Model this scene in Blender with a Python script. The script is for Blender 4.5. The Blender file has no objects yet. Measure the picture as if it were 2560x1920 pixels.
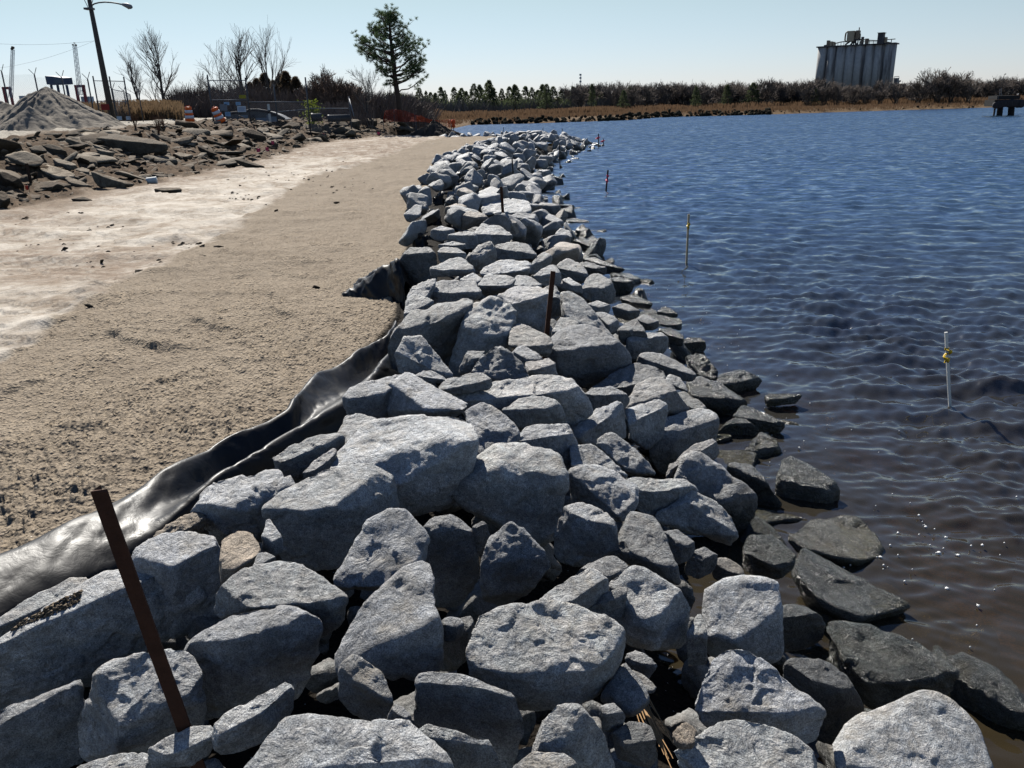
import bpy, bmesh, math, random
import numpy as np
from mathutils import Vector, Matrix
R = math.radians
scene = bpy.context.scene
# ---------------------------------------------------------------- camera, sky, sun, exposure
F_PX, PITCH, ROLL, HC = 2036.0, 19.27, 1.4, 3.0     # focal length in pixels of a 2560 wide frame
cam_d = bpy.data.cameras.new('camera'); cam = bpy.data.objects.new('camera', cam_d)
scene.collection.objects.link(cam); scene.camera = cam
cp, sp_ = math.cos(R(PITCH)), math.sin(R(PITCH))
_f, _u, _x = Vector((0, cp, -sp_)), Vector((0, sp_, cp)), Vector((1, 0, 0))
_r = _x * math.cos(R(ROLL)) - _u * math.sin(R(ROLL)); _up = _u * math.cos(R(ROLL)) + _x * math.sin(R(ROLL))
cam.matrix_world = Matrix(((_r.x, _up.x, -_f.x, 0), (_r.y, _up.y, -_f.y, 0), (_r.z, _up.z, -_f.z, HC), (0, 0, 0, 1)))
cam_d.sensor_width = 36; cam_d.lens = 36 * F_PX / 2560; cam_d.clip_start = 0.05; cam_d.clip_end = 9000
SUN_AZ, SUN_EL = -20.0, 43.0                   # degrees from +Y (negative = left), elevation
world = bpy.data.worlds.new('World'); scene.world = world; world.use_nodes = True
wn = world.node_tree; bg = wn.nodes['Background']
sky = wn.nodes.new('ShaderNodeTexSky'); sky.sky_type = 'NISHITA'; sky.sun_disc = False
sky.sun_elevation = R(SUN_EL); sky.sun_rotation = R(SUN_AZ)
sky.air_density = 0.9; sky.dust_density = 0.0; sky.ozone_density = 1.5
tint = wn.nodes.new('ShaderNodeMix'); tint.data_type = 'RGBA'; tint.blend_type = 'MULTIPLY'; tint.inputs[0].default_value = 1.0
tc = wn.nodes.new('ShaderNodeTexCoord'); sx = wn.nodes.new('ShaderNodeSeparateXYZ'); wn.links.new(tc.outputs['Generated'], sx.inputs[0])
rp_ = wn.nodes.new('ShaderNodeValToRGB'); wn.links.new(sx.outputs[2], rp_.inputs[0])                # cool tint, bright white low band; upper sky dimmed to darken ambient shade
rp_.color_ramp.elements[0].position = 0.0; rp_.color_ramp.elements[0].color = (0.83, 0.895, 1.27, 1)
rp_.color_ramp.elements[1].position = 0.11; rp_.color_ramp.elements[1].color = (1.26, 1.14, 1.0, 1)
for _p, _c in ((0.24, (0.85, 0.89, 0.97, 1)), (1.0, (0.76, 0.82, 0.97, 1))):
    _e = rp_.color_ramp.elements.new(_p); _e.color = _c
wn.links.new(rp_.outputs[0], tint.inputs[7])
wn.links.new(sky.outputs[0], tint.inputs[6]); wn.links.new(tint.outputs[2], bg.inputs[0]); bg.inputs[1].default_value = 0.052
sl = bpy.data.lights.new('sun', 'SUN'); sl.energy = 5.0; sl.angle = R(0.53); sl.color = (1, 0.955, 0.88)
so = bpy.data.objects.new('sun', sl); scene.collection.objects.link(so)
sdir = Vector((math.sin(R(SUN_AZ)) * math.cos(R(SUN_EL)), math.cos(R(SUN_AZ)) * math.cos(R(SUN_EL)), math.sin(R(SUN_EL))))
so.rotation_euler = (-sdir).to_track_quat('-Z', 'Y').to_euler(); so.location = sdir * 50
scene.view_settings.view_transform = 'Standard'; scene.view_settings.look = 'None'
scene.view_settings.exposure = 0.66; scene.view_settings.gamma = 1.0
scene.cycles.max_bounces = 6; scene.cycles.diffuse_bounces = 0; scene.cycles.transparent_max_bounces = 24
scene.cycles.use_denoising = True

# ---------------------------------------------------------------- helpers
COL = scene.collection
rng = np.random.default_rng(11); random.seed(5)
def ray(u, v):
    u = np.asarray(u, float); v = np.asarray(v, float)
    a = (u - 1280) / F_PX; b = (960 - v) / F_PX
    return a[..., None] * np.array(_r) + b[..., None] * np.array(_up) + np.array(_f)
CAM = np.array([0, 0, HC])
def at_z(u, v, z):
    d = ray(u, v); t = (z - HC) / d[..., 2]
    return CAM + d * t[..., None] if d.ndim > 1 else CAM + d * t
def at_y(u, v, Y):
    d = ray(u, v); t = Y / d[..., 1]
    return CAM + d * (t[..., None] if d.ndim > 1 else t)

def _h(ix, iy, iz, seed):
    n = (ix.astype(np.uint32) * np.uint32(374761393) + iy.astype(np.uint32) * np.uint32(668265263)
         + iz.astype(np.uint32) * np.uint32(2147483647) + np.uint32((seed * 974711) & 0xffffffff))
    n = (n ^ (n >> np.uint32(13))) * np.uint32(1274126177)
    n = n ^ (n >> np.uint32(16))
    return n.astype(np.float64) / 4294967295.0 * 2 - 1
def noise3(p, seed=0):
    f = np.floor(p); t = p - f; t = t * t * (3 - 2 * t); i = f.astype(np.int64)
    x, y, z = i[..., 0], i[..., 1], i[..., 2]; r = 0
    for dx in (0, 1):
        wx = t[..., 0] if dx else 1 - t[..., 0]
        for dy in (0, 1):
            wy = t[..., 1] if dy else 1 - t[..., 1]
            for dz in (0, 1):
                wz = t[..., 2] if dz else 1 - t[..., 2]
                r = r + _h(x + dx, y + dy, z + dz, seed) * wx * wy * wz
    return r
def noise2(x, y, seed=0):
    fx, fy = np.floor(x), np.floor(y); tx, ty = x - fx, y - fy
    tx = tx * tx * (3 - 2 * tx); ty = ty * ty * (3 - 2 * ty)
    ix, iy = fx.astype(np.int64), fy.astype(np.int64); z = np.zeros_like(ix)
    a = _h(ix, iy, z, seed); b = _h(ix + 1, iy, z, seed); c = _h(ix, iy + 1, z, seed); d = _h(ix + 1, iy + 1, z, seed)
    return (a * (1 - tx) + b * tx) * (1 - ty) + (c * (1 - tx) + d * tx) * ty
def fbm2(x, y, o=4, seed=0, g=0.5):
    r, a = 0, 1.0
    for k in range(o):
        r = r + a * noise2(x * 2 ** k + 17.3 * k, y * 2 ** k - 9.1 * k, seed + k); a *= g
    return r
def fbm3(p, o=4, seed=0, g=0.5):
    r, a = 0, 1.0
    for k in range(o):
        r = r + a * noise3(p * 2 ** k + 13.7 * k, seed + k); a *= g
    return r
def sstep(a, b, x):
    t = np.clip((x - a) / (b - a), 0, 1); return t * t * (3 - 2 * t)
def polydist(P, x, y, closed):
    P = np.asarray(P, float); n = len(P); best = np.full(np.shape(x), 1e9); side = np.zeros(np.shape(x))
    for i in range(n if closed else n - 1):
        a, b = P[i], P[(i + 1) % n]; ex, ey = b - a; L = ex * ex + ey * ey + 1e-12
        t = np.clip(((x - a[0]) * ex + (y - a[1]) * ey) / L, 0, 1)
        qx, qy = x - (a[0] + t * ex), y - (a[1] + t * ey); d = qx * qx + qy * qy
        cr = ex * (y - a[1]) - ey * (x - a[0])
        m = d < best - 1e-9; best = np.where(m, d, best); side = np.where(m, np.sign(cr), side)
    return np.sqrt(best), side
def inside(P, x, y):
    r = np.zeros(np.shape(x), bool); n = len(P)
    for i in range(n):
        x1, y1 = P[i]; x2, y2 = P[(i + 1) % n]
        c = ((y1 > y) != (y2 > y)) & (x < (x2 - x1) * (y - y1) / (y2 - y1 + 1e-12) + x1)
        r ^= c
    return r

def mesh_obj(name, V, Fc, mat, parent=None, smooth=True, loc=None):
    me = bpy.data.meshes.new(name)
    V = np.asarray(V, float)
    if isinstance(Fc, np.ndarray):
        nf, k = Fc.shape
        me.vertices.add(len(V)); me.vertices.foreach_set('co', V.ravel())
        me.loops.add(nf * k); me.loops.foreach_set('vertex_index', Fc.ravel().astype(np.int32))
        me.polygons.add(nf); me.polygons.foreach_set('loop_start', np.arange(0, nf * k, k, dtype=np.int32))
        me.update(calc_edges=True)
    else:
        me.from_pydata([tuple(v) for v in V], [], [tuple(f) for f in Fc]); me.update()
    if smooth: me.polygons.foreach_set('use_smooth', np.ones(len(me.polygons), bool))
    if mat: me.materials.append(mat)
    o = bpy.data.objects.new(name, me); COL.objects.link(o)
    if parent: o.parent = parent
    if loc is not None: o.location = loc
    return o
def tag(o, label=None, cat=None, group=None, kind=None):
    if label: o['label'] = label
    if cat: o['category'] = cat
    if group: o['group'] = group
    if kind: o['kind'] = kind
    return o
def empty(name, loc, label, cat, group=None, rz=0):
    o = bpy.data.objects.new(name, None); COL.objects.link(o); o.location = loc; o.rotation_euler.z = rz
    o.empty_display_size = 0.2
    return tag(o, label, cat, group)
def dup(root, loc=None, rz=None, scale=None, label=None):
    r = root.copy(); COL.objects.link(r)
    if loc is not None: r.location = loc
    if rz is not None: r.rotation_euler.z = rz
    if scale is not None: r.scale = (scale,) * 3 if np.isscalar(scale) else scale
    if label: r['label'] = label
    for ch in list(root.children):
        c = ch.copy(); COL.objects.link(c); c.parent = r
        for g in ch.children:
            d = g.copy(); COL.objects.link(d); d.parent = c
    return r
class MB:
    """collects boxes, bars, tubes, lathes into one mesh"""
    def __init__(s): s.v = []; s.f = []
    def add(s, V, Fs):
        b = len(s.v); s.v += [tuple(p) for p in V]; s.f += [tuple(i + b for i in f) for f in Fs]
    def box(s, c, size, rot=None):
        x, y, z = [k / 2 for k in size]
        V = [(-x,-y,-z),(x,-y,-z),(x,y,-z),(-x,y,-z),(-x,-y,z),(x,-y,z),(x,y,z),(-x,y,z)]
        if rot is not None: V = [rot @ Vector(p) for p in V]
        s.add([(p[0]+c[0], p[1]+c[1], p[2]+c[2]) for p in V], [(0,3,2,1),(4,5,6,7),(0,1,5,4),(1,2,6,5),(2,3,7,6),(3,0,4,7)])
    def tube(s, pts, rad, n=6, cap=True):
        pts = [Vector(p) for p in pts]; rr = rad if hasattr(rad, '__len__') else [rad] * len(pts)
        V = []; m = len(pts)
        for i, p in enumerate(pts):
            d = (pts[min(i+1, m-1)] - pts[max(i-1, 0)])
            if d.length < 1e-9: d = Vector((0,0,1))
            d.normalize(); a = d.orthogonal() if abs(d.z) > .9 else d.cross(Vector((0,0,1)))
            if abs(d.z) > .9: a = Vector((1,0,0)) - d * d.x
            a.normalize(); b = d.cross(a)
            for k in range(n):
                t = 2 * math.pi * k / n; V.append(p + (a * math.cos(t) + b * math.sin(t)) * rr[i])
        Fs = [(i*n+k, i*n+(k+1)%n, (i+1)*n+(k+1)%n, (i+1)*n+k) for i in range(m-1) for k in range(n)]
        if cap: Fs += [tuple(range(n))[::-1], tuple(range((m-1)*n, m*n))]
        s.add(V, Fs)
    def lathe(s, prof, n=24, c=(0,0,0)):
        V = [(c[0]+r*math.cos(2*math.pi*k/n), c[1]+r*math.sin(2*math.pi*k/n), c[2]+z) for r, z in prof for k in range(n)]
        m = len(prof)
        Fs = [(i*n+k, i*n+(k+1)%n, (i+1)*n+(k+1)%n, (i+1)*n+k) for i in range(m-1) for k in range(n)]
        Fs += [tuple(range(n))[::-1], tuple(range((m-1)*n, m*n))]
        s.add(V, Fs)
    def build(s, name, mat, parent=None, smooth=False, loc=None):
        return mesh_obj(name, s.v, s.f, mat, parent, smooth, loc)

# ---------------------------------------------------------------- materials
class NT:
    def __init__(s, name):
        s.m = bpy.data.materials.new(name); s.m.use_nodes = True; s.t = s.m.node_tree
        s.b = s.t.nodes['Principled BSDF']; s.out = s.t.nodes['Material Output']
    def n(s, typ, **kw):
        k = s.t.nodes.new('ShaderNode' + typ)
        for a, v in kw.items():
            if a.startswith('_'): setattr(k, a[1:], v)
        return k
    def l(s, a, b): s.t.links.new(a, b)
    def set(s, sock, v):
        if hasattr(v, 'is_output') or hasattr(v, 'links'): s.l(v, sock)
        else: sock.default_value = v
    def noise(s, vec, scale, detail=4, rough=.55, dist=0):
        k = s.n('TexNoise'); s.l(vec, k.inputs['Vector']); k.inputs['Scale'].default_value = scale
        k.inputs['Detail'].default_value = detail; k.inputs['Roughness'].default_value = rough
        k.inputs['Distortion'].default_value = dist; return k.outputs['Fac']
    def vor(s, vec, scale, feat='F1', rnd=1):
        k = s.n('TexVoronoi'); k.feature = feat; s.l(vec, k.inputs['Vector']); k.inputs['Scale'].default_value = scale
        return k
    def math(s, op, a, b=None, clamp=False):
        k = s.n('Math'); k.operation = op; k.use_clamp = clamp; s.set(k.inputs[0], a)
        if b is not None: s.set(k.inputs[1], b)
        return k.outputs[0]
    def ramp(s, fac, stops, interp='LINEAR'):
        k = s.n('ValToRGB'); s.l(fac, k.inputs[0]); e = k.color_ramp.elements; k.color_ramp.interpolation = interp
        while len(e) < len(stops): e.new(.5)
        for q, (p, c) in zip(e, stops):
            q.position = p; q.color = (c, c, c, 1) if np.isscalar(c) else (*c, 1)
        return k.outputs[0]
    def mix(s, fac, a, b, op='MIX'):
        k = s.n('Mix'); k.data_type = 'RGBA'; k.blend_type = op; s.set(k.inputs[0], fac)
        for sock, v in ((k.inputs[6], a), (k.inputs[7], b)):
            if isinstance(v, tuple): sock.default_value = (*v, 1)
            else: s.l(v, sock)
        return k.outputs[2]
    def bump(s, h, strength=.5, dist=.02, nrm=None):
        k = s.n('Bump'); s.l(h, k.inputs['Height']); k.inputs['Strength'].default_value = strength
        k.inputs['Distance'].default_value = dist
        if nrm: s.l(nrm, k.inputs['Normal'])
        return k.outputs[0]
    def obj(s): return s.n('TexCoord').outputs['Object']
    def pos(s): return s.n('NewGeometry').outputs['Position']
    def base(s, c):
        if isinstance(c, tuple): s.b.inputs['Base Color'].default_value = (*c, 1)
        else: s.l(c, s.b.inputs['Base Color'])
    def rough(s, v): s.set(s.b.inputs['Roughness'], v)
    def spec(s, v): s.b.inputs['Specular IOR Level'].default_value = v
def simple(name, col, rough=.7, var=.25, scale=8, metal=0, bump=0.0, bscale=30):
    m = NT(name); v = m.obj(); f = m.noise(v, scale, 5)
    c = m.mix(f, tuple(k * (1 - var) for k in col), tuple(min(1, k * (1 + var)) for k in col)); m.base(c)
    m.rough(rough); m.b.inputs['Metallic'].default_value = metal; m.spec(.3)
    if bump: m.l(m.bump(m.noise(v, bscale, 4), bump, .01), m.b.inputs['Normal'])
    return m.m
def rock_material():
    m = NT('granite'); oi = m.n('ObjectInfo'); v0 = m.obj()
    off = m.n('VectorMath'); off.operation = 'MULTIPLY_ADD'
    m.l(oi.outputs['Random'], off.inputs[0]); off.inputs[1].default_value = (37, 53, 71); m.l(v0, off.inputs[2]); v = off.outputs[0]
    sep = m.n('SeparateColor'); m.l(oi.outputs['Color'], sep.inputs[0]); tone, wet, brown = sep.outputs[0], sep.outputs[1], sep.outputs[2]
    grain = m.noise(v, 190, 3, .7); mid = m.noise(v, 42, 4, .65); big = m.noise(v, 4.5, 5, .6, .4); band = m.noise(v, 11, 4, .6, 1.2)
    g = m.ramp(grain, [(.34, .45), (.5, .98), (.66, 1.55)])
    g2 = m.ramp(mid, [(.3, .62), (.55, 1.0), (.75, 1.4)])
    g3 = m.ramp(big, [(.3, .68), (.7, 1.25)])
    val = m.math('MULTIPLY', m.math('MULTIPLY', g, g2), m.math('MULTIPLY', g3, tone))
    c = m.mix(1.0, m.mix(oi.outputs['Random'], m.mix(m.ramp(band, [(.35, 0.0), (.7, 1.0)]), (.375, .39, .415), (.41, .405, .395)), m.mix(m.ramp(band, [(.4, 0.0), (.6, 1.0)]), (.39, .405, .40), (.38, .37, .355))), val, 'MULTIPLY')
    st = m.ramp(m.noise(v, 3.2, 6, .7, .8), [(.55, 0.0), (.70, 1.0)])
    c = m.mix(m.math('MULTIPLY', st, .5), c, (.27, .22, .15))
    c = m.mix(m.math('MULTIPLY', brown, .75), c, m.mix(1.0, (.46, .35, .235), val, 'MULTIPLY'))
    # wet band: stone within reach of the waves is dark and shiny
    z = m.n('SeparateXYZ'); m.l(m.pos(), z.inputs[0])
    zz = m.math('ADD', z.outputs[2], m.math('MULTIPLY', m.math('SUBTRACT', big, .5), .35))
    wz = m.ramp(zz, [(.20, 1.0), (.50, 0.0)])
    w = m.math('MAXIMUM', wet, wz)
    c = m.mix(w, c, m.mix(1.0, c, (.23, .24, .22), 'MULTIPLY'))
    alg = m.math('MULTIPLY', m.ramp(zz, [(.0, 1.0), (.12, 0.0)]), m.ramp(band, [(.35, 0.0), (.6, 1.0)]))
    c = m.mix(m.math('MULTIPLY', alg, .7), c, (.075, .062, .022))
    m.base(c); rr = m.mix(w, (.60, .60, .60), (.20, .20, .20)); m.l(rr, m.b.inputs['Roughness']); m.spec(.5)
    h = m.math('ADD', m.math('ADD', m.math('MULTIPLY', m.noise(v, 13, 7, .72, .8), .045), m.math('MULTIPLY', mid, .012)), m.math('MULTIPLY', grain, .003))
    m.l(m.bump(h, .9, 1.0), m.b.inputs['Normal'])
    return m.m
def concrete_material():
    m = NT('broken_concrete'); oi = m.n('ObjectInfo'); v0 = m.obj()
    off = m.n('VectorMath'); off.operation = 'MULTIPLY_ADD'
    m.l(oi.outputs['Random'], off.inputs[0]); off.inputs[1].default_value = (37, 53, 71); m.l(v0, off.inputs[2]); v = off.outputs[0]
    sep = m.n('SeparateColor'); m.l(oi.outputs['Color'], sep.inputs[0]); tone, brown = sep.outputs[0], sep.outputs[2]
    a = m.noise(v, 3, 6, .65, .5); g = m.noise(v, 40, 4, .7)
    val = m.math('MULTIPLY', m.math('MULTIPLY', m.ramp(a, [(.3, .55), (.7, 1.25)]), m.ramp(g, [(.35, .7), (.65, 1.25)])), tone)
    c = m.mix(1.0, m.mix(brown, (.29, .245, .185), (.135, .092, .056)), val, 'MULTIPLY')
    dirt = m.ramp(m.noise(v, 1.7, 5, .7, 1.0), [(.48, 0.0), (.62, 1.0)])
    c = m.mix(m.math('MULTIPLY', dirt, .8), c, (.11, .078, .048))
    m.base(c); m.rough(.88); m.spec(.2)
    m.l(m.bump(m.math('ADD', m.math('MULTIPLY', m.noise(v, 9, 6, .7), .05), m.math('MULTIPLY', g, .012)), .9, 1.0), m.b.inputs['Normal'])
    return m.m
M = {}
M['rock'] = rock_material(); M['concrete'] = concrete_material()
M['rust'] = simple('rusty_steel', (.060, .024, .013), .8, .6, 18, 0, .5, 60)
def liner_material():
    m = NT('black_membrane'); v = m.obj(); d = m.ramp(m.noise(v, 2.3, 6, .7, .8), [(.42, 0.0), (.68, 1.0)])
    m.base(m.mix(m.math('MULTIPLY', d, .16), (.008, .008, .009), (.075, .07, .062))); m.l(m.mix(d, (.39,) * 3, (.55,) * 3), m.b.inputs['Roughness']); m.spec(.30)
    m.l(m.bump(m.noise(v, 9, 5, .6, .5), .25, .02), m.b.inputs['Normal']); return m.m
M['black_plastic'] = liner_material()
# ---------------------------------------------------------------- the lie of the land
SHORE_PX = [(2650,1850),(2440,1720),(2170,1560),(1990,1340),(1950,1180),(1850,1020),(1790,930),(1700,830),(1620,760),
            (1500,640),(1445,560),(1405,480),(1400,420),(1440,385),(1492,365)]
sp = [tuple(at_z(u, v, 0)[:2]) for u, v in SHORE_PX]
ARM = [(6.3,57.5),(4.6,61),(1,63),(-2,64.5),(-4.4,67.5),(-6,73),(-7,85),(-6,98)]
FAR_PX = [(1175,312),(1370,307),(1570,300),(1650,293),(1930,286),(2200,277),(2400,271),(2560,266),(2900,258)]
fs = [tuple(at_z(u, v, 0)[:2]) for u, v in FAR_PX]
WATER_POLY = [(2.9,-40)] + [(2.7,1.6)] + sp + ARM + fs + [(420,160),(420,-40)]
BANK_PX = [(-420,640),(0,530),(120,505),(230,480),(400,460),(520,428),(600,412),(720,383),(850,352),(1000,338),(1115,333)]
bk = [tuple(at_z(u, v, .62)[:2]) for u, v in BANK_PX]
BANK_LINE = [(-16,-30),(-14,8)] + bk + [(-5.4,69),(-6.6,75),(-8,86),(-7,97)]
LEFT_PX = [(-300,1600),(0,1400),(240,1280),(440,1170),(640,1062),(770,985),(850,905),(930,850),(975,800),(985,700),(1000,640),(1025,540),
           (1065,470),(1100,420),(1140,372),(1165,352)]
le = [tuple(at_z(u, v, .66)[:2]) for u, v in LEFT_PX]
BT = np.array([-1.2, -.5, 0, .5, 1.1, 1.8, 2.4, 3.3, 3.9, 4.6, 5.4]); BZ = np.array([-.5, -.22, .02, .36, .72, 1.04, 1.22, 1.26, 1.08, .82, .58])
def water_sd(x, y):
    d, _ = polydist(WATER_POLY, x, y, True); return np.where(inside(WATER_POLY, x, y), d, -d)
def prof(x, y):
    """top of the riprap at (x, y)"""
    t = -water_sd(x, y)
    z = np.interp(t, BT, BZ)
    far = sstep(46, 58, y)
    z = z * (1 - far * .42)
    return z
def ground_z(x, y, detail=True, spc=None):
    sd = water_sd(x, y); t = -sd
    d, side = polydist(BANK_LINE, x, y, False); b = d * side            # > 0 on the bank side
    sand = .60 + .10 * noise2(x * .12, y * .12, 3) + .035 * fbm2(x * .5, y * .5, 3, 4)
    sand += .08 * sstep(8, 40, y)
    bank = sand + 1.27 * sstep(-.4, 7.5, b) + .22 * sstep(6, 26, b)
    bank = np.where(b > 0, bank + (.16 * fbm2(x * .8, y * .8, 4, 9) ) * sstep(0, 1.5, b) * (1 - .85 * sstep(9, 22, b)), bank)
    dl, sl_ = polydist(le, x, y, False); u = -dl * sl_; u = np.where(y < le[0][1], x + 3.2, u)
    far = sstep(38, 44, y)
    k = sstep(-.02, .35, u) * (1 - far) + (1 - sstep(4.1, 5.0, t)) * far; k = np.where(y > 67, 1 - sstep(2.0, 3.4, t), k)
    core = prof(x, y) - (.52 + .30 * sstep(.5, 1.4, u)) * (1 - far) - .80 * far
    land = bank * (1 - k) + np.minimum(core, bank + .6) * k
    # marsh and far land
    fm = np.where((y > 88) & (t > 0), 1.0, 0.0) * np.where(x > -7, 1, sstep(-20, -7, x))
    marsh = .15 + .35 * sstep(0, 4, t) + .8 * sstep(20, 120, t)
    land = np.where(y > 80, land * (1 - fm) + marsh * fm, land)
    sea = -.05 - np.minimum(1.9, .30 * np.maximum(sd, 0))
    core_sea = prof(x, y) - .30
    z = np.where(t > 0, land, np.maximum(sea, core_sea))
    ground_z.k = k
    return z, t, b
def gz(x, y): return float(ground_z(np.array([x], float), np.array([y], float))[0][0])

SANDLINE_PX = [(-500,1030),(-200,960),(0,893),(130,803),(250,735),(330,690),(480,622),(600,556),(700,500),(780,445),(860,420),(960,392),(1050,362)]
sl_w = [tuple(at_z(u, v, .62)[:2]) for u, v in SANDLINE_PX]
def build_ground():
    us = np.concatenate([np.linspace(-3500, -150, 50)[:-1], np.arange(-150, 1500, 2.5), np.arange(1500, 2700, 10), np.linspace(2700, 6500, 60)])
    th = np.arctan((us - 1280) / F_PX)
    yv = np.concatenate([np.linspace(4200, 2000, 60)[:-1], np.arange(2000, 900, -3.0), np.arange(900, 420, -2.2), np.arange(420, 268, -1.0)])
    dep = R(PITCH) + np.arctan((yv - 960) / F_PX)
    rr = 2.4 / np.tan(dep); rr = rr[rr > .3]; rr = np.concatenate([[.3], rr[rr < 240], np.geomspace(245, 5000, 40)])
    T, RR = np.meshgrid(th, rr); x = RR * np.sin(T); y = RR * np.cos(T)
    sh = x.shape; x = x.ravel(); y = y.ravel(); r = RR.ravel()
    z, t, b = ground_z(x, y)
    kk = ground_z.k.copy()
    dl, sl_side = polydist(sl_w, x, y, False); hard = dl * sl_side                       # > 0 on the hard white side
    edge = .22 * fbm2(x * 1.3, y * 1.3, 3, 31)
    whard = sstep(-.12, .12, hard + edge) * (1 - sstep(-1.0, .3, b + .9 * fbm2(x * .45, y * .45, 3, 33)))
    sandz = (kk < .3) & (b < .2)
    near = lambda wl: np.clip(1.5 - r * 2.6 * 1.1 / F_PX * 2.2 / wl, 0, 1)
    loose = (1 - whard) * np.where(sandz, 1, 0)
    zd = np.zeros_like(z)
    cl = np.abs(noise2(x * 24, y * 24, 41)) * (.55 + .6 * sstep(-.4, .5, noise2(x * 1.7, y * 1.7, 45))) + .5 * np.abs(noise2(x * 50, y * 50, 42))
    clm = .85 + .45 * sstep(-.25, .25, fbm2(x * .9, y * .9, 3, 46)); zd += loose * clm * (.027 * cl + .010 * fbm2(x * 12, y * 12, 2, 43)) * near(.06)
    lump = np.maximum(0, noise2(x * 4.5, y * 4.5, 44) - .25)
    zd += loose * .035 * lump * near(.2)
    # rake and track marks: two families of bands of fine ribs
    def band(ox, oy, ang, half, wl, amp, L0, L1):
        c, s = math.cos(ang), math.sin(ang); p = (x - ox) * c + (y - oy) * s; q = -(x - ox) * s + (y - oy) * c
        m = sstep(half, half * .7, np.abs(q + .06 * noise2(p * 2, q, 51))) * sstep(L0, L0 + .3, p) * sstep(L1, L1 - .3, p)
        return m * .85 * amp * np.sin(p * 2 * math.pi / (1.5 * wl) + 1.2 * noise2(p * 3, q * 3, 52))
    for (u0, v0, u1, v1, half, wl, amp) in ((300,1190,860,890,.17,.065,.012),(560,1010,900,830,.16,.07,.012),(40,1190,420,1000,.15,.06,.010),
            (60,1010,330,870,.2,.08,.010),(500,760,820,640,.22,.10,.012),(880,520,1010,490,.5,.18,.016),(230,790,330,730,.16,.09,.016),(700,560,930,470,.3,.16,.012),(1000,455,1080,425,.5,.22,.016)):
        p0 = at_z(u0, v0, .62); p1 = at_z(u1, v1, .62); L = math.hypot(*(p1 - p0)[:2])
        zd += np.where(sandz, 1, 0) * band(p0[0], p0[1], math.atan2(p1[1]-p0[1], p1[0]-p0[0]), half, wl, amp, 0, L)
    # ruts: short scarps seen as dark strokes
    for (u0, v0, u1, v1, h, w) in ((255,845,435,895,.06,.07),(470,815,575,845,.05,.06),(640,790,735,805,.045,.05),(0,905,70,880,.07,.10),(110,835,200,800,.06,.08),
            (620,745,700,752,.035,.05),(660,690,800,698,.035,.05),(420,735,560,745,.03,.05),(690,650,820,655,.04,.05),(150,1100,260,1085,.05,.06),(20,1000,120,960,.05,.06),(0,1165,60,1120,.05,.06),
            (500,880,640,960,.025,.06),(330,1010,520,930,.03,.05),(760,625,900,615,.035,.06),(700,600,760,596,.03,.06),(170,745,230,742,.05,.09),(225,725,270,715,.05,.09),(420,594,510,600,.05,.12),(520,635,640,640,.03,.07),(480,700,640,690,.025,.06)):
        p0 = at_z(u0, v0, .62)[:2]; p1 = at_z(u1, v1, .62)[:2]; e = p1 - p0; L = math.hypot(*e); e /= L
        p = (x - p0[0]) * e[0] + (y - p0[1]) * e[1]; q = -(x - p0[0]) * e[1] + (y - p0[1]) * e[0]
        q = q + .05 * noise2(p * 4, q * .5, 61)
        zd += np.where(sandz, 1, 0) * 1.0 * h * sstep(-w * .6, w * .5, q) * sstep(w * 6, w, q) * sstep(-.1, .1, p) * sstep(L + .1, L - .1, p)
    rib = sstep(.05, .4, fbm2(x * .55 + 7, y * .8, 3, 66)) * np.sin(y * 2 * math.pi / .13 + .35 * x + 2.2 * noise2(x * 1.1, y * 1.1, 67))
    zd += loose * .008 * rib * np.clip(1.4 - r / 16, 0, 1)
    streak = np.maximum(0, fbm2(x * .7 + .4 * y, y * 3.2, 3, 68) - .35); zd += loose * .05 * streak * np.clip(r / 8 - .6, 0, 1)
    hs = fbm2(x * .75 + .2 * y, y * 1.5, 4, 69); hard_z = whard * np.where(sandz, 1, 0)
    zd += hard_z * (.035 * sstep(.02, .10, hs) + .03 * sstep(.42, .50, hs) - .03 * sstep(-.38, -.46, hs))
    far_hum = fbm2(x * 1.6, y * 1.6, 4, 71)
    zd += np.where(sandz, 1, 0) * (.012 + .022 * sstep(8, 25, y)) * far_hum
    zd += np.where((b > .1) & (b < 14), 1, 0) * .10 * np.abs(fbm2(x * 2.2, y * 2.2, 4, 73)) * (1 - sstep(9, 14, b))
    z = z + zd
    n0, n1 = sh; idx = np.arange(n0 * n1).reshape(sh)
    Fq = np.stack([idx[:-1, :-1], idx[:-1, 1:], idx[1:, 1:], idx[1:, :-1]], -1).reshape(-1, 4)
    o = mesh_obj('ground', np.stack([x, y, z], -1), Fq, None)
    stain = sstep(-.22, .45, fbm2(x * .22 + .3 * noise2(x * .5, y * .5, 80), y * .16, 4, 81)) * .95
    nb = sstep(-3.2, -.2, b + .8 * fbm2(x * .6, y * .6, 3, 82)); brown = np.maximum(stain * whard, nb * .9)
    dirt = sstep(-.15, .35, b + .25 * fbm2(x * 1.5, y * 1.5, 3, 83)) * (1 - sstep(8.5, 11.5, b + 1.2 * noise2(x * .3, y * .3, 84)))
    road = sstep(8.5, 11.5, b + 1.2 * noise2(x * .3, y * .3, 84))
    cold = o.data.color_attributes.new('zones', 'FLOAT_COLOR', 'POINT')
    bed_gap_shade = np.where(y < 84, sstep(.02, .2, kk), np.where(t < 2, 1, 0)) * (1 - sstep(.5, 1.1, -t))
    C = np.stack([whard, brown, dirt, np.ones_like(x)], -1); cold.data.foreach_set('color', C.astype(np.float32).ravel())
    cold2 = o.data.color_attributes.new('zones_b', 'FLOAT_COLOR', 'POINT')
    marsh = np.where((y > 84) & (x > -14), sstep(-14, -8, x), 0) * np.where(y > 88, 1, 0)
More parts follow.
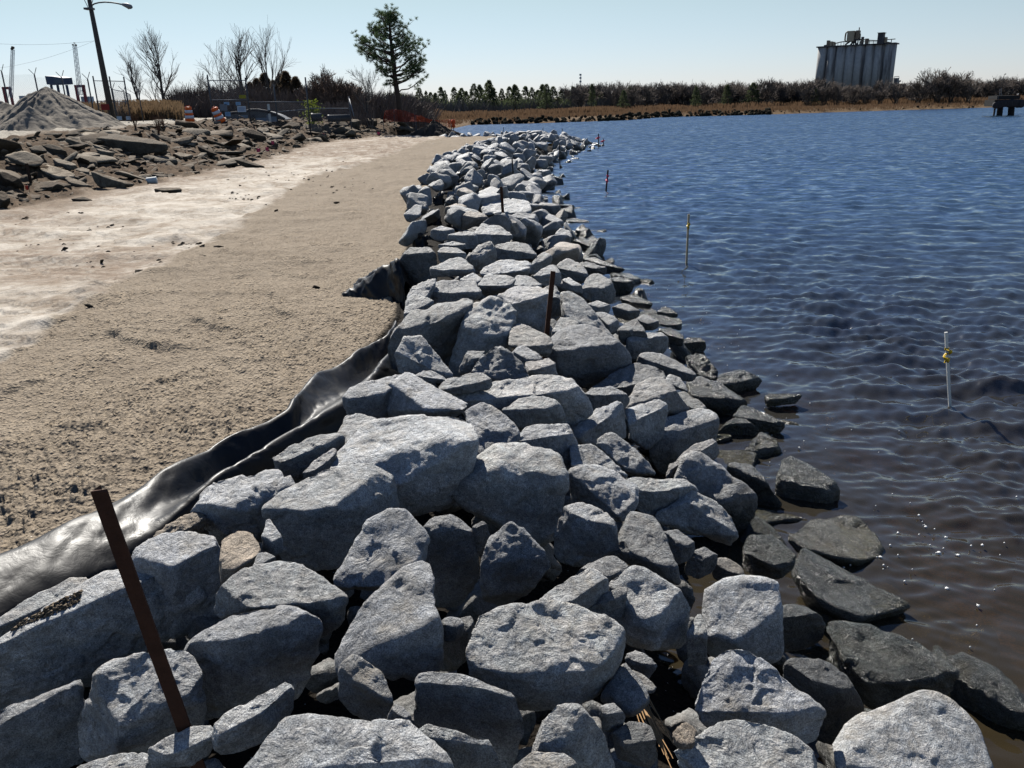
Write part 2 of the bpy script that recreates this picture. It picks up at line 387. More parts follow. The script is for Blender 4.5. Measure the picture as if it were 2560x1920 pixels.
    C2 = np.stack([road, bed_gap_shade, marsh, np.ones_like(x)], -1); cold2.data.foreach_set('color', C2.astype(np.float32).ravel())
    m = NT('sandy_ground'); v = m.pos()
    a1 = m.n('VertexColor'); a1.layer_name = 'zones'; a2 = m.n('VertexColor'); a2.layer_name = 'zones_b'
    s1 = m.n('SeparateColor'); m.l(a1.outputs[0], s1.inputs[0]); s2 = m.n('SeparateColor'); m.l(a2.outputs[0], s2.inputs[0])
    fine = m.noise(v, 60, 5, .7); mid = m.noise(v, 7, 6, .65); lo = m.noise(v, 1.3, 8, .72, .5)
    tan = m.mix(m.ramp(mid, [(.3, 0.0), (.7, 1.0)]), (.205, .165, .122), (.285, .235, .178))
    tan = m.mix(m.ramp(lo, [(.35, 0.0), (.7, .6)]), tan, (.33, .275, .21))
    white = m.mix(m.ramp(lo, [(.36, 0.0), (.58, 1.0)]), (.29, .235, .18), (.56, .51, .44))
    c = m.mix(s1.outputs[0], tan, white)
    brn = m.mix(m.ramp(mid, [(.3, 0.0), (.7, 1.0)]), (.165, .118, .083), (.27, .205, .15))
    c = m.mix(m.math('MULTIPLY', s1.outputs[1], m.ramp(m.noise(v, 2.6, 6, .7, .5), [(.34, .15), (.6, 1.0)])), c, brn)
    drt = m.mix(m.ramp(m.noise(v, 3.1, 6, .7, .4), [(.3, 0.0), (.72, 1.0)]), (.040, .027, .016), (.165, .112, .070))
    c = m.mix(s1.outputs[2], c, drt)
    c = m.mix(s2.outputs[0], c, m.mix(m.ramp(mid, [(.3, 0.0), (.7, 1.0)]), (.30, .27, .225), (.50, .46, .39)))
    c = m.mix(s2.outputs[1], c, (.014, .011, .008))  # near black bed; under the boulders it paints shade into the gaps
    c = m.mix(s2.outputs[2], c, m.mix(lo, (.10, .066, .036), (.16, .105, .058)))
    # shell chips and dark pebbles pressed in the surface
    vo = m.vor(v, 34); chips = m.ramp(vo.outputs['Distance'], [(.10, 1.0), (.16, 0.0)])
    rs = m.n('SeparateColor'); m.l(vo.outputs['Color'], rs.inputs[0])
    c = m.mix(m.math('MULTIPLY', chips, m.ramp(rs.outputs[0], [(.86, 0.0), (.9, .8)])), c, (.75, .70, .62))
    c = m.mix(m.math('MULTIPLY', chips, m.ramp(rs.outputs[1], [(.82, 0.0), (.86, .8)])), c, (.07, .06, .05))
    c = m.mix(1.0, c, m.ramp(fine, [(.25, .78), (.75, 1.18)]), 'MULTIPLY')
    m.base(c); m.rough(.95); m.spec(.12)
    loose_n = m.math('SUBTRACT', 1.0, s1.outputs[0])
    vl = m.vor(v, 30); clod = m.ramp(vl.outputs['Distance'], [(0.0, 1.0), (.6, 0.0)])
    h = m.math('ADD', m.math('MULTIPLY', m.math('MULTIPLY', clod, loose_n), .017), m.math('ADD', m.math('MULTIPLY', fine, .010), m.math('MULTIPLY', mid, .05)))
    m.l(m.bump(h, 1.0, 1.0), m.b.inputs['Normal'])
    o.data.materials.append(m.m); tag(o, kind='structure')
    return o
build_ground()

# ---------------------------------------------------------------- water
def build_water():
    us = np.concatenate([np.linspace(-2500, 1000, 40)[:-1], np.arange(1000, 2720, 3.2), np.linspace(2720, 7500, 90)])
    th = np.arctan((us - 1280) / F_PX)
    yv = np.concatenate([np.linspace(4200, 2100, 40)[:-1], np.arange(2100, 900, -3.2), np.arange(900, 420, -2.4), np.arange(420, 262, -1.6)])
    dep = R(PITCH) + np.arctan((yv - 960) / F_PX)
    rr = HC / np.tan(dep); rr = np.concatenate([[.4], rr[(rr > .5) & (rr < 190)], np.geomspace(195, 600, 20)])
    T, RR = np.meshgrid(th, rr); x = (RR * np.sin(T)); y = (RR * np.cos(T)); sh = x.shape; x = x.ravel(); y = y.ravel()
    spc = np.repeat(np.gradient(rr), len(th))
    sd = water_sd(x, y); z = np.zeros_like(x)
    g = np.random.default_rng(3)
    calm = .30 + .70 * sstep(0, 2.5, sd)
    warp = 1.1 * noise2(x * .35, y * .35, 7); warp2 = 1.1 * noise2(x * .35 + 40, y * .35, 8)
    grp = .72 + .26 * noise2(x * .22, y * .13, 12)
    for k in range(80):
        wl = .09 * (1.35 / .09) ** g.random(); a = g.normal(0, .55) + .12; kx, ky = math.sin(a) * 2 * math.pi / wl, math.cos(a) * 2 * math.pi / wl
        amp = .0078 * wl ** .72 * (.5 + g.random()); ph = g.random() * 6.28
        att = np.clip(1.6 - 2.2 * spc * abs(math.cos(a)) / wl, 0, 1)
        s = np.sin(kx * (x + .12 * warp) + ky * (y + .12 * warp2) + ph); z += amp * att * (s + .25 * (2 * np.abs(np.sin(.5 * (kx * x + ky * y + ph))) - 1.27))
    z *= calm * grp
    n0, n1 = sh; idx = np.arange(n0 * n1).reshape(sh)
    Fq = np.stack([idx[:-1, :-1], idx[:-1, 1:], idx[1:, 1:], idx[1:, :-1]], -1).reshape(-1, 4)
    keep = (sd > -1.6)[Fq].any(1)
    Fq = Fq[keep]; used = np.unique(Fq); rm = -np.ones(len(x), int); rm[used] = np.arange(len(used))
    o = mesh_obj('water', np.stack([x, y, z], -1)[used], rm[Fq], None)
    m = NT('harbour_water'); v = m.pos()
    st = m.n('Mapping'); m.l(v, st.inputs[0]); st.inputs['Scale'].default_value = (1.0, 1.7, 1)
    sy = m.n('SeparateXYZ'); m.l(v, sy.inputs[0])
    open_w = m.n('MapRange'); m.l(sy.outputs[1], open_w.inputs[0]); open_w.inputs[1].default_value = 2.5; open_w.inputs[2].default_value = 27
    ow = open_w.outputs[0]
    def tilt_noise(sc, amt):
        k = m.n('TexNoise'); m.l(st.outputs[0], k.inputs['Vector']); k.inputs['Scale'].default_value = sc; k.inputs['Detail'].default_value = 3; k.inputs['Roughness'].default_value = .6
        a = m.n('VectorMath'); a.operation = 'SUBTRACT'; m.l(k.outputs['Color'], a.inputs[0]); a.inputs[1].default_value = (.5, .5, .5)
        b = m.n('VectorMath'); b.operation = 'MULTIPLY'; m.l(a.outputs[0], b.inputs[0]); b.inputs[1].default_value = (amt * .7, amt, 0); return b.outputs[0]
    sm = m.n('VectorMath'); sm.operation = 'ADD'; m.l(tilt_noise(1.7, .75), sm.inputs[0]); m.l(tilt_noise(6.0, .45), sm.inputs[1])
    sc = m.n('VectorMath'); sc.operation = 'SCALE'; m.l(sm.outputs[0], sc.inputs[0]); m.l(m.math('ADD', m.math('MULTIPLY', ow, .9), .10), sc.inputs['Scale'])
    gn = m.n('NewGeometry'); lee = m.n('VectorMath'); lee.operation = 'SCALE'; lee.inputs[0].default_value = (.0, -.16, 0); m.l(ow, lee.inputs['Scale'])
    ad0 = m.n('VectorMath'); ad0.operation = 'ADD'; m.l(gn.outputs['Normal'], ad0.inputs[0]); m.l(lee.outputs[0], ad0.inputs[1])
    ad = m.n('VectorMath'); ad.operation = 'ADD'; m.l(ad0.outputs[0], ad.inputs[0]); m.l(sc.outputs[0], ad.inputs[1])
    nz = m.n('VectorMath'); nz.operation = 'NORMALIZE'; m.l(ad.outputs[0], nz.inputs[0]); nb = nz.outputs[0]
    t = m.t; t.nodes.remove(m.b)
    gl = m.n('BsdfGlossy'); gl.inputs['Color'].default_value = (1, 1, 1, 1); m.l(nb, gl.inputs['Normal'])
    m.l(m.math('ADD', m.math('MULTIPLY', ow, .10), .06), gl.inputs['Roughness'])
    df = m.n('BsdfDiffuse'); m.l(m.mix(ow, (.074, .055, .026), (.034, .094, .175)), df.inputs['Color']); m.l(nb, df.inputs['Normal'])
    tr = m.n('BsdfTransparent'); tr.inputs['Color'].default_value = (.60, .50, .29, 1)
    mx = m.n('MixShader'); mx.inputs[0].default_value = .62; m.l(df.outputs[0], mx.inputs[1]); m.l(tr.outputs[0], mx.inputs[2])
    fr0 = m.n('Fresnel'); fr0.inputs['IOR'].default_value = 1.333; m.l(nb, fr0.inputs['Normal'])
    sk = m.n('Mapping'); m.l(v, sk.inputs[0]); sk.inputs['Scale'].default_value = (.75, 1.3, 1)
    fac_open = m.ramp(m.math('ADD', m.math('MULTIPLY', m.noise(sk.outputs[0], 1.9, 5, .68, .4), .9), m.math('MULTIPLY', m.noise(v, .12, 3, .5), .1)), [(.36, .22), (.50, .46), (.62, .78)])
    fr = m.n('Mix'); fr.data_type = 'FLOAT'; m.l(ow, fr.inputs[0]); m.l(fr0.outputs[0], fr.inputs[2]); m.l(fac_open, fr.inputs[3])
    m2 = m.n('MixShader'); m.l(fr.outputs[0], m2.inputs[0]); m.l(mx.outputs[0], m2.inputs[1]); m.l(gl.outputs[0], m2.inputs[2])
    m.l(m2.outputs[0], m.out.inputs[0])
    va = m.n('VolumeAbsorption'); va.inputs['Color'].default_value = (.60, .45, .20, 1); va.inputs['Density'].default_value = 2.4
    m.l(va.outputs[0], m.out.inputs['Volume'])
    o.data.materials.append(m.m); tag(o, kind='structure')
    return o
build_water()
# ---------------------------------------------------------------- rocks
CROPS = {'A': (800,1460,2.3042), 'B': (440,900,3.16), 'C': (1440,820,3.16), 'D': (900,660,2.765), 'E': (0,1160,3.687), 'F': (800,900,2.37),
         'G': (1660,1000,1.8033), 'H': (900,300,2.765), 'I': (0,1200,2.3044), 'J': (0,0,3.073), 'K': (600,0,3.073), 'L': (0,300,6.144), 'N': (480,180,6.9125), 'P': (840,580,5.185), 'X': (0,0,1)}
_ico = {}
def ico(n):
    if n not in _ico:
        bm = bmesh.new(); bmesh.ops.create_icosphere(bm, subdivisions=n, radius=1)
        V = np.array([v.co[:] for v in bm.verts]); Fc = np.array([[v.index for v in f.verts] for f in bm.faces]); bm.free()
        _ico[n] = (V / np.linalg.norm(V, axis=1)[:, None], Fc)
    return _ico[n]
def hull_planes(P):
    bm = bmesh.new()
    for p in P: bm.verts.new(p)
    bmesh.ops.convex_hull(bm, input=list(bm.verts)); bm.normal_update()
    N, D, A = [], [], []
    for f in bm.faces:
        n = np.array(f.normal[:]); a = f.calc_area()
        if a < 1e-9 or np.linalg.norm(n) < .5: continue
        N.append(n); D.append(float(n @ np.array(f.verts[0].co[:]))); A.append(a)
    vs = np.array([v.co[:] for v in bm.verts if v.link_faces]); bm.free()
    N, D, A = np.array(N), np.array(D), np.array(A)
    o = np.argsort(-A); kn, kd = [], []
    for i in o:
        if all(not (N[i] @ q > .982) for q in kn): kn.append(N[i]); kd.append(D[i])
        else:
            j = int(np.argmax([N[i] @ q for q in kn])); kd[j] = max(kd[j], float((vs @ kn[j]).max()) * .5 + kd[j] * .5)
    return np.array(kn), np.array(kd), vs
def star_rock(P, sub, seed, p=20, rough=.02, chips=7, grow=1.0):
    """a stone with the facets of the hull of P, softened edges, chips and a rough skin; returns verts about its centre, faces, centre"""
    P = np.asarray(P, float); g = np.random.default_rng(seed)
    N, D, vs = hull_planes(P)
    lo, hi = vs.min(0), vs.max(0); c = .5 * (vs.mean(0) + (lo + hi) / 2); d = D - N @ c
    d = np.maximum(d, .03 * np.linalg.norm(hi - lo))
    q = vs - c; C = q.T @ q / len(q); w, E = np.linalg.eigh(C); S = E @ np.diag(np.sqrt(w + 1e-6)) @ E.T; S /= np.cbrt(np.linalg.det(S))
    dirs0, Fc = ico(sub); dirs = dirs0 @ S.T; dirs /= np.linalg.norm(dirs, axis=1)[:, None]
    for _ in range(chips):
        n = g.normal(size=3); n /= np.linalg.norm(n); s = (q @ n).max()
        N = np.vstack([N, n]); d = np.append(d, s * g.uniform(.83, .985))
    M_ = np.maximum(dirs @ N.T, 1e-4) / d
    r = (M_ ** p).sum(1) ** (-1 / p)
    if sub >= 4:
        e = np.vstack([Fc[:, [0, 1]], Fc[:, [1, 2]], Fc[:, [2, 0]]]); deg = np.bincount(e[:, 0], minlength=len(dirs))[:, None]
        for _ in range(3):
            Q = dirs * r[:, None]
            for _ in range(5): Q = np.stack([np.bincount(e[:, 0], Q[e[:, 1], k], len(dirs)) for k in range(3)], 1) / deg
            dirs = Q / np.linalg.norm(Q, axis=1)[:, None]; r = ((np.maximum(dirs @ N.T, 1e-4) / d) ** p).sum(1) ** (-1 / p)
    V0 = dirs * r[:, None]; r = r * np.clip(np.mean(np.ptp(vs, axis=0) / np.ptp(V0, axis=0)), 1, 1.25) * grow
    size = np.cbrt(np.prod(np.maximum(hi - lo, .02)))
    V = dirs * r[:, None]; u = V / size + seed * 3.17
    f1 = fbm3(u * 2.1, 3, seed % 97); f3 = fbm3(u * 15, 3, seed % 83 + 9, .6)
    # fracture faces: a patchwork of small tilted planes with steps between them
    K = 34 if sub >= 5 else 18; cs_ = V[g.integers(0, len(V), K)]; ww = .10 * fbm3(u * 5, 2, seed % 61 + 3)[:, None]
    d2 = ((V[:, None, :] - cs_[None]) / size) ** 2; d2 = d2.sum(2) + ww * g.normal(0, .5, K)[None]; d2 -= d2.min(1, keepdims=True)
    Wk = np.exp(-d2 * 420.0); Wk /= Wk.sum(1, keepdims=True)
    pl = g.normal(0, .9, K)[None] + np.einsum('vkc,kc->vk', (V[:, None, :] - cs_[None]) / size, g.normal(0, 4.5, (K, 3)))
    disp = size * rough * (1.0 * f1 + .20 * f3 + .27 * (Wk * np.clip(pl, -2.2, 2.2)).sum(1) + .2)
    fn = np.cross(V[Fc[:, 1]] - V[Fc[:, 0]], V[Fc[:, 2]] - V[Fc[:, 0]]); vn = np.stack([sum(np.bincount(Fc[:, j], fn[:, k], len(V)) for j in range(3)) for k in range(3)], 1); vn /= np.linalg.norm(vn, axis=1)[:, None] + 1e-12
    V = V + vn * disp[:, None]
    return V, Fc, c
def poly(s, crop):
    x0, y0, k = CROPS[crop]
    return [[(a[0] / k + x0, a[1] / k + y0) for a in (tuple(map(float, w.split(','))) for w in part.split())] for part in s.split('|')]
def trace_points(spec, crop, surf, dz=0.0, tilt=(0, -.35)):
    top, low = poly(spec, crop); top, low = np.array(top), np.array(low)
    cu = .5 * (top[:, 0].min() + top[:, 0].max()); cv = .6 * top[:, 1].max() + .4 * top[:, 1].min()
    dr = ray(cu, cv); ts = np.geomspace(1.0, 90, 900); Q = CAM + ts[:, None] * dr
    below = Q[:, 2] < surf(Q[:, 0], Q[:, 1]) + dz
    i = int(np.argmax(below)) if below.any() else len(ts) - 1
    P0 = Q[i]; t0 = ts[i]
    ny = tilt[1]; wpx = max(top[:, 0].max(), low[:, 0].max()) - min(top[:, 0].min(), low[:, 0].min()); w3 = wpx / F_PX * t0
    for _ in range(14):
        n = np.array([tilt[0], ny, 1.0]); n /= np.linalg.norm(n)
        d = ray(top[:, 0], top[:, 1]); den = d @ n; tt = ((P0 - CAM) @ n) / np.where(np.abs(den) < 1e-3, -1e-3, den)
        tt = np.where(tt < 0, t0 * 1.3, tt); tt = np.clip(tt, t0 * .7, t0 * 1.45); T = CAM + d * tt[:, None]
        if np.ptp(T[:, 1]) < 1.05 * w3 + .04: break
        ny -= .15
    o = np.argsort(top[:, 0]); us = top[:, 0]
    # front ridge depth as a function of image x
    nb = 7; edges = np.linspace(us.min() - 1e-6, us.max() + 1e-6, nb + 1); cx, cy = [], []
    for k in range(nb):
        m = (us >= edges[k]) & (us < edges[k + 1])
        if m.any(): cx.append(us[m].mean()); cy.append(T[m, 1].min())
    Yl = np.interp(low[:, 0], cx, cy) + .02 * w3
    L = np.array([at_y(u, v, Y) for (u, v), Y in zip(low, Yl)])
    cen = T.mean(0); h = max(.25 * w3, cen[2] - L[:, 2].min()); h = min(h, 1.1 * w3)
    B = cen + (T - cen) * np.array([.72, .72, 1]); B[:, 2] -= .85 * h
    keepB = B[:, 1] > np.median(T[:, 1]) - .02
    return np.vstack([T, L, B[keepB]]), t0
_ridx = [100]
def put_rock(P, t0, name, label, cat, group, mat, sub=None, tone=1.0, wet=0.0, brown=0.0, p=20, rough=.02, chips=7, grow=1.0):
    _ridx[0] += 1
    ext = np.ptp(np.asarray(P), axis=0).max() / t0 * F_PX * .4
    s = sub or (6 if ext > 120 else 5 if ext > 28 else 4)
    V, Fc, c = star_rock(P, s, _ridx[0], p, rough, chips, grow)
    o = mesh_obj(name, V, Fc, mat, loc=c); o.color = (tone, wet, brown, 1)
    return tag(o, label, cat, group)
GR = 'granite boulders of the riprap berm'
TR = {}
def RK(crop, spec, label, tone=1.0, wet=0., brown=0., tilt=(0, -.28), dz=0., rough=.02, grow=1.03):
    P, t0 = trace_points(spec, crop, (lambda x, y: np.maximum(prof(x, y), .15)) if wet >= .3 else prof, dz, tilt)
    tone *= random.uniform(.86, 1.16)
    return put_rock(P, t0, 'boulder', label, 'boulder', GR, M['rock'], None, tone, wet, brown, 75, rough * 1.75, 18, grow)
# near boulders: outline of the lit top | outline of the shaded lower side
RK('I','-60,900 260,730 480,610 650,520 870,450 800,570 680,650 430,790 180,900 -60,1000|1000,510 1080,590 1155,715 1140,760 1000,820 900,865 700,990 450,1130 200,1260 40,1340 -60,1420','long pale boulder with sand and pebbles lying on it behind the rusty post',1.1)
RK('I','750,440 850,340 960,325 1200,315 1275,370 1180,420 1000,515 880,450|1280,480 1275,600 1240,780 1200,840 1000,900 900,860','grey boulder wedged between the long sandy boulder and a tan stone',1.05)
RK('I','-20,810 130,720 250,650 400,570 440,558 515,600 380,650 200,760 0,850|0,920 300,820 480,690','low boulder showing only its ridge between black liner and long sandy boulder',.9)
RK('I','1280,350 1400,295 1450,320 1500,410 1440,460 1340,510 1285,500|1500,440 1470,480 1330,590 1280,610','tan mud covered stone right of the rusty post, beside the black liner',.9,0,1)
RK('I','560,1110 690,1020 870,1010 1040,965 1100,1000 1140,1090 1100,1230 930,1260 700,1410|1140,1230 1080,1340 900,1460 700,1560 520,1610 465,1590 470,1400 500,1250','sloping boulder crossed by the lower half of the rusty post',1.0,tilt=(.1,-.7))
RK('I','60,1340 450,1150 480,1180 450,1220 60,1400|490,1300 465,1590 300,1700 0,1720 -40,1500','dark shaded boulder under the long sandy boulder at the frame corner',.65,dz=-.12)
RK('I','1160,890 1330,800 1480,730 1680,715 1790,760 1720,800 1640,850 1480,910 1330,930|1860,930 1860,1000 1700,1110 1500,1210 1300,1330 1150,1380 1080,1340 1140,1200 1145,1100 1040,960','large boulder with a scooped hollow in its top, right of the rusty post',.95)
RK('I','1310,610 1480,500 1620,450 1760,540 1990,650 1900,680 1800,670 1600,720 1450,730|2000,720 1990,800 1850,900 1790,760 1250,800 1255,660','broad shaded boulder behind the one with a scooped hollow',.85)
RK('I','1220,1430 1400,1300 1650,1160 1690,1180 1560,1300 1400,1400 1270,1470|1705,1230 1640,1390 1500,1500 1340,1590 1270,1540','narrow slab leaning up to the right beside foot of the rusty post',.95)
RK('I','850,1560 950,1500 1110,1430 1200,1415 1240,1460 1170,1500 1060,1560 940,1590|1250,1490 1200,1580 1050,1660 860,1660','small pale block directly behind the foot of the rusty post',1.0)
RK('I','430,1660 620,1600 850,1570 850,1660 430,1740|850,1760 430,1820','flat boulder cut off by the bottom edge left of the rusty post',1.0,dz=-.05)
RK('A','-440,1040 -340,940 -280,890 -104,765 40,800 190,832 290,803 540,845 600,900 520,1000 500,1100 -440,1120|690,1000 730,1070 700,1200 0,1250 -440,1250','very pale broad boulder cut by the bottom edge, nearest of all',1.25,tilt=(0,-.5))
RK('A','550,840 610,800 740,830 970,900 960,920 780,870 620,880|980,940 1030,1030 1030,1150 730,1150 690,1000 600,890','rounded boulder at the bottom edge just right of the palest one',.85)
RK('A','515,525 570,505 680,515 890,550 1060,590 1100,620 930,600 800,580 640,560 540,550|1170,640 1180,740 1150,960 1120,1040 1020,1060 960,900 740,830 545,830 540,750 512,640','blocky boulder with a pale scraped front below the big light flat boulder',.9)
RK('A','845,285 890,195 980,190 1080,150 1300,120 1370,120 1430,150 1530,150 1640,200 1750,290 1700,350 1610,380 1590,440 1560,490 1400,525 1200,510 1000,490 870,470 800,440 870,380 850,300|1745,330 1730,450 1650,620 1570,600 1500,640 1400,690 1180,690 900,540 800,480','big light flat boulder with a dark notch in the middle of its top',1.1,tilt=(0,-.5))
RK('A','705,195 800,185 825,225 790,250 730,240|820,260 740,335 685,300 690,240','fist sized stone left of the big light flat boulder',.8)
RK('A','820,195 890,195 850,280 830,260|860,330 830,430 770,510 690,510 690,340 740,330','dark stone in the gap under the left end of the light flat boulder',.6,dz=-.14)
RK('A','150,410 185,395 250,440 320,490 400,590 425,660 330,620 200,560 130,490|430,670 400,770 350,808 250,770 95,620 100,550','small pointed greenish rock standing above the palest boulder',.85,tilt=(.2,-.6))
RK('A','430,680 480,710 520,770 460,760 410,720|522,835 380,810','small stone tucked behind the pointed greenish rock',.9)
RK('A','603,-158 400,-30 260,120 170,280 80,450 120,520 330,500 480,440 580,430 570,170 610,0|660,200 690,500 600,510 330,520','tall dark slab leaning back with a lit patch low on its face',.75,tilt=(0,-.95))
RK('A','1480,680 1350,730 1260,820 1250,920 1380,1000 1430,860 1500,760|1560,770 1620,900 1690,1060 1680,1180 1250,1180','speckled pyramid shaped boulder at the bottom edge under the light flat one',.9,tilt=(-.2,-.8))
RK('A','1100,1060 1230,970 1400,980 1480,1050 1300,1080|1480,1150 1100,1150','low stone at the bottom edge in front of the pyramid shaped boulder',.95)
RK('A','1680,540 1750,470 1830,600 1900,680 1780,740 1650,600|1880,700 1760,745 1620,690','dark speckled stone beside the dry pine straw',.6,dz=-.1)
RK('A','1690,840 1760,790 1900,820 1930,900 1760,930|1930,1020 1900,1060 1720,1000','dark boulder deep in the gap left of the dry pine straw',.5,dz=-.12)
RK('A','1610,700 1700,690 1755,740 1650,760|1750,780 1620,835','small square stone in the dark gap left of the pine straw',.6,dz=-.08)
RK('A','1760,410 1820,380 1940,455 1880,470 1800,440|1940,465 1820,490','thin speckled flake in the dark gap above the pine straw',.85,dz=-.1)
RK('A','1790,500 1860,530 1940,600 1880,620 1800,540|1930,620 1850,610','thin bluish flake lying just right of the pine straw tip',.8,dz=-.12)
RK('F','20,660 150,560 200,520 250,420 370,370 550,320 650,335 830,305 870,350 790,400 830,540 750,600 620,660 480,740 430,640 370,630 200,640|915,440 915,520 880,590 870,660 740,780 640,850 500,870 480,800','largest pale flat topped boulder with orange stains on its top',1.22,tilt=(0,-.42),rough=.014)
RK('B','745,1190 760,1150 830,1080 960,1000 1170,890 1640,840 1660,900 1450,1010 1440,1070 1400,1110 1330,1160 1200,1170 1070,1200 950,1170 850,1190|1740,960 1780,1080 1810,1190 1560,1250 1440,1350 1390,1500 1290,1630 1190,1659 1050,1650 900,1580 850,1500 830,1400 750,1280','large pale boulder in front of the orange stained flat boulder',1.12,rough=.014)
RK('F','410,900 490,895 570,960 640,1070 650,1130 570,1190 500,1260 380,1360 250,1300 90,1310 130,1230 230,1100 290,970|560,1200 400,1350 350,1360 150,1360 80,1340','diamond shaped rock half shaded against the large pale boulder',1.05,tilt=(.1,-.7))
RK('F','880,560 960,550 1010,510 1130,495 1280,520 1440,570 1445,640 1455,720 1300,760 1150,740 1040,750 930,740|1455,740 1440,900 1430,1000 1385,1110 1320,1090 1250,1010 1150,940 1080,960 950,890 850,840 760,780 880,640','big square fronted boulder with a rough broken top, central in the pile',1.05,tilt=(0,-.45),rough=.03)
RK('F','1155,495 1200,405 1300,388 1470,400 1500,440 1400,460 1250,455|1510,520 1505,640 1470,720 1450,600 1280,520 1150,500','boxy boulder right behind the square fronted central boulder',1.0)
RK('D','720,1030 830,955 900,975 1000,1040 1085,1130 1095,1185 1040,1240 900,1290 840,1310 790,1240 760,1110|1080,1250 950,1330 840,1330','sloping speckled boulder right of the orange stained flat one',1.05,tilt=(0,-.7))
RK('D','620,900 700,870 900,840 1120,830 1290,775 1340,780 1480,800 1530,870 1350,890 1250,905 1230,890 1100,850 900,930 790,950 740,950|1600,930 1625,980 1500,1080 1480,1140 1420,1100 1380,960 990,1010 750,975','wide bright boulder with a pinkish stain across the middle of the pile',1.15,0,.12)
RK('D','990,990 1040,945 1130,925 1200,920 1240,940 1330,930 1380,960 1300,1000 1150,1010 1040,1010|1430,1050 1430,1120 1100,1160 1050,1090 985,1010','shaded round fronted boulder below the wide bright boulder',.95)
RK('D','210,820 250,780 340,760 400,800 520,870 620,900 740,970 750,1000 650,1020 480,1010 440,900 330,860|720,1030 500,1040 380,1050 210,1085 120,1000 170,930 205,850','wedge shaped boulder with a sharp top corner beside the liner end',1.05)
RK('B','1330,300 1380,230 1480,190 1600,160 1730,110 1790,130 1700,200 1650,270 1500,280 1370,310|1640,300 1600,400 1680,480 1560,460 1360,400 1320,330','boulder touching the upper fold of the liner left of the wedge shaped one',.95)
RK('D','240,600 280,520 370,490 420,510 480,590 560,670 640,780 480,720 370,640 300,620|640,780 480,740 390,770 300,750 250,680','round blue grey boulder leaning on the big dark boulder',.95,tilt=(.3,-.7))
RK('D','230,450 290,380 420,300 470,290 640,250 690,260 760,255 690,330 500,400 420,450|755,290 720,400 680,500 640,600 540,640 430,510 280,520 240,600 290,750 190,770 190,600','big dark boulder with a pale ring mark at the sand side',.62)
RK('D','740,400 750,330 780,260 930,230 1000,270 1050,330 1075,410 1040,450 1030,490 850,500 760,440|1050,480 1020,580 880,570 850,600 740,600 690,660 690,750 630,760 640,640 660,560 720,440','tall broad boulder left of the second rusty stake',1.0,tilt=(0,-.65),rough=.028)
RK('D','945,215 1020,180 1160,148 1270,180 1310,220 1200,230 1130,250 1040,285 1030,260|1300,320 1280,460 1240,480 1110,420 1075,400 1050,330','pale pinkish boulder just left of the second rusty stake',1.1,0,.15)
RK('D','1250,170 1350,145 1380,190 1390,240 1300,230|1400,330 1370,360 1310,360','stone standing right behind the second rusty stake',.85)
RK('D','1390,230 1440,190 1510,220 1560,290 1640,380 1740,500 1700,510 1560,400 1440,370|1740,510 1560,440 1400,350','long rock sloping down to the right from the second rusty stake',.95,tilt=(.4,-.5))
RK('D','1330,470 1390,365 1440,370 1510,410 1480,430 1400,450|1500,450 1320,510','small stone at the foot of the second rusty stake',.95)
RK('D','1030,570 1050,470 1100,410 1170,430 1310,520 1330,560 1200,520 1090,470|1300,640 1200,610 1060,570','pinkish diagonal rock below the second rusty stake',.9,0,.25)
RK('D','1300,560 1360,470 1440,430 1580,430 1700,490 1790,560 1660,540 1620,540 1480,600 1380,600|1800,610 1890,680 1900,710 1750,790 1600,830 1500,830 1380,760 1340,660 1295,600','big dark greenish block with pale veins, front right of second rusty stake',.72)
RK('D','1560,870 1700,800 1900,690 2100,730 2110,790 1950,800 1800,850|1870,880 2040,830 1850,920','dark ledge extending right from the greenish veined block',.55,dz=-.1)
RK('D','1545,890 1620,850 1740,850 1860,905 1700,900 1600,910|1850,960 1820,1000 1700,970 1630,1000 1620,950','shaded stone in the hollow below the dark ledge',.75)
RK('D','780,740 830,660 890,580 930,570 1040,620 1080,640 1130,720 1180,810 1100,830 1000,790 900,750|1180,815 1100,845 920,840 780,750','dark rough pyramid of rock in front of the tall broad boulder',.75,tilt=(.1,-.9),rough=.03)
RK('D','740,620 760,598 860,605 830,650 770,660|830,680 780,745 690,765 700,700','small grey stone left of the dark rough pyramid',.8)
RK('D','540,880 580,810 640,790 780,750 880,770 900,800 800,810 700,830 600,860|905,835 780,840 600,900','low long stone under the dark rough pyramid',.8)
RK('D','390,775 460,735 520,755 600,800 500,790|590,820 430,820','small stone in front of the round blue grey boulder',.85)
RK('D','1060,600 1100,565 1200,600 1260,660 1150,660|1260,690 1140,720','bluish stone in shade below the pinkish diagonal rock',.8)
RK('D','1145,680 1200,670 1300,655 1350,700 1240,720 1170,740|1375,790 1280,780 1180,810 1150,760','tan tinged block left of the greenish veined block',.95,0,.3)
RK('D','460,180 560,120 680,120 790,125 830,200 700,190 560,200|830,230 760,255 640,245 540,285 470,240','wide dark boulder behind the big dark boulder',.72)
RK('D','325,240 380,150 510,105 520,125 450,180 460,220 400,220|480,260 460,290 330,270','pale stone touching the crumpled black liner',1.0)
RK('D','300,350 340,230 390,210 500,260 440,290 380,310|400,310 300,390','stone between the crumpled liner shadow and the big dark boulder',.95)
RK('D','815,150 870,85 950,75 1085,90 1040,150 900,130|1040,165 960,210 850,220 820,180','flat boulder split by a crack behind the pale pinkish boulder',1.0)
RK('D','1045,150 1090,80 1150,85 1260,140 1200,150 1120,140|1260,165 1160,150 1060,170','grey stone behind the pale pinkish boulder',.85)
RK('D','690,110 790,60 845,100 810,130|815,150 770,125','small bright facet of rock behind the wide dark boulder',1.1)
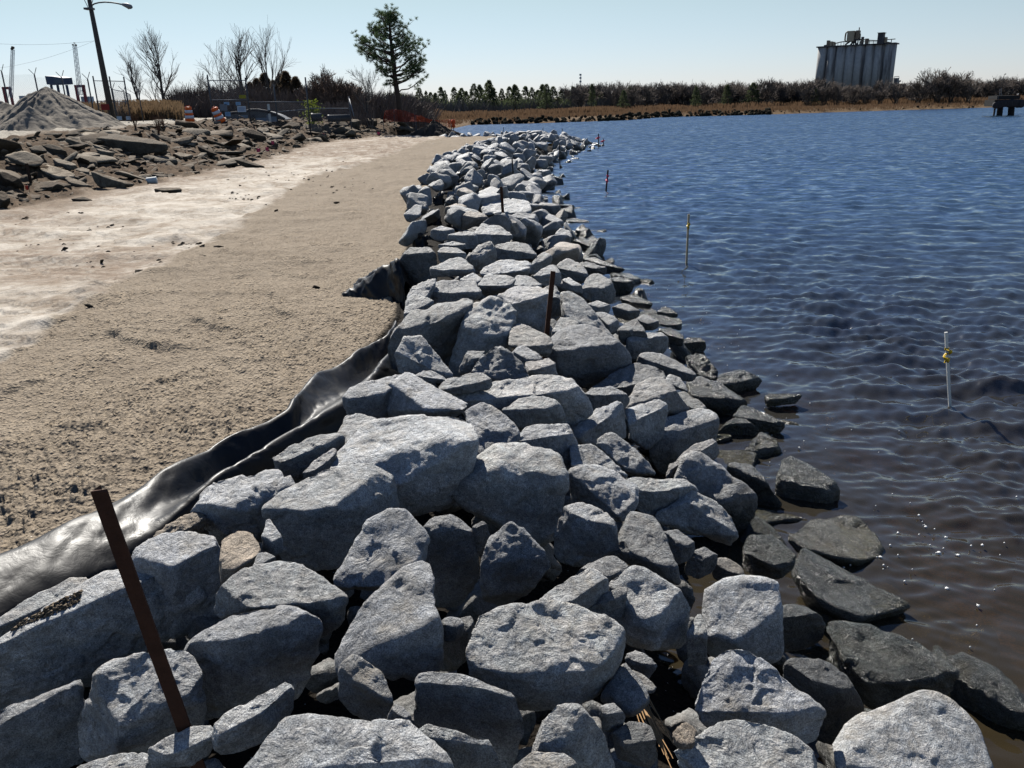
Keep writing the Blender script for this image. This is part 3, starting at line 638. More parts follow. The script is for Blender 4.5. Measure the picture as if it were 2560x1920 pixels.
RK('D','1200,90 1290,20 1350,5 1380,60 1300,70|1390,140 1270,150','bluish boulder behind the top of the second rusty stake',.85)
RK('D','1395,110 1440,90 1530,150 1470,150|1530,200 1480,190 1410,150','small stone right of the second rusty stake top',.9)
RK('D','1560,130 1590,60 1640,60 1740,140 1660,170 1580,170|1755,200 1750,270 1650,280 1560,230 1525,190','upright greenish boulder between second rusty stake and the water',.8)
RK('D','1700,110 1790,90 1890,120 1830,130 1740,120|1900,150 1890,190 1780,210 1740,170','flat stone at the waterline right of the upright greenish boulder',.85)
RK('D','1620,340 1680,330 1780,390 1730,420 1680,390|1790,440 1720,480 1660,420','stone lying right of the long sloping rock',.85)
RK('D','1570,280 1640,255 1730,280 1660,300|1720,340 1640,340 1580,310','small bright topped stone below the upright greenish boulder',1.0)
RK('D','1780,460 1850,400 1910,390 1980,470 1900,450|1980,500 1900,560 1800,530','dark round stone right of the greenish veined block',.62)
RK('D','1850,530 1900,500 2030,465 2125,500 1990,520 1900,540|2130,560 2080,630 1900,650 1830,610','bright flat topped rock over the dark round stone near water',1.05)
RK('C','490,220 560,190 700,220 840,290 945,380 850,350 720,300 610,270|880,410 720,350 600,300 490,280','long dark slab with a pale end sloping toward the water',.7)
RK('D','1910,380 1960,350 2060,390 1990,410|2060,430 1980,460 1920,420','dark stone near the water above the bright flat topped rock',.6)
RK('D','1740,290 1830,280 1940,320 1860,330|1930,360 1850,390 1760,330','dark wide stone behind the bright flat topped rock',.62)
RK('D','1800,235 1860,215 1980,250 2020,280 1900,270|2000,310 1880,290','black wet rock at the waterline beyond the flat waterline stone',.6,1)
RK('D','2050,330 2110,290 2190,340 2120,340|2190,370 2060,360','small wet rock alone at the waterline',.7,.8)
RK('D','1990,360 2100,360 2220,380 2220,420 2080,420|2220,460 2080,430','flat glossy wet slab lapped by the water',.7,1)
RK('D','2060,450 2150,440 2230,480 2230,520 2130,490|2230,560 2170,540','wet plank shaped slab at the water edge',.7,1)
RK('H','505,1040 570,1000 660,965 700,975 770,1040 650,1040|765,1060 700,1110 560,1110 510,1080','rounded boulder above the wide dark boulder near the crumpled liner',.9)
RK('H','835,1060 860,1010 960,970 1100,965 1180,1000 1150,1040 1000,1050 900,1070|1180,1030 1140,1080 960,1080 850,1090','flat pale boulder with dirt caught on its top',1.1)
RK('H','770,930 820,860 890,840 930,880 860,900 800,960|930,970 860,1010 830,1050 780,1000','upright brownish boulder above the flat pale one',.85,0,.2)
RK('H','935,880 1030,850 1160,860 1220,930 1100,880 1000,900|1220,950 1160,980 1000,970 940,970','dark speckled boulder with a pointed left end on the crest',.75)
RK('H','1220,950 1270,910 1320,940 1260,980 1190,1000|1310,1000 1240,1060 1170,1070','bluish block right of the flat pale boulder',.9)
RK('H','540,910 570,880 680,890 730,920 640,920|735,970 660,990 550,970','grey boulder left of the upright brownish one',.9)
RK('H','535,860 640,840 730,860 640,870|730,890 560,890','thin slab lying over the grey boulder on the sand side',.85)
RK('H','285,940 330,890 500,880 530,920 400,920|540,1000 450,1080 330,1150 290,1000','large dark boulder beside the crumpled liner with torn plastic on it',.55)
RK('H','790,790 850,720 950,730 1060,800 960,790 880,780|1060,820 1000,850 930,870 830,850 795,820','big domed boulder on the crest before the third rusty stake',.92)
RK('H','605,800 680,780 790,770 800,800 700,800|820,860 740,890 640,840','pale stone left of the big domed boulder',1.0)
RK('H','485,760 560,735 650,760 580,770|650,800 580,840 490,800','grey stone at the sand edge left of the big domed boulder',.9)
RK('H','700,660 740,630 820,640 880,670 800,680|880,710 780,740 700,760','dark brown capped rock left of third rusty stake',.6,0,.6)
RK('H','900,700 960,685 1090,710 1040,720|1100,770 1070,790 960,750','brown low stone at the foot of the third rusty stake',.8,0,.4)
RK('H','1030,670 1080,650 1230,650 1210,680 1100,680|1235,750 1190,780 1100,720','blue grey squared boulder right of the third rusty stake',.9)
RK('H','1240,660 1330,660 1400,700 1350,720|1400,730 1330,810 1260,720','leaning slab right of the blue grey squared boulder',.85)
RK('H','1350,790 1390,750 1450,770 1470,810 1400,800|1460,850 1390,830','pale stone near the waterline under the leaning slab',1.0)
RK('H','1470,830 1530,820 1640,860 1680,870 1620,890|1680,940 1640,960 1500,900','large black wet rock jutting into the water',.55,1)
RK('H','1490,760 1540,720 1570,760 1540,780|1570,800 1500,800','small wet rock above the jutting black one',.6,1)
RK('H','1580,820 1610,800 1670,850 1620,850|1680,900 1600,890','wet block with a thin slab on it at the water edge',.6,1)
RK('H','1360,1010 1430,960 1520,1000 1570,1060 1470,1040|1570,1110 1500,1130 1390,1080','sloped boulder right of the bluish block',.85)
RK('H','1490,1000 1560,980 1700,1020 1620,1030|1700,1070 1600,1060','dark flat rock above the upright greenish boulder',.6,.5)
RK('H','1540,960 1620,955 1740,1000 1830,1030 1700,1010|1800,1060 1650,1010','long wet flat rock reaching the water',.6,.8)
RK('H','860,570 1000,540 1160,550 1180,640 1040,620 900,640|1180,650 1000,660 850,660','broad flat pale rock behind the third rusty stake',1.05)
RK('H','600,600 650,580 740,600 680,620|730,650 640,690 590,640','tan mud stained stone on the sand edge near third rusty stake',.85,0,.8)
RK('C','0,780 30,730 180,640 330,575 350,610 290,690 230,730 100,810 20,860|360,650 385,800 400,880 330,890 180,860 120,930 10,890','bright wedge shaped rock with a clean flat top',1.12)
RK('C','395,650 430,620 560,590 700,580 720,620 640,650 580,690 440,740 410,720|720,680 640,780 590,870 570,960 440,890 415,780','rough topped rock right of the bright wedge',1.0)
RK('C','370,640 420,520 480,460 610,390 700,410 780,500 700,480 560,500 450,540|880,660 740,720 700,600 560,590 430,620','pinkish round backed boulder behind the rough topped rock',.8,0,.2)
RK('C','640,770 700,720 800,710 930,640 1010,640 1110,690 1080,740 900,780 800,830 640,850|1125,760 1110,900 950,960 850,1000 740,1080 700,1190 620,1150 590,1000 580,900 630,830','big squared block with a deep shaded front toward the water',.88)
RK('C','180,870 210,830 270,825 390,890 460,960 560,1060 620,1140 500,1130 380,1090 300,1010 220,960|625,1160 470,1150 380,1120 200,980','lumpy sunlit elongated rock below the bright wedge',1.0,tilt=(.2,-.6),rough=.03)
RK('C','0,920 90,915 180,960 300,1060 400,1160 250,1110 100,1095 -20,1090 -30,960|400,1170 200,1150 0,1150','smooth grey rock sloping right below the boxy boulder',.95,tilt=(.2,-.5))
RK('C','-60,1110 20,1100 150,1095 260,1110 390,1170 490,1240 505,1310 440,1380 350,1500 250,1340 150,1200 90,1150|500,1330 430,1470 360,1530 250,1500 0,1420 -60,1300','rock with half its face in a diagonal shadow',.95,tilt=(.1,-.6))
RK('C','400,1185 480,1180 680,1180 730,1215 870,1210 950,1230 900,1260 750,1270 620,1300 520,1290 470,1230|960,1290 900,1390 740,1480 610,1520 500,1430 480,1350 510,1290','bright flat topped rock right of the diagonally shadowed one',1.15)
RK('C','770,1210 800,1120 850,1050 950,990 1010,1000 1110,1060 1200,1140 1390,1270 1400,1330 1260,1290 1130,1370 1000,1230 900,1180|1410,1400 1400,1580 1230,1600 1100,1400 960,1280 860,1200','large rough boulder right of the bright flat topped rock',.85,tilt=(.15,-.8))
RK('C','720,1110 800,1040 950,930 1080,885 1110,900 1000,950 870,1010 800,1070 740,1130|1115,1000 1060,1040 960,990 850,1060 770,1180 730,1200','thin tan edged slab leaning behind the large rough boulder',.95,0,.2)
RK('C','930,1300 1010,1330 1100,1420 1180,1500 1240,1640 1100,1520 990,1440 900,1400|1240,1680 1000,1680 650,1520 620,1510','long speckled boulder below the bright flat topped rock',.9,tilt=(.4,-.6))
RK('C','870,450 910,400 960,390 1100,430 1250,520 1330,570 1200,580 1040,570 900,530|1360,610 1280,720 1180,770 1100,700 1040,630 890,520','damp smooth boulder overhanging a black gap by the water',.72,.3)
RK('C','1095,440 1150,370 1260,335 1290,370 1200,430 1250,440|1300,380 1440,395 1455,420 1410,480 1310,540 1250,500','twin horned wet rock standing at the waterline',.7,.6)
RK('C','1230,690 1290,620 1340,615 1500,680 1640,750 1520,740 1400,690|1645,790 1600,830 1440,790','wet slab pointing into the water above the dark pyramid rock',.7,.7)
RK('C','1190,770 1290,680 1350,690 1400,760 1300,740|1460,860 1430,950 1280,1010 1200,1000 1120,1040 1115,870 1130,780','dark pyramid rock close to the waterline',.55)
RK('C','1320,990 1400,940 1450,850 1500,830 1540,850 1590,940 1480,920 1420,990|1635,1060 1600,1150 1550,1230 1400,1090 1350,1030','dark thumb shaped rock at the waterline',.52)
RK('C','1190,1090 1260,1070 1380,1080 1440,1150 1510,1230 1380,1150|1610,1380 1600,1460 1450,1480 1400,1340 1390,1260 1200,1130','dark sloping boulder below the thumb shaped rock',.55)
RK('C','1640,1060 1700,1030 1760,1060 1900,1160 2090,1250 1960,1290 1800,1250 1640,1200|2050,1380 2000,1460 1890,1490 1700,1420 1580,1330 1600,1230','saddle shaped wet rock washed by the water',.7,.8)
RK('C','780,520 860,505 960,570 1040,630 930,640 860,600|1040,650 880,650','dark lumpy stone beside the damp smooth boulder',.6,.4)
RK('C','700,410 750,365 830,400 880,500 800,440|880,510 760,450','small pale stone behind the pinkish round backed boulder',.95)
RK('C','870,220 960,195 1030,240 1100,350 1110,400 1000,380 900,280|1100,420 980,400 890,320','pitted wet rock sparkling at the waterline',.65,1,rough=.035)
RK('C','780,130 870,85 970,80 1030,110 940,110 850,120|1030,140 1000,190 830,210 800,150','black wet rock beside the wet plank shaped slab',.6,.8)
RK('C','1490,540 1540,520 1800,530 1640,560 1520,560|1650,600 1500,620','flat rock awash in the shallows',.7,1,dz=-.05)
RK('G','590,690 640,680 760,740 900,830 1030,880 1100,930 1000,970 850,980 730,920 680,860 620,790|1050,970 900,1000 740,950 600,850','large flat dark green wet slab sloping into the water',.62,1,tilt=(.25,-.25),rough=.012)
RK('G','575,625 660,560 760,520 850,525 920,570 970,640 960,700 850,720 720,680 620,660|900,760 700,720 580,670','rounded boulder half under water with yellow algae',.8,1,.5,tilt=(.2,-.15),dz=-.06)
RK('G','350,680 400,620 480,610 580,690 560,730 500,750 420,700|580,740 540,800 440,780 360,720','small glistening wet rock left of the flat green slab',.65,1)
RK('G','200,870 290,800 360,780 390,810 490,815 515,950 440,970 380,1030 330,1090 240,1060 190,1040 183,930|518,1020 515,1170 480,1200 400,1180 300,1120 200,1080','clean light coloured block standing among dark wet rocks',1.2,tilt=(0,-.6),rough=.012)
RK('F','1710,1310 1840,1240 1920,1225 1990,1265 2090,1300 2120,1370 2060,1400 1990,1470 2000,1530 1920,1540 1850,1480 1830,1400 1760,1340|2160,1420 2196,1551 2170,1640 2100,1710 1980,1700 1850,1620 1760,1560 1800,1500','boulder with a sunlit left face beside the light block',1.05,tilt=(-.1,-.6))
RK('G','515,915 590,910 680,965 600,980 520,990|730,1000 720,1060 640,1120 530,1140','wet dark boulder between the light block and flat green slab',.6,.8)
RK('G','735,1040 770,1000 850,1000 1000,1060 1080,1110 1250,1180 1310,1220 1250,1250 1000,1260 920,1280 880,1200 830,1140|1325,1280 1300,1320 1100,1360 1000,1390 930,1320 860,1200 740,1080','large wet boulder with pale streaks at the water edge',.72,1,rough=.025)
RK('G','160,1420 260,1280 230,1180 290,1130 350,1120 450,1200 560,1300 660,1380 560,1390 480,1420 420,1330 340,1290 300,1350|700,1420 690,1520 600,1530 480,1460 300,1450 160,1440','peaked boulder in front of the clean light block',1.0,tilt=(.2,-.6))
RK('G','540,1180 700,1165 760,1200 860,1300 780,1310 680,1280|880,1400 860,1500 730,1540 680,1400 560,1280','dark speckled boulder behind the palest speckled corner boulder',.5,.6)
RK('G','775,1560 820,1500 900,1430 1040,1390 1190,1305 1280,1330 1370,1390 1400,1480 1440,1600 1480,1680 1400,1760 820,1760 790,1640|1490,1720 1450,1850 850,1850 780,1640','large salt and pepper speckled boulder at the bottom right',1.3,tilt=(.1,-.55),rough=.012)
RK('G','1270,1180 1310,1145 1370,1140 1500,1210 1623,1280 1640,1420 1560,1400 1400,1300 1320,1230|1640,1600 1500,1560 1400,1420 1330,1280','wet dark boulder at the right frame edge by the speckled one',.6,1)
RK('G','60,1590 200,1520 280,1445 400,1455 560,1510 650,1550 690,1590 680,1660 600,1700 200,1700 100,1660|695,1640 690,1780 150,1780 70,1640','pale boulder on the bottom edge right of the pine straw',1.2,tilt=(0,-.5))
RK('G','40,1510 90,1455 140,1480 140,1540 90,1560|120,1570 50,1560','small brown pitted stone beside the pine straw',.5,0,1,rough=.05)
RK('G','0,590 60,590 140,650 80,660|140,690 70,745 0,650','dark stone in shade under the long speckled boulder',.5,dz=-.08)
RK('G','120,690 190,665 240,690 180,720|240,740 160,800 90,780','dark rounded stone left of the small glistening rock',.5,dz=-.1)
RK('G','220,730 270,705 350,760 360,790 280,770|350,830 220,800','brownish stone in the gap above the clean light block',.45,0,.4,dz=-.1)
RK('G','105,1060 150,960 185,1000 190,1060 150,1050|190,1200 110,1200','thin shard standing left of the clean light block',.75,dz=-.05)
RK('F','590,960 640,930 830,925 900,990 800,1000 650,1010|930,1130 920,1300 830,1400 810,1480 680,1480 660,1400 640,1200 650,1080','deep set dark boulder right of the diamond shaped rock',.7)
RK('F','900,985 960,955 985,965 930,1000|1015,1120 960,1175 930,1130','brick sized dark stone under the square fronted boulder',.6)
RK('F','1010,1040 1080,990 1150,950 1210,1000 1370,1170 1200,1150 1050,1200|1375,1210 1250,1340 1080,1450 960,1380 945,1290','five sided blue grey boulder facing forward under the square fronted one',.85,tilt=(0,-1))
RK('F','1450,860 1530,840 1680,910 1770,1000 1600,960 1500,930|1770,1080 1740,1150 1560,1230 1420,1200 1400,1060','oval shaded boulder right of the square fronted one',.85)
RK('F','1290,1440 1400,1350 1600,1230 1640,1240 1700,1280 1640,1310 1560,1380 1450,1440 1350,1450|1710,1340 1680,1400 1560,1480 1430,1470 1290,1460','loaf shaped rock lit on its upper side behind the light flat boulder',1.0)
RK('F','1860,890 1960,930 2040,1090 2120,1230 1900,1180 1800,1060|2130,1330 1920,1230 1740,1150','shaded slab behind the boulder with a sunlit left face',.65)
RK('F','1700,1380 1810,1350 1810,1400 1700,1430|1790,1520 1740,1560 1560,1490','dark stone below the loaf shaped rock',.6)
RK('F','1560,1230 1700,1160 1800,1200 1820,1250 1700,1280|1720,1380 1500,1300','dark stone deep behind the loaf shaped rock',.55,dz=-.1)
RK('B','175,1100 190,1040 270,950 400,920 640,880 760,900 870,960 930,1020 800,1050 700,1140 560,1190 350,1150 200,1130|900,1050 760,1160 700,1250 620,1340 520,1390 400,1380 300,1290 140,1180 135,1120','rounded rough boulder against the liner left of the large pale one',1.05,rough=.035)
RK('B','765,790 830,740 930,680 1100,620 1250,575 1310,600 1200,670 1000,730 850,810|1250,690 1100,800 1010,950 940,1020 830,900 770,840','shaded boulder beside the lower fold of the liner',.8)
RK('B','1005,890 1100,800 1250,700 1260,740 1200,800 1080,880|1200,860 1130,930 1010,960','tan grey stone squeezed left of the orange stained boulder',.9,0,.2)
RK('B','1330,560 1360,410 1430,405 1590,460 1620,510 1500,550 1400,620 1360,700 1250,720|1480,600 1420,720 1360,780 1170,890 1210,800','ragged tall rock left of the orange stained flat boulder',.9,rough=.035)
RK('B','690,1390 720,1250 760,1290 840,1400 760,1440|850,1520 790,1550 685,1490','small stone left of the large pale boulder, near the tan one',.9)
RK('B','620,1640 660,1530 720,1520 780,1560 700,1600|700,1659 640,1659','little stone under the left side of the large pale boulder',.9)
RK('E','1400,680 1480,590 1600,550 1650,500 1780,455 1880,500 1800,560 1640,640|1850,640 1640,680','lumpy brown clod of hardened mud lying on the liner',.7,0,1,rough=.05)
# ---------------------------------------------------------------- the rest of the berm: smaller and farther boulders
def base_rocks(n, sub, flat=1.0, seed0=500, p=18, rough=.03):
    out = []
    for k in range(n):
        g = np.random.default_rng(seed0 + k)
        ax = np.array([1.0, g.uniform(.65, .95), g.uniform(.5, .8) * flat]) * .5
        P = g.normal(size=(int(g.integers(9, 14)), 3)); P /= np.linalg.norm(P, axis=1)[:, None]; P = np.sign(P) * np.abs(P) ** .7 * ax
        V, Fc, c = star_rock(P, sub, seed0 + k, p, rough, 5); out.append((V, Fc))
    return out
def rot_rand(g, tilt=.5):
    return (Matrix.Rotation(g.uniform(0, 6.28), 3, 'Z') @ Matrix.Rotation(g.normal(0, tilt), 3, 'X') @ Matrix.Rotation(g.normal(0, tilt), 3, 'Y'))
def scatter_berm():
    g = np.random.default_rng(21); prs = base_rocks(14, 4)
    meshes = []
    for k, (V, Fc) in enumerate(prs):
        o = mesh_obj('boulder', V, Fc, M['rock']); meshes.append(o)
    # candidate spots over the berm from the domed boulder outward
    cand = []
    for y0, y1, s, n in ((13.0, 22, .62, 900), (22, 34, .66, 1200), (34, 48, .66, 1500), (48, 62, .74, 1800)):
        for _ in range(n):
            x, y = g.uniform(-9, 6.5), g.uniform(y0, y1); cand.append((x, y, s))
    cand = np.array(cand); t = -water_sd(cand[:, 0], cand[:, 1]); d, sd_ = polydist(BANK_LINE, cand[:, 0], cand[:, 1], False)
    dl, sl_ = polydist(le, cand[:, 0], cand[:, 1], False)
    ok = (t > -.75) & (t < 4.7) & (d * sd_ < -.5) & ~((cand[:, 1] < 46) & (dl * sl_ > .1)); cand, t = cand[ok], t[ok]
    pts = []
    for (x, y, s), tt in zip(cand, t):
        if all((x - a) ** 2 + (y - b) ** 2 > (.52 * (s + c)) ** 2 for a, b, c, _ in pts): pts.append((x, y, s, tt))
    pts.sort(key=lambda q: q[1])
    used = 0; rest_v, rest_f, nb = [], [], 0
    groups = ('between the third rusty stake and the dark stake', 'between the dark stake and the red ribboned water stake', 'on the far bend of the berm')
    LIM = 300 - 166 - 58
    for i, (x, y, s, tt) in enumerate(pts):
        sz = s * g.uniform(.75, 1.35) * (.85 if tt < .6 else 1.0); z = float(prof(np.array([x]), np.array([y]))[0]) - .22 * sz + g.normal(0, .05)
        Rm = rot_rand(g, .45)
        if used < LIM:
            o = meshes[used] if used < len(meshes) else meshes[int(g.integers(len(meshes)))].copy()
            if used >= len(meshes): COL.objects.link(o)
            o.location = (x, y, z); o.scale = (sz * g.uniform(.9, 1.2), sz * g.uniform(.8, 1.1), sz * g.uniform(.75, 1.05)); o.rotation_euler = Rm.to_euler()
            tone = g.uniform(.72, 1.15); br = .6 if g.random() < .08 else 0
            wet = .8 if tt < .35 else 0
            o.color = (tone, wet, br, 1)
            side = 'wet at the waterline' if tt < .45 else 'on the water side' if tt < 1.9 else 'on the crest' if tt < 3.5 else 'on the sand side'
            dist = int(y)
            size = 'small' if sz < .58 else 'medium' if sz < .72 else 'large'
            col = 'tan' if br else 'dark' if tone < .85 else 'grey' if tone < 1.02 else 'pale'
            where = 'before the third rusty stake' if y < 19 else 'beyond the third rusty stake' if y < 26 else 'beside the dark stake' if y < 36 else 'before the bend'
            tag(o, f'{size} {col} boulder {side}, {where}', 'boulder', GR); used += 1
        else:
            V, Fc = prs[int(g.integers(len(prs)))]; 
            Vw = (V * np.array([sz * g.uniform(.9, 1.2), sz * g.uniform(.8, 1.1), sz * g.uniform(.75, 1.05)])) @ np.array(Rm).T + np.array([x, y, z])
            rest_v.append(Vw); rest_f.append(Fc + nb); nb += len(Vw)
    if rest_v:
        o = mesh_obj('riprap', np.vstack(rest_v), np.vstack(rest_f), M['rock']); o.color = (.95, 0, 0, 1)
        tag(o, 'far stretch of grey riprap rocks bending round to the left', 'riprap', kind='stuff')
    # small stones filling the gaps
    V0 = base_rocks(6, 4, .9, 700, 45, .05); vs, fs_, nb = [], [], 0
    for _ in range(2300):
        y = 1.0 + 44 * g.random() ** 2.0; x = g.uniform(-4.4, 4.6); tt = -float(water_sd(np.array([x]), np.array([y]))[0])
        dl, sl_ = polydist(le, np.array([x]), np.array([y]), False)
        if tt < -.9 or (dl * sl_)[0] > -.75: continue
        if y > 3 and tt > 5.2: continue
        sz = g.uniform(.16, .46); V, Fc = V0[int(g.integers(6))]; z = float(prof(np.array([x]), np.array([y]))[0]) - .44 - .2 * g.random()
        vs.append((V * sz) @ np.array(rot_rand(g, 1)).T + np.array([x, y, z])); fs_.append(Fc + nb); nb += len(V)
    o = mesh_obj('gap_stones', np.vstack(vs), np.vstack(fs_), M['rock']); o.color = (.62, 0, .12, 1)
    tag(o, 'small stones filling the dark gaps between the boulders', 'stones', kind='stuff')
    print('berm rocks', len(pts), used)
scatter_berm()
def waterline():
    g = np.random.default_rng(58); prs = base_rocks(8, 4, .75, 760, 40, .035); ms = [mesh_obj('wet_rock', V, Fc, M['rock']) for V, Fc in prs]; n = 0; pts = []
    while n < 58:
        y = 2.6 + 22 * g.random() ** 1.5; x = g.uniform(1.2, 3.4); sdv = float(water_sd(np.array([x]), np.array([y]))[0])
        if not -.55 < sdv < .95: continue
        s = g.uniform(.34, .72) * (.8 if sdv > .4 else 1)
        if any((x - a) ** 2 + (y - b) ** 2 < (.36 * (s + c)) ** 2 for a, b, c in pts): continue
        pts.append((x, y, s)); o = ms[n] if n < 8 else ms[int(g.integers(8))].copy()
        if n >= 8: COL.objects.link(o)
        o.location = (x, y, -.02 - .20 * s * (1 if sdv > .3 else .2) - .16 * max(0, sdv)); o.scale = (s * g.uniform(.9, 1.4), s, s * g.uniform(.7, 1)); o.rotation_euler = rot_rand(g, .35).to_euler(); o.color = (g.uniform(.6, .95), 1, g.choice([0, 0, .4]), 1); n += 1
        near = 'by the speckled corner boulder' if y < 4 else 'by the flat dark green slab' if y < 6.5 else 'level with the white stake' if y < 9.5 else 'below the second rusty stake' if y < 15 else 'farther along the berm'
        tag(o, f"{'small' if s < .48 else 'bigger'} dark wet rock {'under the water' if sdv > .35 else 'awash at the waterline' if sdv > 0 else 'just above the waterline'}, {near}", 'boulder', 'dark wet rocks along the waterline')
waterline()
# ---------------------------------------------------------------- on the land side: rubble, liner, stakes, drums
def bank_surf(x, y): return ground_z(x, y)[0] + .10
def hit(u, v, lift=0.0):
    dr = ray(u, v); ts = np.geomspace(1, 240, 2500); Q = CAM + ts[:, None] * dr
    b = Q[:, 2] < ground_z(Q[:, 0], Q[:, 1])[0] + lift
    return Q[int(np.argmax(b))] if b.any() else Q[-1]
GC = 'broken concrete of the rubble bank'
def SL(crop, spec, label, tone=1.0, brown=0.2, tilt=(0, -.25), dz=.12, rough=.012, name='concrete_slab', cat='slab'):
    P, t0 = trace_points(spec, crop, lambda x, y: ground_z(x, y)[0], dz, tilt)
    return tag(put_rock(P, t0, name, label, cat, GC, M['concrete'], 4, tone * random.uniform(.9, 1.1), 0, brown, 40, rough, 5, 1.0), kind='thing')
SL('J','750,1060 800,1035 880,1030 1100,1060 1250,1090 1295,1110 1200,1105 1000,1085 850,1075|1290,1150 1230,1170 1000,1130 830,1105','very long thick concrete slab lying across the rubble bank',.62,.35,dz=.45)
SL('L','90,540 270,490 390,480 540,530 640,590 690,660 600,690 420,690 330,640 200,600|560,705 430,700','rounded pale slab tilted toward the sand, half in shadow',.95,.1,(.1,-.6),.3)
SL('L','815,595 880,590 1100,650 1185,700 1100,700 900,660|1185,730 1130,770 970,760 840,720','thick pale slab with a clean broken front edge',1.2,.1,(0,-.3),.25)
SL('L','610,740 740,690 1000,770 1170,850 1050,880 880,870 700,790|1150,890 900,920 700,840','largest pale tan slab lying flat at the lower left',1.35,.15,(.05,-.3),.2)
SL('L','990,890 1030,870 1200,920 1400,1010 1250,1000 1080,960|1440,1050 1300,1070 1100,1060 1080,990','slab with rounded top edge below the largest pale tan one',.9,.4,(.1,-.3),.15)
SL('L','1370,780 1430,790 1700,880 2050,985 1950,985 1780,940 1600,880|2040,1020 1850,1040 1500,1020 1420,900','long pale edged plank of concrete leaning over a black hollow',1.0,.2,(.2,-.3),.3)
SL('L','500,1010 620,960 700,935 900,950 1080,990 1000,1010 800,1030 560,1040|1090,1060 1000,1110 800,1120 560,1090','gravelly brown slab at the foot of the rubble near orange red flag',.8,.8,(0,-.3),.18)
SL('J','1185,1450 1240,1440 1380,1440 1395,1455 1250,1465|1390,1475 1200,1478','flat slab lying alone on the sand before the rubble',.75,.4,(0,-.2),.1)
SL('L','1240,510 1300,495 1480,500 1525,530 1450,545 1300,535|1520,590 1300,610 1250,570','pale slab left of the black hollow under the long thick slab',1.1,.1,(0,-.2),.22)
SL('L','1470,440 1520,445 1760,495 1680,500 1560,480|1750,520 1570,510','thin slab poking out left of the long thick slab',1.2,.1,(.1,-.3),.25)
SL('L','1420,375 1480,385 1660,460 1560,430|1640,475 1480,430','thin pale slab just above the poking one',1.25,0,(.2,-.3),.25)
SL('L','1000,285 1060,275 1250,330 1400,385 1290,370 1100,310|1390,400 1200,370 1010,330','long narrow slab with a sunlit upper edge left of the long thick slab',.9,.2,(.15,-.4),.25)
SL('L','1060,400 1150,380 1280,355 1310,380 1200,410|1300,440 1160,460 1080,430','brown brick faced chunk below the long narrow slab',.6,.8,(0,-.4),.2)
SL('L','450,430 560,390 640,400 720,480 600,470 500,460|720,500 640,530 500,500','dark grey chunk above the rounded pale slab',.5,.2,(0,-.5),.25)
SL('L','640,390 740,365 900,400 1010,480 880,460 760,440|1060,580 900,540 740,480','big dark chunk sloping down right above the thick pale slab',.55,.4,(.2,-.6),.25)
SL('L','160,410 220,400 320,450 350,480 240,460|340,490 170,490','dark chunk at the left above the rounded pale slab',.5,.4,(0,-.5),.2)
SL('L','70,600 150,585 260,650 180,660|260,680 90,650','grey lump left of the rounded pale slab',.7,.2,(0,-.5),.2)
SL('L','-60,1120 20,1080 90,1120 150,1200 60,1250 -60,1200|160,1260 100,1340 0,1420 -60,1430','big brown boulder of concrete at the left frame edge by the sand',.7,.7,(.1,-.5),.3)
SL('L','-30,800 60,790 200,860 300,900 200,960 50,900|380,1030 250,1060 50,1040 -30,1000','reddish dark slab leaning behind the orange red flag',.4,1,(.2,-.7),.3)
SL('L','160,1190 240,1120 450,1140 620,1170 560,1200 330,1200|600,1240 430,1260 300,1250 170,1230','flat reddish slab the orange red flag stands on',.75,.8,(0,-.2),.1)
SL('L','1090,1210 1180,1190 1300,1180 1420,1230 1300,1215|1425,1260 1250,1250','low dark slab at the very edge of the sand',.5,.5,(0,-.3),.08)
SL('L','1180,770 1250,720 1370,760 1360,800 1260,790|1365,840 1200,830','layered pale chunk between the two leaning planks',1.0,.2,(0,-.3),.2)
SL('L','1250,210 1300,180 1580,215 1570,230 1400,230 1290,240|1560,260 1420,265 1280,280','pale whitish slab behind the long thick slab',1.4,0,(0,-.3),.2)
SL('L','1000,230 1080,190 1200,180 1240,210 1100,220|1240,270 1100,280 1010,260','dark slab left of the pale whitish slab',.45,.5,(0,-.5),.2)
SL('L','650,220 760,205 960,195 940,220 800,225|940,240 780,270 660,270','long dark low slab under the front sand heap',.55,.4,(0,-.4),.15)
SL('L','780,300 860,250 930,235 980,280 880,290|990,310 850,320','grey rounded chunk below the front sand heap',.8,.1,(0,-.5),.15)
SL('N','100,1290 150,1275 330,1370 450,1430 340,1400 200,1330|400,1450 250,1430 120,1360','dark slab dipping steeply right of the black hollow',.45,.5,(.3,-.5),.3)
SL('N','470,1440 560,1430 680,1490 720,1510 600,1490|700,1530 520,1490','small slab below the steeply dipping dark one',.8,.2,(.2,-.3),.15)
SL('N','770,1510 850,1500 1030,1560 1280,1640 1100,1620 900,1560|1250,1650 1000,1640 790,1560','dark plank shaped slab pointing onto the pale sand',.55,.4,(.2,-.4),.2)
SL('N','890,1050 960,980 1040,990 1200,1060 1290,1130 1100,1080 960,1060|1290,1190 1200,1220 1000,1150 910,1100','brown earth caked block on the crest of the rubble',.55,.9,(.2,-.6),.35)
SL('N','1110,980 1180,950 1300,960 1330,1010 1230,1040|1320,1040 1230,1070 1130,1020','pale grey block beside the earth caked one',1.05,.05,(0,-.5),.3)
SL('N','1310,960 1360,955 1480,1000 1430,1010|1470,1020 1330,1000','pale plank behind the pale grey block',1.1,.1,(.2,-.4),.25)
SL('N','1470,990 1530,975 1690,1030 1620,1040|1680,1060 1480,1020','slab lying right of the pale plank',1.05,.1,(.2,-.3),.25)
SL('N','1570,950 1650,890 1720,850 1850,900 1870,930 1750,920 1650,950|1870,980 1750,1000 1570,980','arched brown slab on the skyline of the rubble',.65,.7,(0,-.5),.3)
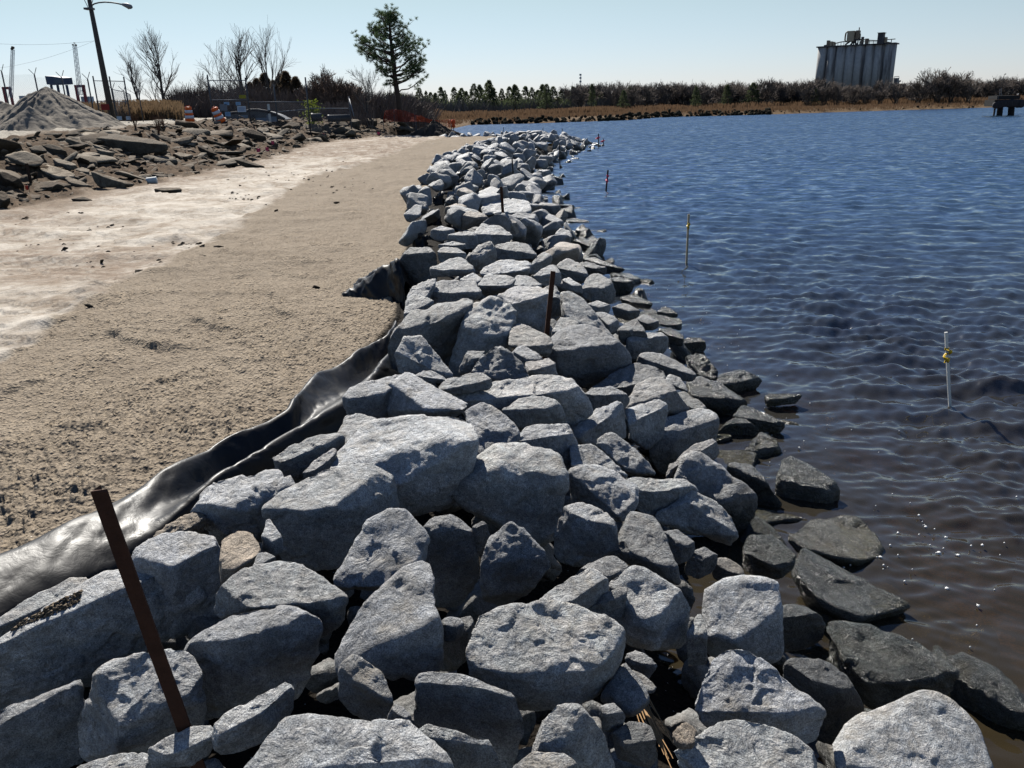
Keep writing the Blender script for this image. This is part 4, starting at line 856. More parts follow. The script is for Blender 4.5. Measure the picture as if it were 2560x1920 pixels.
SL('K','440,985 480,960 560,950 650,965 600,985|640,1010 480,1010','flat slab leaning in front of the dark pipe',.8,.3,(0,-.5),.25)
SL('P3' if False else 'K','640,960 665,945 700,1000 690,1020 660,1000|690,1030 650,1020','slab standing on edge near the end of the rubble',.6,.4,(.5,-.5),.35)
SL('K','765,950 780,920 810,935 830,960 790,965|830,980 780,985','tan upright chunk left of the rusty block',.85,.5,(0,-.6),.35)
SL('K','840,935 860,915 900,915 920,930 880,940|920,985 870,990 845,960','squat broken concrete drum at the far end of the rubble',.7,.3,(0,-.5),.5)
SL('K','960,925 975,908 1040,912 1055,930 1000,932|1055,970 1000,972 960,965','square brown concrete block at the far end of the rubble',.6,.8,(0,-.4),.5)
SL('K','1215,985 1245,962 1290,965 1340,990 1280,985|1335,1008 1230,1005','low boulder near the orange netting',.8,.4,(0,-.5),.2)
SL('K','1330,1000 1350,990 1420,1010 1390,1012|1420,1022 1340,1012','concrete beam end lying near the orange netting',1.1,.1,(.1,-.3),.15)
SL('K','790,985 830,975 930,1010 880,1005|925,1022 830,1010','pale leaning slab below the squat drum',.9,.2,(.3,-.4),.25)
SL('K','20,1010 70,985 150,1010 190,1060 110,1040|190,1090 100,1080 30,1040','brown lump of earth near the left gate post',.5,1,(.1,-.5),.25)
SL('J','1365,1085 1400,1080 1500,1105 1440,1110|1500,1130 1380,1110','narrow pale slab right of the long thick slab',1.0,.1,(.1,-.3),.2)
SL('J','1320,1185 1370,1170 1480,1190 1420,1205|1480,1215 1340,1210','pale slab under the right end of the long thick slab',1.05,.15,(0,-.3),.2)
SL('J','1265,1195 1290,1190 1350,1210 1310,1215|1350,1225 1280,1215','small thin slab under the right end of the long thick slab',1.15,.1,(.1,-.3),.2)
SL('J','1820,1110 1860,1100 1930,1130 1880,1135|1925,1150 1840,1140','pale slab near the pair of pink flags',1.0,.1,(.1,-.3),.2)

def scatter_rubble():
    g = np.random.default_rng(77); prs = []
    for k in range(10):
        q = np.random.default_rng(900 + k); fl = .22 if k < 6 else .6
        P = q.normal(size=(11, 3)); P /= np.linalg.norm(P, axis=1)[:, None]; P = np.sign(P) * np.abs(P) ** .5 * np.array([1, q.uniform(.6, .9), fl]) * .5
        V, Fc, c = star_rock(P, 3, 900 + k, 30, .02, 4); prs.append((V, Fc))
    protos = [mesh_obj('concrete_chunk', V, Fc, M['concrete']) for V, Fc in prs]
    n, tries = 0, 0; vs, fs_, nb = [], [], 0
    sizes = ('small', 'mid sized', 'large'); 
    while n < 110 or tries < 15000:
        tries += 1
        y = g.uniform(12, 70); x = g.uniform(-32, -4); d, s = polydist(BANK_LINE, np.array([x]), np.array([y]), False); b = float((d * s)[0])
        if b < .15 or b > 8.2 or g.random() < (b / 11) ** 2: continue
        if not (-34 < math.degrees(math.atan2(x, y)) ): continue
        sz = g.uniform(.4, 1.35) if n < 110 else g.uniform(.10, .34) * (1.6 if g.random() < .25 else 1)
        Rm = rot_rand(g, .28); z = gz(x, y) + sz * .10 * g.uniform(.3, 1.4); S = np.array([sz * g.uniform(1.0, 1.6), sz, sz * g.uniform(.5, .9)])
        tone = g.uniform(.45, 1.15); br = float(g.choice([0, .2, .5, .9]))
        if n < 110:
            o = protos[n] if n < 10 else protos[int(g.integers(10))].copy()
            if n >= 10: COL.objects.link(o)
            o.location = (x, y, z); o.scale = S; o.rotation_euler = Rm.to_euler(); o.color = (tone, 0, br, 1)
            part = 'at the foot of the rubble' if b < 2 else 'halfway up the rubble' if b < 5.5 else 'on top of the rubble'
            zone = 'before the sand heap' if y < 32 else 'before the traffic drums' if y < 46 else 'toward the orange netting'
            tag(o, f"{sizes[min(2, int((sz - .4) / .32))]} {'brown' if br > .4 else 'dark' if tone < .7 else 'grey' if tone < .95 else 'pale'} concrete chunk {part}, {zone}", 'rubble', 'loose concrete chunks on the rubble bank')
            n += 1
        else:
            V, Fc = prs[int(g.integers(10))]; vs.append((V * S) @ np.array(Rm).T + np.array([x, y, z])); fs_.append(Fc + nb); nb += len(V)
    o = mesh_obj('rubble', np.vstack(vs), np.vstack(fs_), M['concrete']); o.color = (.75, 0, .5, 1)
    tag(o, 'fine broken concrete and asphalt rubble covering the bank', 'rubble', kind='stuff')
scatter_rubble()

# liner: one long folded membrane along the sand edge
def resample(P, n):
    P = np.asarray(P, float); d = np.concatenate([[0], np.cumsum(np.linalg.norm(np.diff(P, axis=0), axis=1))]); s = np.linspace(0, d[-1], n)
    Q = np.stack([np.interp(s, d, P[:, k]) for k in range(P.shape[1])], 1)
    for _ in range(3): Q[1:-1] = .25 * Q[:-2] + .5 * Q[1:-1] + .25 * Q[2:]
    return Q
def sheet(name, rows, mat, nt=8, amp=.012, seed=1, thick=.004, f=(3, 6)):
    """rows: list of (n,3) polylines; lofted with a Catmull-Rom section"""
    rows = [np.asarray(r) for r in rows]; m = len(rows); out = []
    for i in range(m - 1):
        p0, p1, p2, p3 = rows[max(i-1, 0)], rows[i], rows[i+1], rows[min(i+2, m-1)]
        for k in range(nt):
            t = k / nt; out.append(.5 * (2*p1 + (p2-p0)*t + (2*p0-5*p1+4*p2-p3)*t*t + (3*p1-p0-3*p2+p3)*t**3))
    out.append(rows[-1]); G = np.stack(out); A, B = G.shape[:2]
    du = np.gradient(G, axis=1); dv = np.gradient(G, axis=0); N = np.cross(du, dv); N /= np.linalg.norm(N, axis=2)[..., None] + 1e-9
    s = np.cumsum(np.linalg.norm(du, axis=2), axis=1); tt = np.cumsum(np.linalg.norm(dv, axis=2), axis=0)
    w = fbm2(s * f[0], tt * f[1], 3, seed) + .8 * np.abs(noise2(s * f[0] * .6 + tt * f[1] * .5, tt * f[1] * .35, seed + 7))
    cr = (1 - np.abs(noise2(s * f[0] * 1.3 + tt * f[1] * .8, tt * f[1] * .6, seed + 3))) ** 6 + (1 - np.abs(noise2(s * f[0] * 2.1 - tt * f[1] * 1.1, tt * f[1], seed + 5))) ** 8
    G = G + N * ((w * .8 + .9 * cr) * amp)[..., None]
    idx = np.arange(A * B).reshape(A, B); Fq = np.stack([idx[:-1, :-1], idx[:-1, 1:], idx[1:, 1:], idx[1:, :-1]], -1).reshape(-1, 4)
    o = mesh_obj(name, G.reshape(-1, 3), Fq, mat); md = o.modifiers.new('thickness', 'SOLIDIFY'); md.thickness = thick
    return o
c1 = [(-620,1720),(-120,1440),(0,1378),(163,1312),(244,1272),(353,1215),(440,1164),(560,1097),(642,1060),(725,1024),(769,960),(800,930),(864,898),(930,858),(972,842),(990,800)]
c2 = [(-620,1830),(-120,1520),(0,1445),(163,1380),(244,1345),(353,1287),(440,1242),(519,1197),(605,1147),(725,1077),(854,1001),(930,936),(950,905),(985,870),(1000,835)]
NL = 260
C1 = resample([at_z(u, v, .86) for u, v in c1], NL); C2 = resample([at_z(u, v, .90) for u, v in c2], NL)
sN = np.linspace(0, 1, NL)[:, None]; C1[:, 2:] += .012 * np.sin(sN * 23) + .012 * np.sin(sN * 57)
OUT = C1 + np.array([-.16, -.02, 0]); OUT[:, 2] = .60
OUT2 = C1 + np.array([-.07, -.01, -.10])
VAL = .55 * C1 + .45 * C2; VAL[:, 2] = .70 - .05 * np.sin(sN[:, 0] * 17)
lowv = sstep(.28, .44, sN[:, 0]); VAL[:, 2] = VAL[:, 2] * lowv + (.83) * (1 - lowv); C2[:, 2] = C2[:, 2] * lowv + .74 * (1 - lowv)
IN1 = C2 + np.array([.10, .02, 0]); IN1[:, 2] = C2[:, 2] - .13; IN2 = C2 + np.array([.24, .05, 0]); IN2[:, 2] = .52; IN3 = C2 + np.array([.8, .1, 0]); IN3[:, 2] = .40
o = sheet('liner', [OUT, OUT2, C1, VAL, C2, IN1, IN2, IN3], M['black_plastic'], 7, .010, 5, .004, (2.6, 6))
tag(o, 'long folded black plastic liner along the edge of the sand', 'liner')
# crumpled end of the liner
fb = np.array([at_z(*[(a / 5.185 + 840), (b / 5.185 + 580)], .66) for a, b in ((70,835),(230,875),(480,900),(700,915),(830,960),(905,960))])
rp = ((100,808),(300,690),(480,550),(690,415),(790,385),(890,640)); rg = []
for k, (a, b) in enumerate(rp):
    rg.append(at_y(a / 5.185 + 840, b / 5.185 + 580, fb[k][1] + (.05, .16, .22, .26, .24, .14)[k]))
rg = np.array(rg); bk1 = rg + np.array([.02, .30, 0]); bk1[:, 2] = np.maximum(.66, rg[:, 2] - .22)
bk2 = rg + np.array([-.05, .55, 0]); bk2[:, 2] = np.maximum(.62, rg[:, 2] - (.05, .02, .06, .16, .3, .2)); bk3 = bk2 + np.array([0, .4, 0]); bk3[:, 2] = .58
rs = lambda P: np.stack([np.interp(np.linspace(0, len(P) - 1, 60), np.arange(len(P)), P[:, k]) for k in range(3)], 1)
mid = .5 * fb + .5 * rg + np.array([0, -.05, 0])
o = sheet('crumpled_liner', [rs(fb - np.array([0, .0, .06])), rs(mid), rs(rg), rs(bk1), rs(bk2), rs(bk3)], M['black_plastic'], 8, .026, 23, .004, (4.5, 4.5))
tag(o, 'crumpled heap of black liner standing up on the sand beside the berm', 'liner')
def scrap(u0, v0, u1, v1, z, label, seed, lift=.25):
    a = at_z(u0, v1, z); b = at_z(u1, v1, z); h = (v1 - v0) / F_PX * a[1]; n = 24
    P0 = np.linspace(a, b, n); P1 = P0 + np.array([.03, .10, h * .8]); P2 = P0 + np.array([.0, .25, h * .55]); P3 = P0 + np.array([0, .5, -.05])
    P1[:, 2] += .3 * h * np.sin(np.linspace(0, 5, n) + seed)
    tag(sheet('liner_scrap', [P0, P1, P2, P3], M['black_plastic'], 7, .06, seed, .004, (6, 6)), label, 'liner', 'torn liner scraps along the sand edge')
scrap(1030, 582, 1062, 622, .68, 'shiny torn flap of liner left of the large dark boulder', 31)
scrap(1066, 532, 1100, 568, .68, 'shiny flap of liner at the sand edge left of the domed boulder', 32)
scrap(1136, 405, 1164, 428, .70, 'white gleaming scrap of liner at the far sand edge', 33)
scrap(1100, 440, 1150, 470, .70, 'dark crumpled liner scrap at the sand edge beyond third rusty stake', 34)
scrap(1080, 490, 1106, 512, .70, 'small dark crumpled liner scrap below the longer dark one', 35)

# stakes
def bar(p0, p1, w, t, mat, name, label, cat='stake', group=None, angle=True):
    p0, p1 = Vector(p0), Vector(p1); d = (p1 - p0); L = d.length; d.normalize(); side = Vector((1, 0, 0)) - d * d.x; side.normalize(); dep = d.cross(side)
    prof_ = [(-w/2, 0), (w/2, 0), (w/2, t), (-w/2 + t, t), (-w/2 + t, w), (-w/2, w)] if angle else [(-w/2, -t/2), (w/2, -t/2), (w/2, t/2), (-w/2, t/2)]
    n = len(prof_); V, Fs = [], []; m = 14; rg_ = random.Random(4)
    for i in range(m):
        q = p0 + d * (L * i / (m - 1))
        for a, b in prof_: V.append(q + side * (a + rg_.uniform(-.0006, .0006)) + dep * b + (d * rg_.uniform(-.006, .008) if i == m - 1 else Vector()))
    for i in range(m - 1):
        for k in range(n): Fs.append((i*n+k, i*n+(k+1) % n, (i+1)*n+(k+1) % n, (i+1)*n+k))
    Fs += [tuple(range(n))[::-1], tuple(range((m-1)*n, m*n))]
    return tag(mesh_obj(name, V, Fs, mat, smooth=False), label, cat, group)
def stake_px(ub, vb, ut, vt, z, w, t, mat, label, group, angle=True, sink=.3):
    b = at_z(ub, vb, z); tp = at_y(ut, vt, b[1]); d = tp - b
    return bar(b - d / np.linalg.norm(d) * sink, tp, w, t, mat, 'stake', label, 'stake', group, angle), b, tp
SG = 'rusty steel stakes driven through the berm'
stake_px(500, 1935, 247, 1232, .95, .046, .007, M['rust'], 'nearest rusty steel angle post leaning left across the lower left rocks', SG)
stake_px(1366, 850, 1383, 680, 1.02, .04, .006, M['rust'], 'second rusty steel stake standing upright among the big boulders', SG)
stake_px(1258, 545, 1253, 468, 1.05, .05, .008, M['rust'], 'third rusty steel stake, midway along the berm', SG)
M['dark_steel'] = simple('dark_steel', (.03, .026, .024), .7, .3, 20)
stake_px(1283, 437, 1280, 395, .95, .04, .04, M['dark_steel'], 'thin dark stake on the far part of the berm', 'thin dark stakes far along the berm', False)
M['white_paint'] = simple('white_plastic_pipe', (.74, .74, .70), .45, .12, 6)
M['cream_wood'] = simple('weathered_lath', (.50, .42, .28), .8, .3, 14)
M['yellow_tape'] = simple('yellow_tape', (.62, .42, .02), .4, .15, 9)
M['pink_tape'] = simple('pink_tape', (.90, .08, .16), .5, .15, 9)
M['orange_red'] = simple('orange_red_tape', (.85, .07, .03), .5, .1, 9)
def ribbon(c, w, h, mat, parent, seed, drop=1):
    rg_ = np.random.default_rng(seed); n = 14; rows = []
    for s in (-.5, .5):
        q = np.array([(c[0] + w * s + .02 * math.sin(i * .7 + s), c[1] - .03 - .02 * math.sin(i * .9), c[2] - h * i / (n - 1) * drop + .01 * rg_.normal()) for i in range(n)]); q[:, 0] += np.linspace(0, -.6 * w, n); rows.append(q)
    o = sheet('ribbon', [rows[0], .5 * (rows[0] + rows[1]) + np.array([0, -.02, 0]), rows[1]], mat, 4, .01, seed, .002, (9, 9)); o.parent = parent; return o
def water_stake(ub, vb, ut, vt, w, mat, label, rib=None, ribpos=.75, wr=.06, hr=.14, knot=True, rseed=1):
    s, b, tp = stake_px(ub, vb, ut, vt, 0.0, w, w * .6, mat, label, 'survey stakes standing in the water', False, .5)
    if rib:
        c = b + (tp - b) * ribpos; ribbon(c, wr, hr, rib, s, rseed)
        if knot:
            k = MB(); k.tube([c + np.array([0, 0, -.012]), c + np.array([0, 0, .012])], w * .75, 8); k.build('ribbon_knot', rib, s)
    return s
water_stake(2375, 1018, 2365, 830, .028, M['white_paint'], 'white stake with a yellow ribbon standing in the near water', M['yellow_tape'], .78, .032, .13)
water_stake(1716, 662, 1722, 535, .035, M['cream_wood'], 'cream wooden stake with yellow tape farther out in the water', M['yellow_tape'], .82, .03, .09, True, 2)
water_stake(1515, 478, 1520, 425, .055, M['dark_steel'], 'dark stake with a pink ribbon in the water', M['pink_tape'], .75, .06, .26, True, 3)
water_stake(1497, 369, 1496, 334, .06, M['dark_steel'], 'distant dark stake with pink tape streaming left off the berm tip', M['pink_tape'], .75, .2, .12, False, 4)
water_stake(1509, 364, 1508, 346, .05, M['dark_steel'], 'shorter distant dark stake beside the one with streaming tape', M['pink_tape'], .75, .2, .12, False, 5)
for u, v0, v1, lab in ((1257,328,318,'thin rod behind the far arm of the berm, left of the others'),(1356,334,320,'slanting thin rod on the far arm of the berm'),(1408,334,322,'thin rod near the tip of the far arm of the berm'),(1241,352,340,'short bent rod at the sand end before the far arm'),(1400,398,358,'thin rod on the water side of the far boulders')):
    p = at_z(u, v0, .55); tp = at_y(u + random.uniform(-3, 4), v1, p[1]); m = MB(); m.tube([p - np.array([0, 0, .4]), tp], .025, 5)
    tag(m.build('steel_rod', M['dark_steel']), lab, 'rod', 'thin rods on the far berm')
def pin_flag(u, v, label, mat=None, s=1.0):
    p = hit(u, v + 7 * s); h = .34 * s; e = empty('marker_flag', p, label, 'flag', 'marker flags along the rubble')
    m = MB(); m.tube([(0, 0, -.1), (0, 0, h)], .006, 5); m.build('wire', M['dark_steel'], e)
    n = 6; V = [(-.02 - .16 * s * i / (n - 1), .02 * math.sin(i * 1.3) - .01, h - .15 * s * k + .015 * math.sin(i * 2 + k)) for k in (0, 1) for i in range(n)]
    Fs = [(i, i + 1, n + i + 1, n + i) for i in range(n - 1)]; o = mesh_obj('pennant', V, Fs, mat or M['pink_tape'], e, False); md = o.modifiers.new('thickness', 'SOLIDIFY'); md.thickness = .003
    e.rotation_euler.z = random.uniform(-.5, .5)
pin_flag(76, 482, 'orange red marker flag on the flat reddish slab, nearest of the flags', M['orange_red'], .8)
pin_flag(688, 363, 'topmost pink flag of the cluster of three on the rubble', None, 1.2)
pin_flag(654, 384, 'lower left pink flag of the cluster of three on the rubble', None, 1.2)
pin_flag(675, 381, 'lower right pink flag of the cluster of three on the rubble', None, 1.2)
pin_flag(813, 342, 'pink flag beside the small ridge of pushed up sand', None, 1.2)
pin_flag(891, 337, 'pink flag at the sand edge below the squat concrete drum', None, 1.2)
pin_flag(951, 336, 'pink flag at the sand edge below the square brown block', None, 1.2)
pin_flag(1078, 324, 'pink red flag on the dark earth mound by the orange netting', M['orange_red'], 1.5)
p = hit(79, 462); m = MB(); m.tube([p + np.array([0, 0, -.2]), at_y(66, 408, p[1])], .05, 6); tag(m.build('wooden_stub', simple('old_wood', (.05, .03, .02), .9)), 'dark wooden stub standing behind the orange red flag', 'post')

# traffic drums
M['drum_orange'] = simple('orange_plastic', (.95, .14, .015), .45, .12, 5); M['drum_white'] = simple('reflective_white', (.72, .72, .76), .4, .08, 5); M['rubber'] = simple('black_rubber', (.025, .025, .03), .8)
def drum(u, v, label, h, lean=0.0, lean2=0.0):
    p = hit(u, v); e = empty('traffic_drum', p, label, 'traffic drum', 'orange traffic drums'); e.rotation_euler = (lean2, lean, .3)
    r = h * .29
    k = MB(); k.lathe([(r * 1.22, 0), (r * 1.22, .05), (r * 1.1, .09), (r * .9, .10)], 24); k.build('rubber_base', M['rubber'], e, True)
    zs = [.10, .30, .48, .62, .80, .95]; cols = ['drum_orange', 'drum_white', 'drum_orange', 'drum_white', 'drum_orange']; body = None
    for i in range(5):
        r0 = r * (1.0 - .07 * i); k = MB(); k.lathe([(r0 * .93, zs[i] * h), (r0, zs[i] * h + .01), (r0 * .985, zs[i + 1] * h - .012), (r0 * .93, zs[i + 1] * h)], 28)
        k.build(('body_band', 'reflective_band')[i % 2], M[cols[i]], e, True)
    k = MB(); k.lathe([(r * .66, .95 * h), (r * .64, .985 * h), (r * .3, h)], 24); k.build('lid', M['drum_orange'], e, True)
    k = MB(); k.tube([(-.1, 0, h * .985), (-.09, 0, h + .06), (.09, 0, h + .06), (.1, 0, h * .985)], .012, 6); k.build('handle', M['drum_orange'], e, True)
drum(476, 309, 'upright orange and white traffic drum by the gate', .95)
drum(556, 310, 'tilted orange and white traffic drum leaning left on its black base', 1.06, R(-21), R(4))

# small litter on the sand
stones = [(225,578),(233,587),(306,592),(366,580),(162,624),(346,681),(60,707),(226,769),(600,465),(570,452),(662,516),(640,514),(789,721),(546,620),(427,688),(510,644),(44,737),(255,656),(505,618),(690,530),(842,508),(930,475),(700,690)]
Vs, Fs_, _ = star_rock(np.random.default_rng(6).normal(size=(12, 3)) * np.array([.5, .4, .3]), 3, 950, 24, .03, 4); st0 = None
for i, (u, v) in enumerate(stones):
    p = hit(u, v); sz = random.uniform(.035, .06) * (1 + p[1] / 45)
    if st0 is None: st0 = mesh_obj('stone', Vs, Fs_, M['concrete']); o = st0
    else: o = st0.copy(); COL.objects.link(o)
    o.location = p + np.array([0, 0, sz * .12]); o.scale = (sz * 1.3, sz, sz * .8); o.rotation_euler = (random.random(), random.random(), random.random() * 6); o.color = (.22, 0, .3, 1)
    tag(o, 'small dark stone lying loose on the pale sand', 'stone', 'dark stones on the sand', 'thing')
def grit():
    g = np.random.default_rng(8); V0, F0, _ = star_rock(g.normal(size=(10, 3)) * .5, 1, 960, 20, .02, 2); vs, fs_, nb = [], [], 0
    for cu, cv, su, sv, n in ((600,500,50,16,60),(300,545,70,8,40),(700,440,120,30,50),(470,610,40,8,14),(840,470,90,40,45),(150,560,200,30,50),(300,640,250,50,45)):
        for _ in range(n):
            p = hit(cu + g.normal() * su * .6, cv + g.normal() * sv * .6)
            if p[1] > 45: continue
            s = g.uniform(.010, .030) * (1 + p[1] / 30); vs.append(V0 * s * np.array([1.3, 1, .7]) + p); fs_.append(F0 + nb); nb += len(V0)
    o = mesh_obj('grit', np.vstack(vs), np.vstack(fs_), M['concrete']); o.color = (.3, 0, .3, 1); tag(o, 'dark grit sprinkled over the pale sand', 'grit', kind='stuff')
grit()
p = hit(379, 460); m = MB(); m.lathe([(.10, 0), (.105, .02), (.12, .30), (.125, .31), (.11, .32)], 18); o = m.build('cup', M['white_paint'], None, True, p + np.array([-.15, 0, .10])); o.rotation_euler = (0, R(88), R(12))
tag(o, 'white plastic tub lying on its side before the rubble', 'tub')

# things lying on near rocks: sand and pebbles on the long boulder, pine straw, foam
from mathutils.bvhtree import BVHTree
def bvh_of(objs):
    V, Fc, nb = [], [], 0
    for o in objs:
        mw = o.matrix_world; loc = np.array(o.location)
        co = np.empty(len(o.data.vertices) * 3); o.data.vertices.foreach_get('co', co); co = co.reshape(-1, 3) + loc
        V.append(co); Fc += [tuple(v + nb for v in p.vertices) for p in o.data.polygons]; nb += len(co)
    return BVHTree.FromPolygons([tuple(v) for v in np.vstack(V)], Fc)
longb = [o for o in COL.objects if o.get('label', '').startswith('long pale boulder with sand')][0]
bv = bvh_of([longb]); g = np.random.default_rng(9); V0, F0, _ = star_rock(g.normal(size=(10, 3)) * .5, 2, 961, 14, .02, 2); vs, fs_, nb = [], [], 0
quad = np.array([(20,862),(230,755),(400,662),(470,640),(460,700),(380,745),(180,820),(60,868)]) / 2.3044 + np.array([0, 1200])
while len(vs) < 420:
    u, v = g.uniform(0, 215), g.uniform(1470, 1580)
    if not inside(quad, np.array([u]), np.array([v]))[0]: continue
    h, n_, i_, d_ = bv.ray_cast(Vector(CAM), Vector(ray(u, v)).normalized())
    if h is None: continue
    s = g.uniform(.004, .009) if g.random() < .9 else g.uniform(.010, .020); vs.append(V0 * s * np.array([1.2, 1, .8]) + np.array(h)); fs_.append(F0 + nb); nb += len(V0)
o = mesh_obj('pebbles', np.vstack(vs), np.vstack(fs_), M['concrete']); o.color = (1.15, 0, .5, 1); tag(o, 'patch of sand and small pebbles on the long pale boulder', 'pebbles', kind='stuff')
m = MB(); g = np.random.default_rng(12); A_ = lambda a, b: (a / 2.3042 + 800, b / 2.3042 + 1460)
for k in range(16):
    u0, v0 = A_(1785 + g.normal() * 8, 495 + g.normal() * 10); u1, v1 = A_(1985 + g.normal() * 55, 930 + g.normal() * 80)
    p0 = at_z(u0, v0, .72); p2 = at_z(u1, v1, .74 + g.normal() * .02); p1 = .5 * (p0 + p2) + np.array([-.02 + g.normal() * .015, 0, .03 + g.normal() * .015])
    m.tube([p0, .25*p0+.5*p1+.25*p2, p2], [.0022, .0025, .0012], 5)
tag(m.build('pine_straw', simple('dry_straw', (.42, .26, .13), .7, .4, 30)), 'dry tan pine straw hanging between the rocks at the bottom', 'pine straw')
M['foam'] = simple('foam', (.80, .80, .78), .5, .1, 30)
m = MB(); g = np.random.default_rng(14)
fl = [(975,708,9),(1180,572,9),(1240,688,11),(1325,700,9),(1270,620,7),(1435,655,8),(1385,658,6),(1150,520,7),(1055,600,7),(1020,655,6),(1275,850,10),(1415,927,7),(1085,818,6),(1590,437,6),(610,215,7),(1120,765,4),(1055,700,5),(990,745,6),(1200,655,5),(1260,670,5),(1150,608,5),(1165,550,4),(1220,583,5),(1030,425,5),(955,478,4),(1110,465,4),(1060,140,4),(845,135,4),(1515,700,4),(1410,1017,4),(1120,1080,4),(1490,857,4),(1380,1115,4),(780,725,5),(840,745,4)]
for a, b, s in fl:
    c = at_z(a / 1.8033 + 1660, b / 1.8033 + 1000, .018); r = s * .0011 * 1.05
    for q in range(1 if s < 7 else 4):
        ox, oy = (g.normal() * r * .8, g.normal() * r * .8) if q else (0, 0); rr = r * (1 if not q else g.uniform(.3, .6))
        m.lathe([(rr, -.004), (rr * .95, .003), (rr * .6, .007), (rr * .2, .008)], 9, (c[0] + ox, c[1] + oy, c[2]))
for _ in range(90):
    y = g.uniform(4.2, 14); sh_x = 2.25; x = sh_x + abs(g.normal()) * (.5 if y > 6 else .9) - .1
    sdv = float(water_sd(np.array([x]), np.array([y]))[0])
    if sdv < -.05: continue
    rr = g.uniform(.003, .007); m.lathe([(rr, -.003), (rr * .9, .002), (rr * .3, .004)], 7, (x, y, .012 + g.normal() * .006))
tag(m.build('foam', M['foam'], None, True), 'white foam bubbles drifting at the edge of the water', 'foam', kind='stuff')
# ---------------------------------------------------------------- background on land
M['sand_heap'] = None
def heap_material():
    m = NT('heaped_sand'); v = m.pos(); a = m.noise(v, 2.2, 6, .65, .4); f = m.noise(v, 30, 4, .7)
    c = m.mix(m.ramp(a, [(.3, 0.0), (.7, 1.0)]), (.17, .15, .125), (.28, .25, .21)); c = m.mix(1.0, c, m.ramp(f, [(.25, .75), (.75, 1.2)]), 'MULTIPLY'); m.base(c); m.rough(.95); m.spec(.1)
    m.l(m.bump(m.math('ADD', m.math('MULTIPLY', f, .012), m.math('MULTIPLY', m.noise(v, 7, 5, .7), .05)), 1.0, 1.0), m.b.inputs['Normal']); return m.m
M['sand_heap'] = heap_material()
def heap(name, cx, cy, peaks, Rm, label, seed, mat, cat='heap', rough=1.0):
    n, mth = 110, 220; rr = np.linspace(0, Rm, n); th = np.linspace(0, 2 * np.pi, mth, endpoint=False); RR, T = np.meshgrid(rr, th, indexing='ij')
    x = RR * np.cos(T); y = RR * np.sin(T); z = np.full(x.shape, -9.0)
    for px, py, h, sl in peaks:
        d = np.hypot(x - px, y - py); a = np.arctan2(y - py, x - px)
        gul = .10 * np.abs(fbm2(np.cos(a) * 4 + 3, np.sin(a) * 4, 3, seed)) * np.minimum(d, 3)
        pz = h - sl * d - gul + .12 * np.exp(-d * d * 4)
        k = .12; z = np.maximum(z, pz) + k * np.exp(-np.abs(z - pz) / k) * .35
    z += rough * (.10 * fbm2(x * 1.1, y * 1.1, 4, seed + 2) - .05 * np.abs(fbm2(x * 3, y * 3, 3, seed + 3)))
    z = np.where(z < -.15, -.15, z)
    idx = np.arange(n * mth).reshape(n, mth); nx = np.roll(idx, -1, axis=1)
    Fq = np.stack([idx[:-1], idx[1:], nx[1:], nx[:-1]], -1).reshape(-1, 4)
    g0 = gz(cx, cy); o = mesh_obj(name, np.stack([x, y, z], -1).reshape(-1, 3), Fq, mat, loc=(cx, cy, g0)); return tag(o, label, cat)
ph = at_z(124, 300, 1.95); Yh = 47.0; cx = at_y(124, 270, Yh)[0]
zpk = at_y(124, 214, Yh)[2] - gz(cx, Yh)
heap('sand_heap', cx, Yh, [(0, 0, zpk, .56), (-2.6, .4, zpk * .62, .42), (.5, -2.9, zpk * .50, .60), (1.6, -.6, zpk * .55, .52)], 6.2, 'large grey brown heap of sand on the bank beside the lamp post', 3, M['sand_heap'])
c2_ = at_y(-5, 262, 72); heap('gravel_heap', c2_[0] - 1, 74, [(0, 0, at_y(0, 250, 74)[2] - gz(c2_[0], 74), .5), (-3, 1, 1.3, .4)], 6, 'low pale gravel heap behind the fence at the left edge', 8, M['sand_heap'])

M['pole'] = simple('weathered_pole', (.075, .068, .062), .75, .3, 6); M['galv'] = simple('galvanised_steel', (.22, .23, .25), .5, .25, 12); M['galv_dark'] = simple('dull_fence_steel', (.085, .088, .095), .6, .3, 12)
def down(u, v, Y):
    p = at_y(u, v, Y); return p, np.array([p[0], p[1], gz(p[0], p[1])])
# street lamp
Yl = 58.0; tp = at_y(219, -22, Yl); bs = at_y(282, 300, Yl); bs[2] = gz(bs[0], bs[1]) - .2
e = empty('street_lamp', bs, 'tall leaning street lamp post with a curved arm beside the sand heap', 'street lamp')
L_ = lambda u, v, dy=0: at_y(u, v, Yl + dy) - bs
m = MB(); m.tube([(0, 0, 0), (tp - bs) * .5, tp - bs], [.215, .17, .125], 14); m.build('pole', M['pole'], e, True)
m = MB(); m.tube([L_(229, 14), L_(236, 9.5), L_(247, 6.5), L_(262, 5.2), L_(277, 6), L_(292, 8.2), L_(306, 11.5)], .045, 8); m.build('arm', M['galv_dark'], e, True)
m = MB(); m.tube([L_(303, 10.5), L_(310, 12), L_(318, 14), L_(328, 17.5), L_(331, 18.5)], [.05, .11, .16, .13, .05], 12); lum = m.build('luminaire', M['galv'], e, True)
m = MB(); m.tube([L_(316, 16.5), L_(322, 19), L_(327, 20)], [.07, .11, .05], 10); m.build('lens', simple('lamp_glass', (.35, .36, .36), .2), lum, True)
m = MB(); m.tube([L_(209, -4), L_(216, 10), L_(222, 23)], .022, 6); m.tube([L_(232, 0), L_(228, 14), L_(226, 23)], .022, 6); m.build('brace', M['galv_dark'], e, True)
m = MB(); m.box(tuple(L_(223, 22)), (.5, .5, .12)); m.build('bracket_band', M['galv_dark'], e)
M['cable'] = simple('cable', (.10, .10, .11), .6)
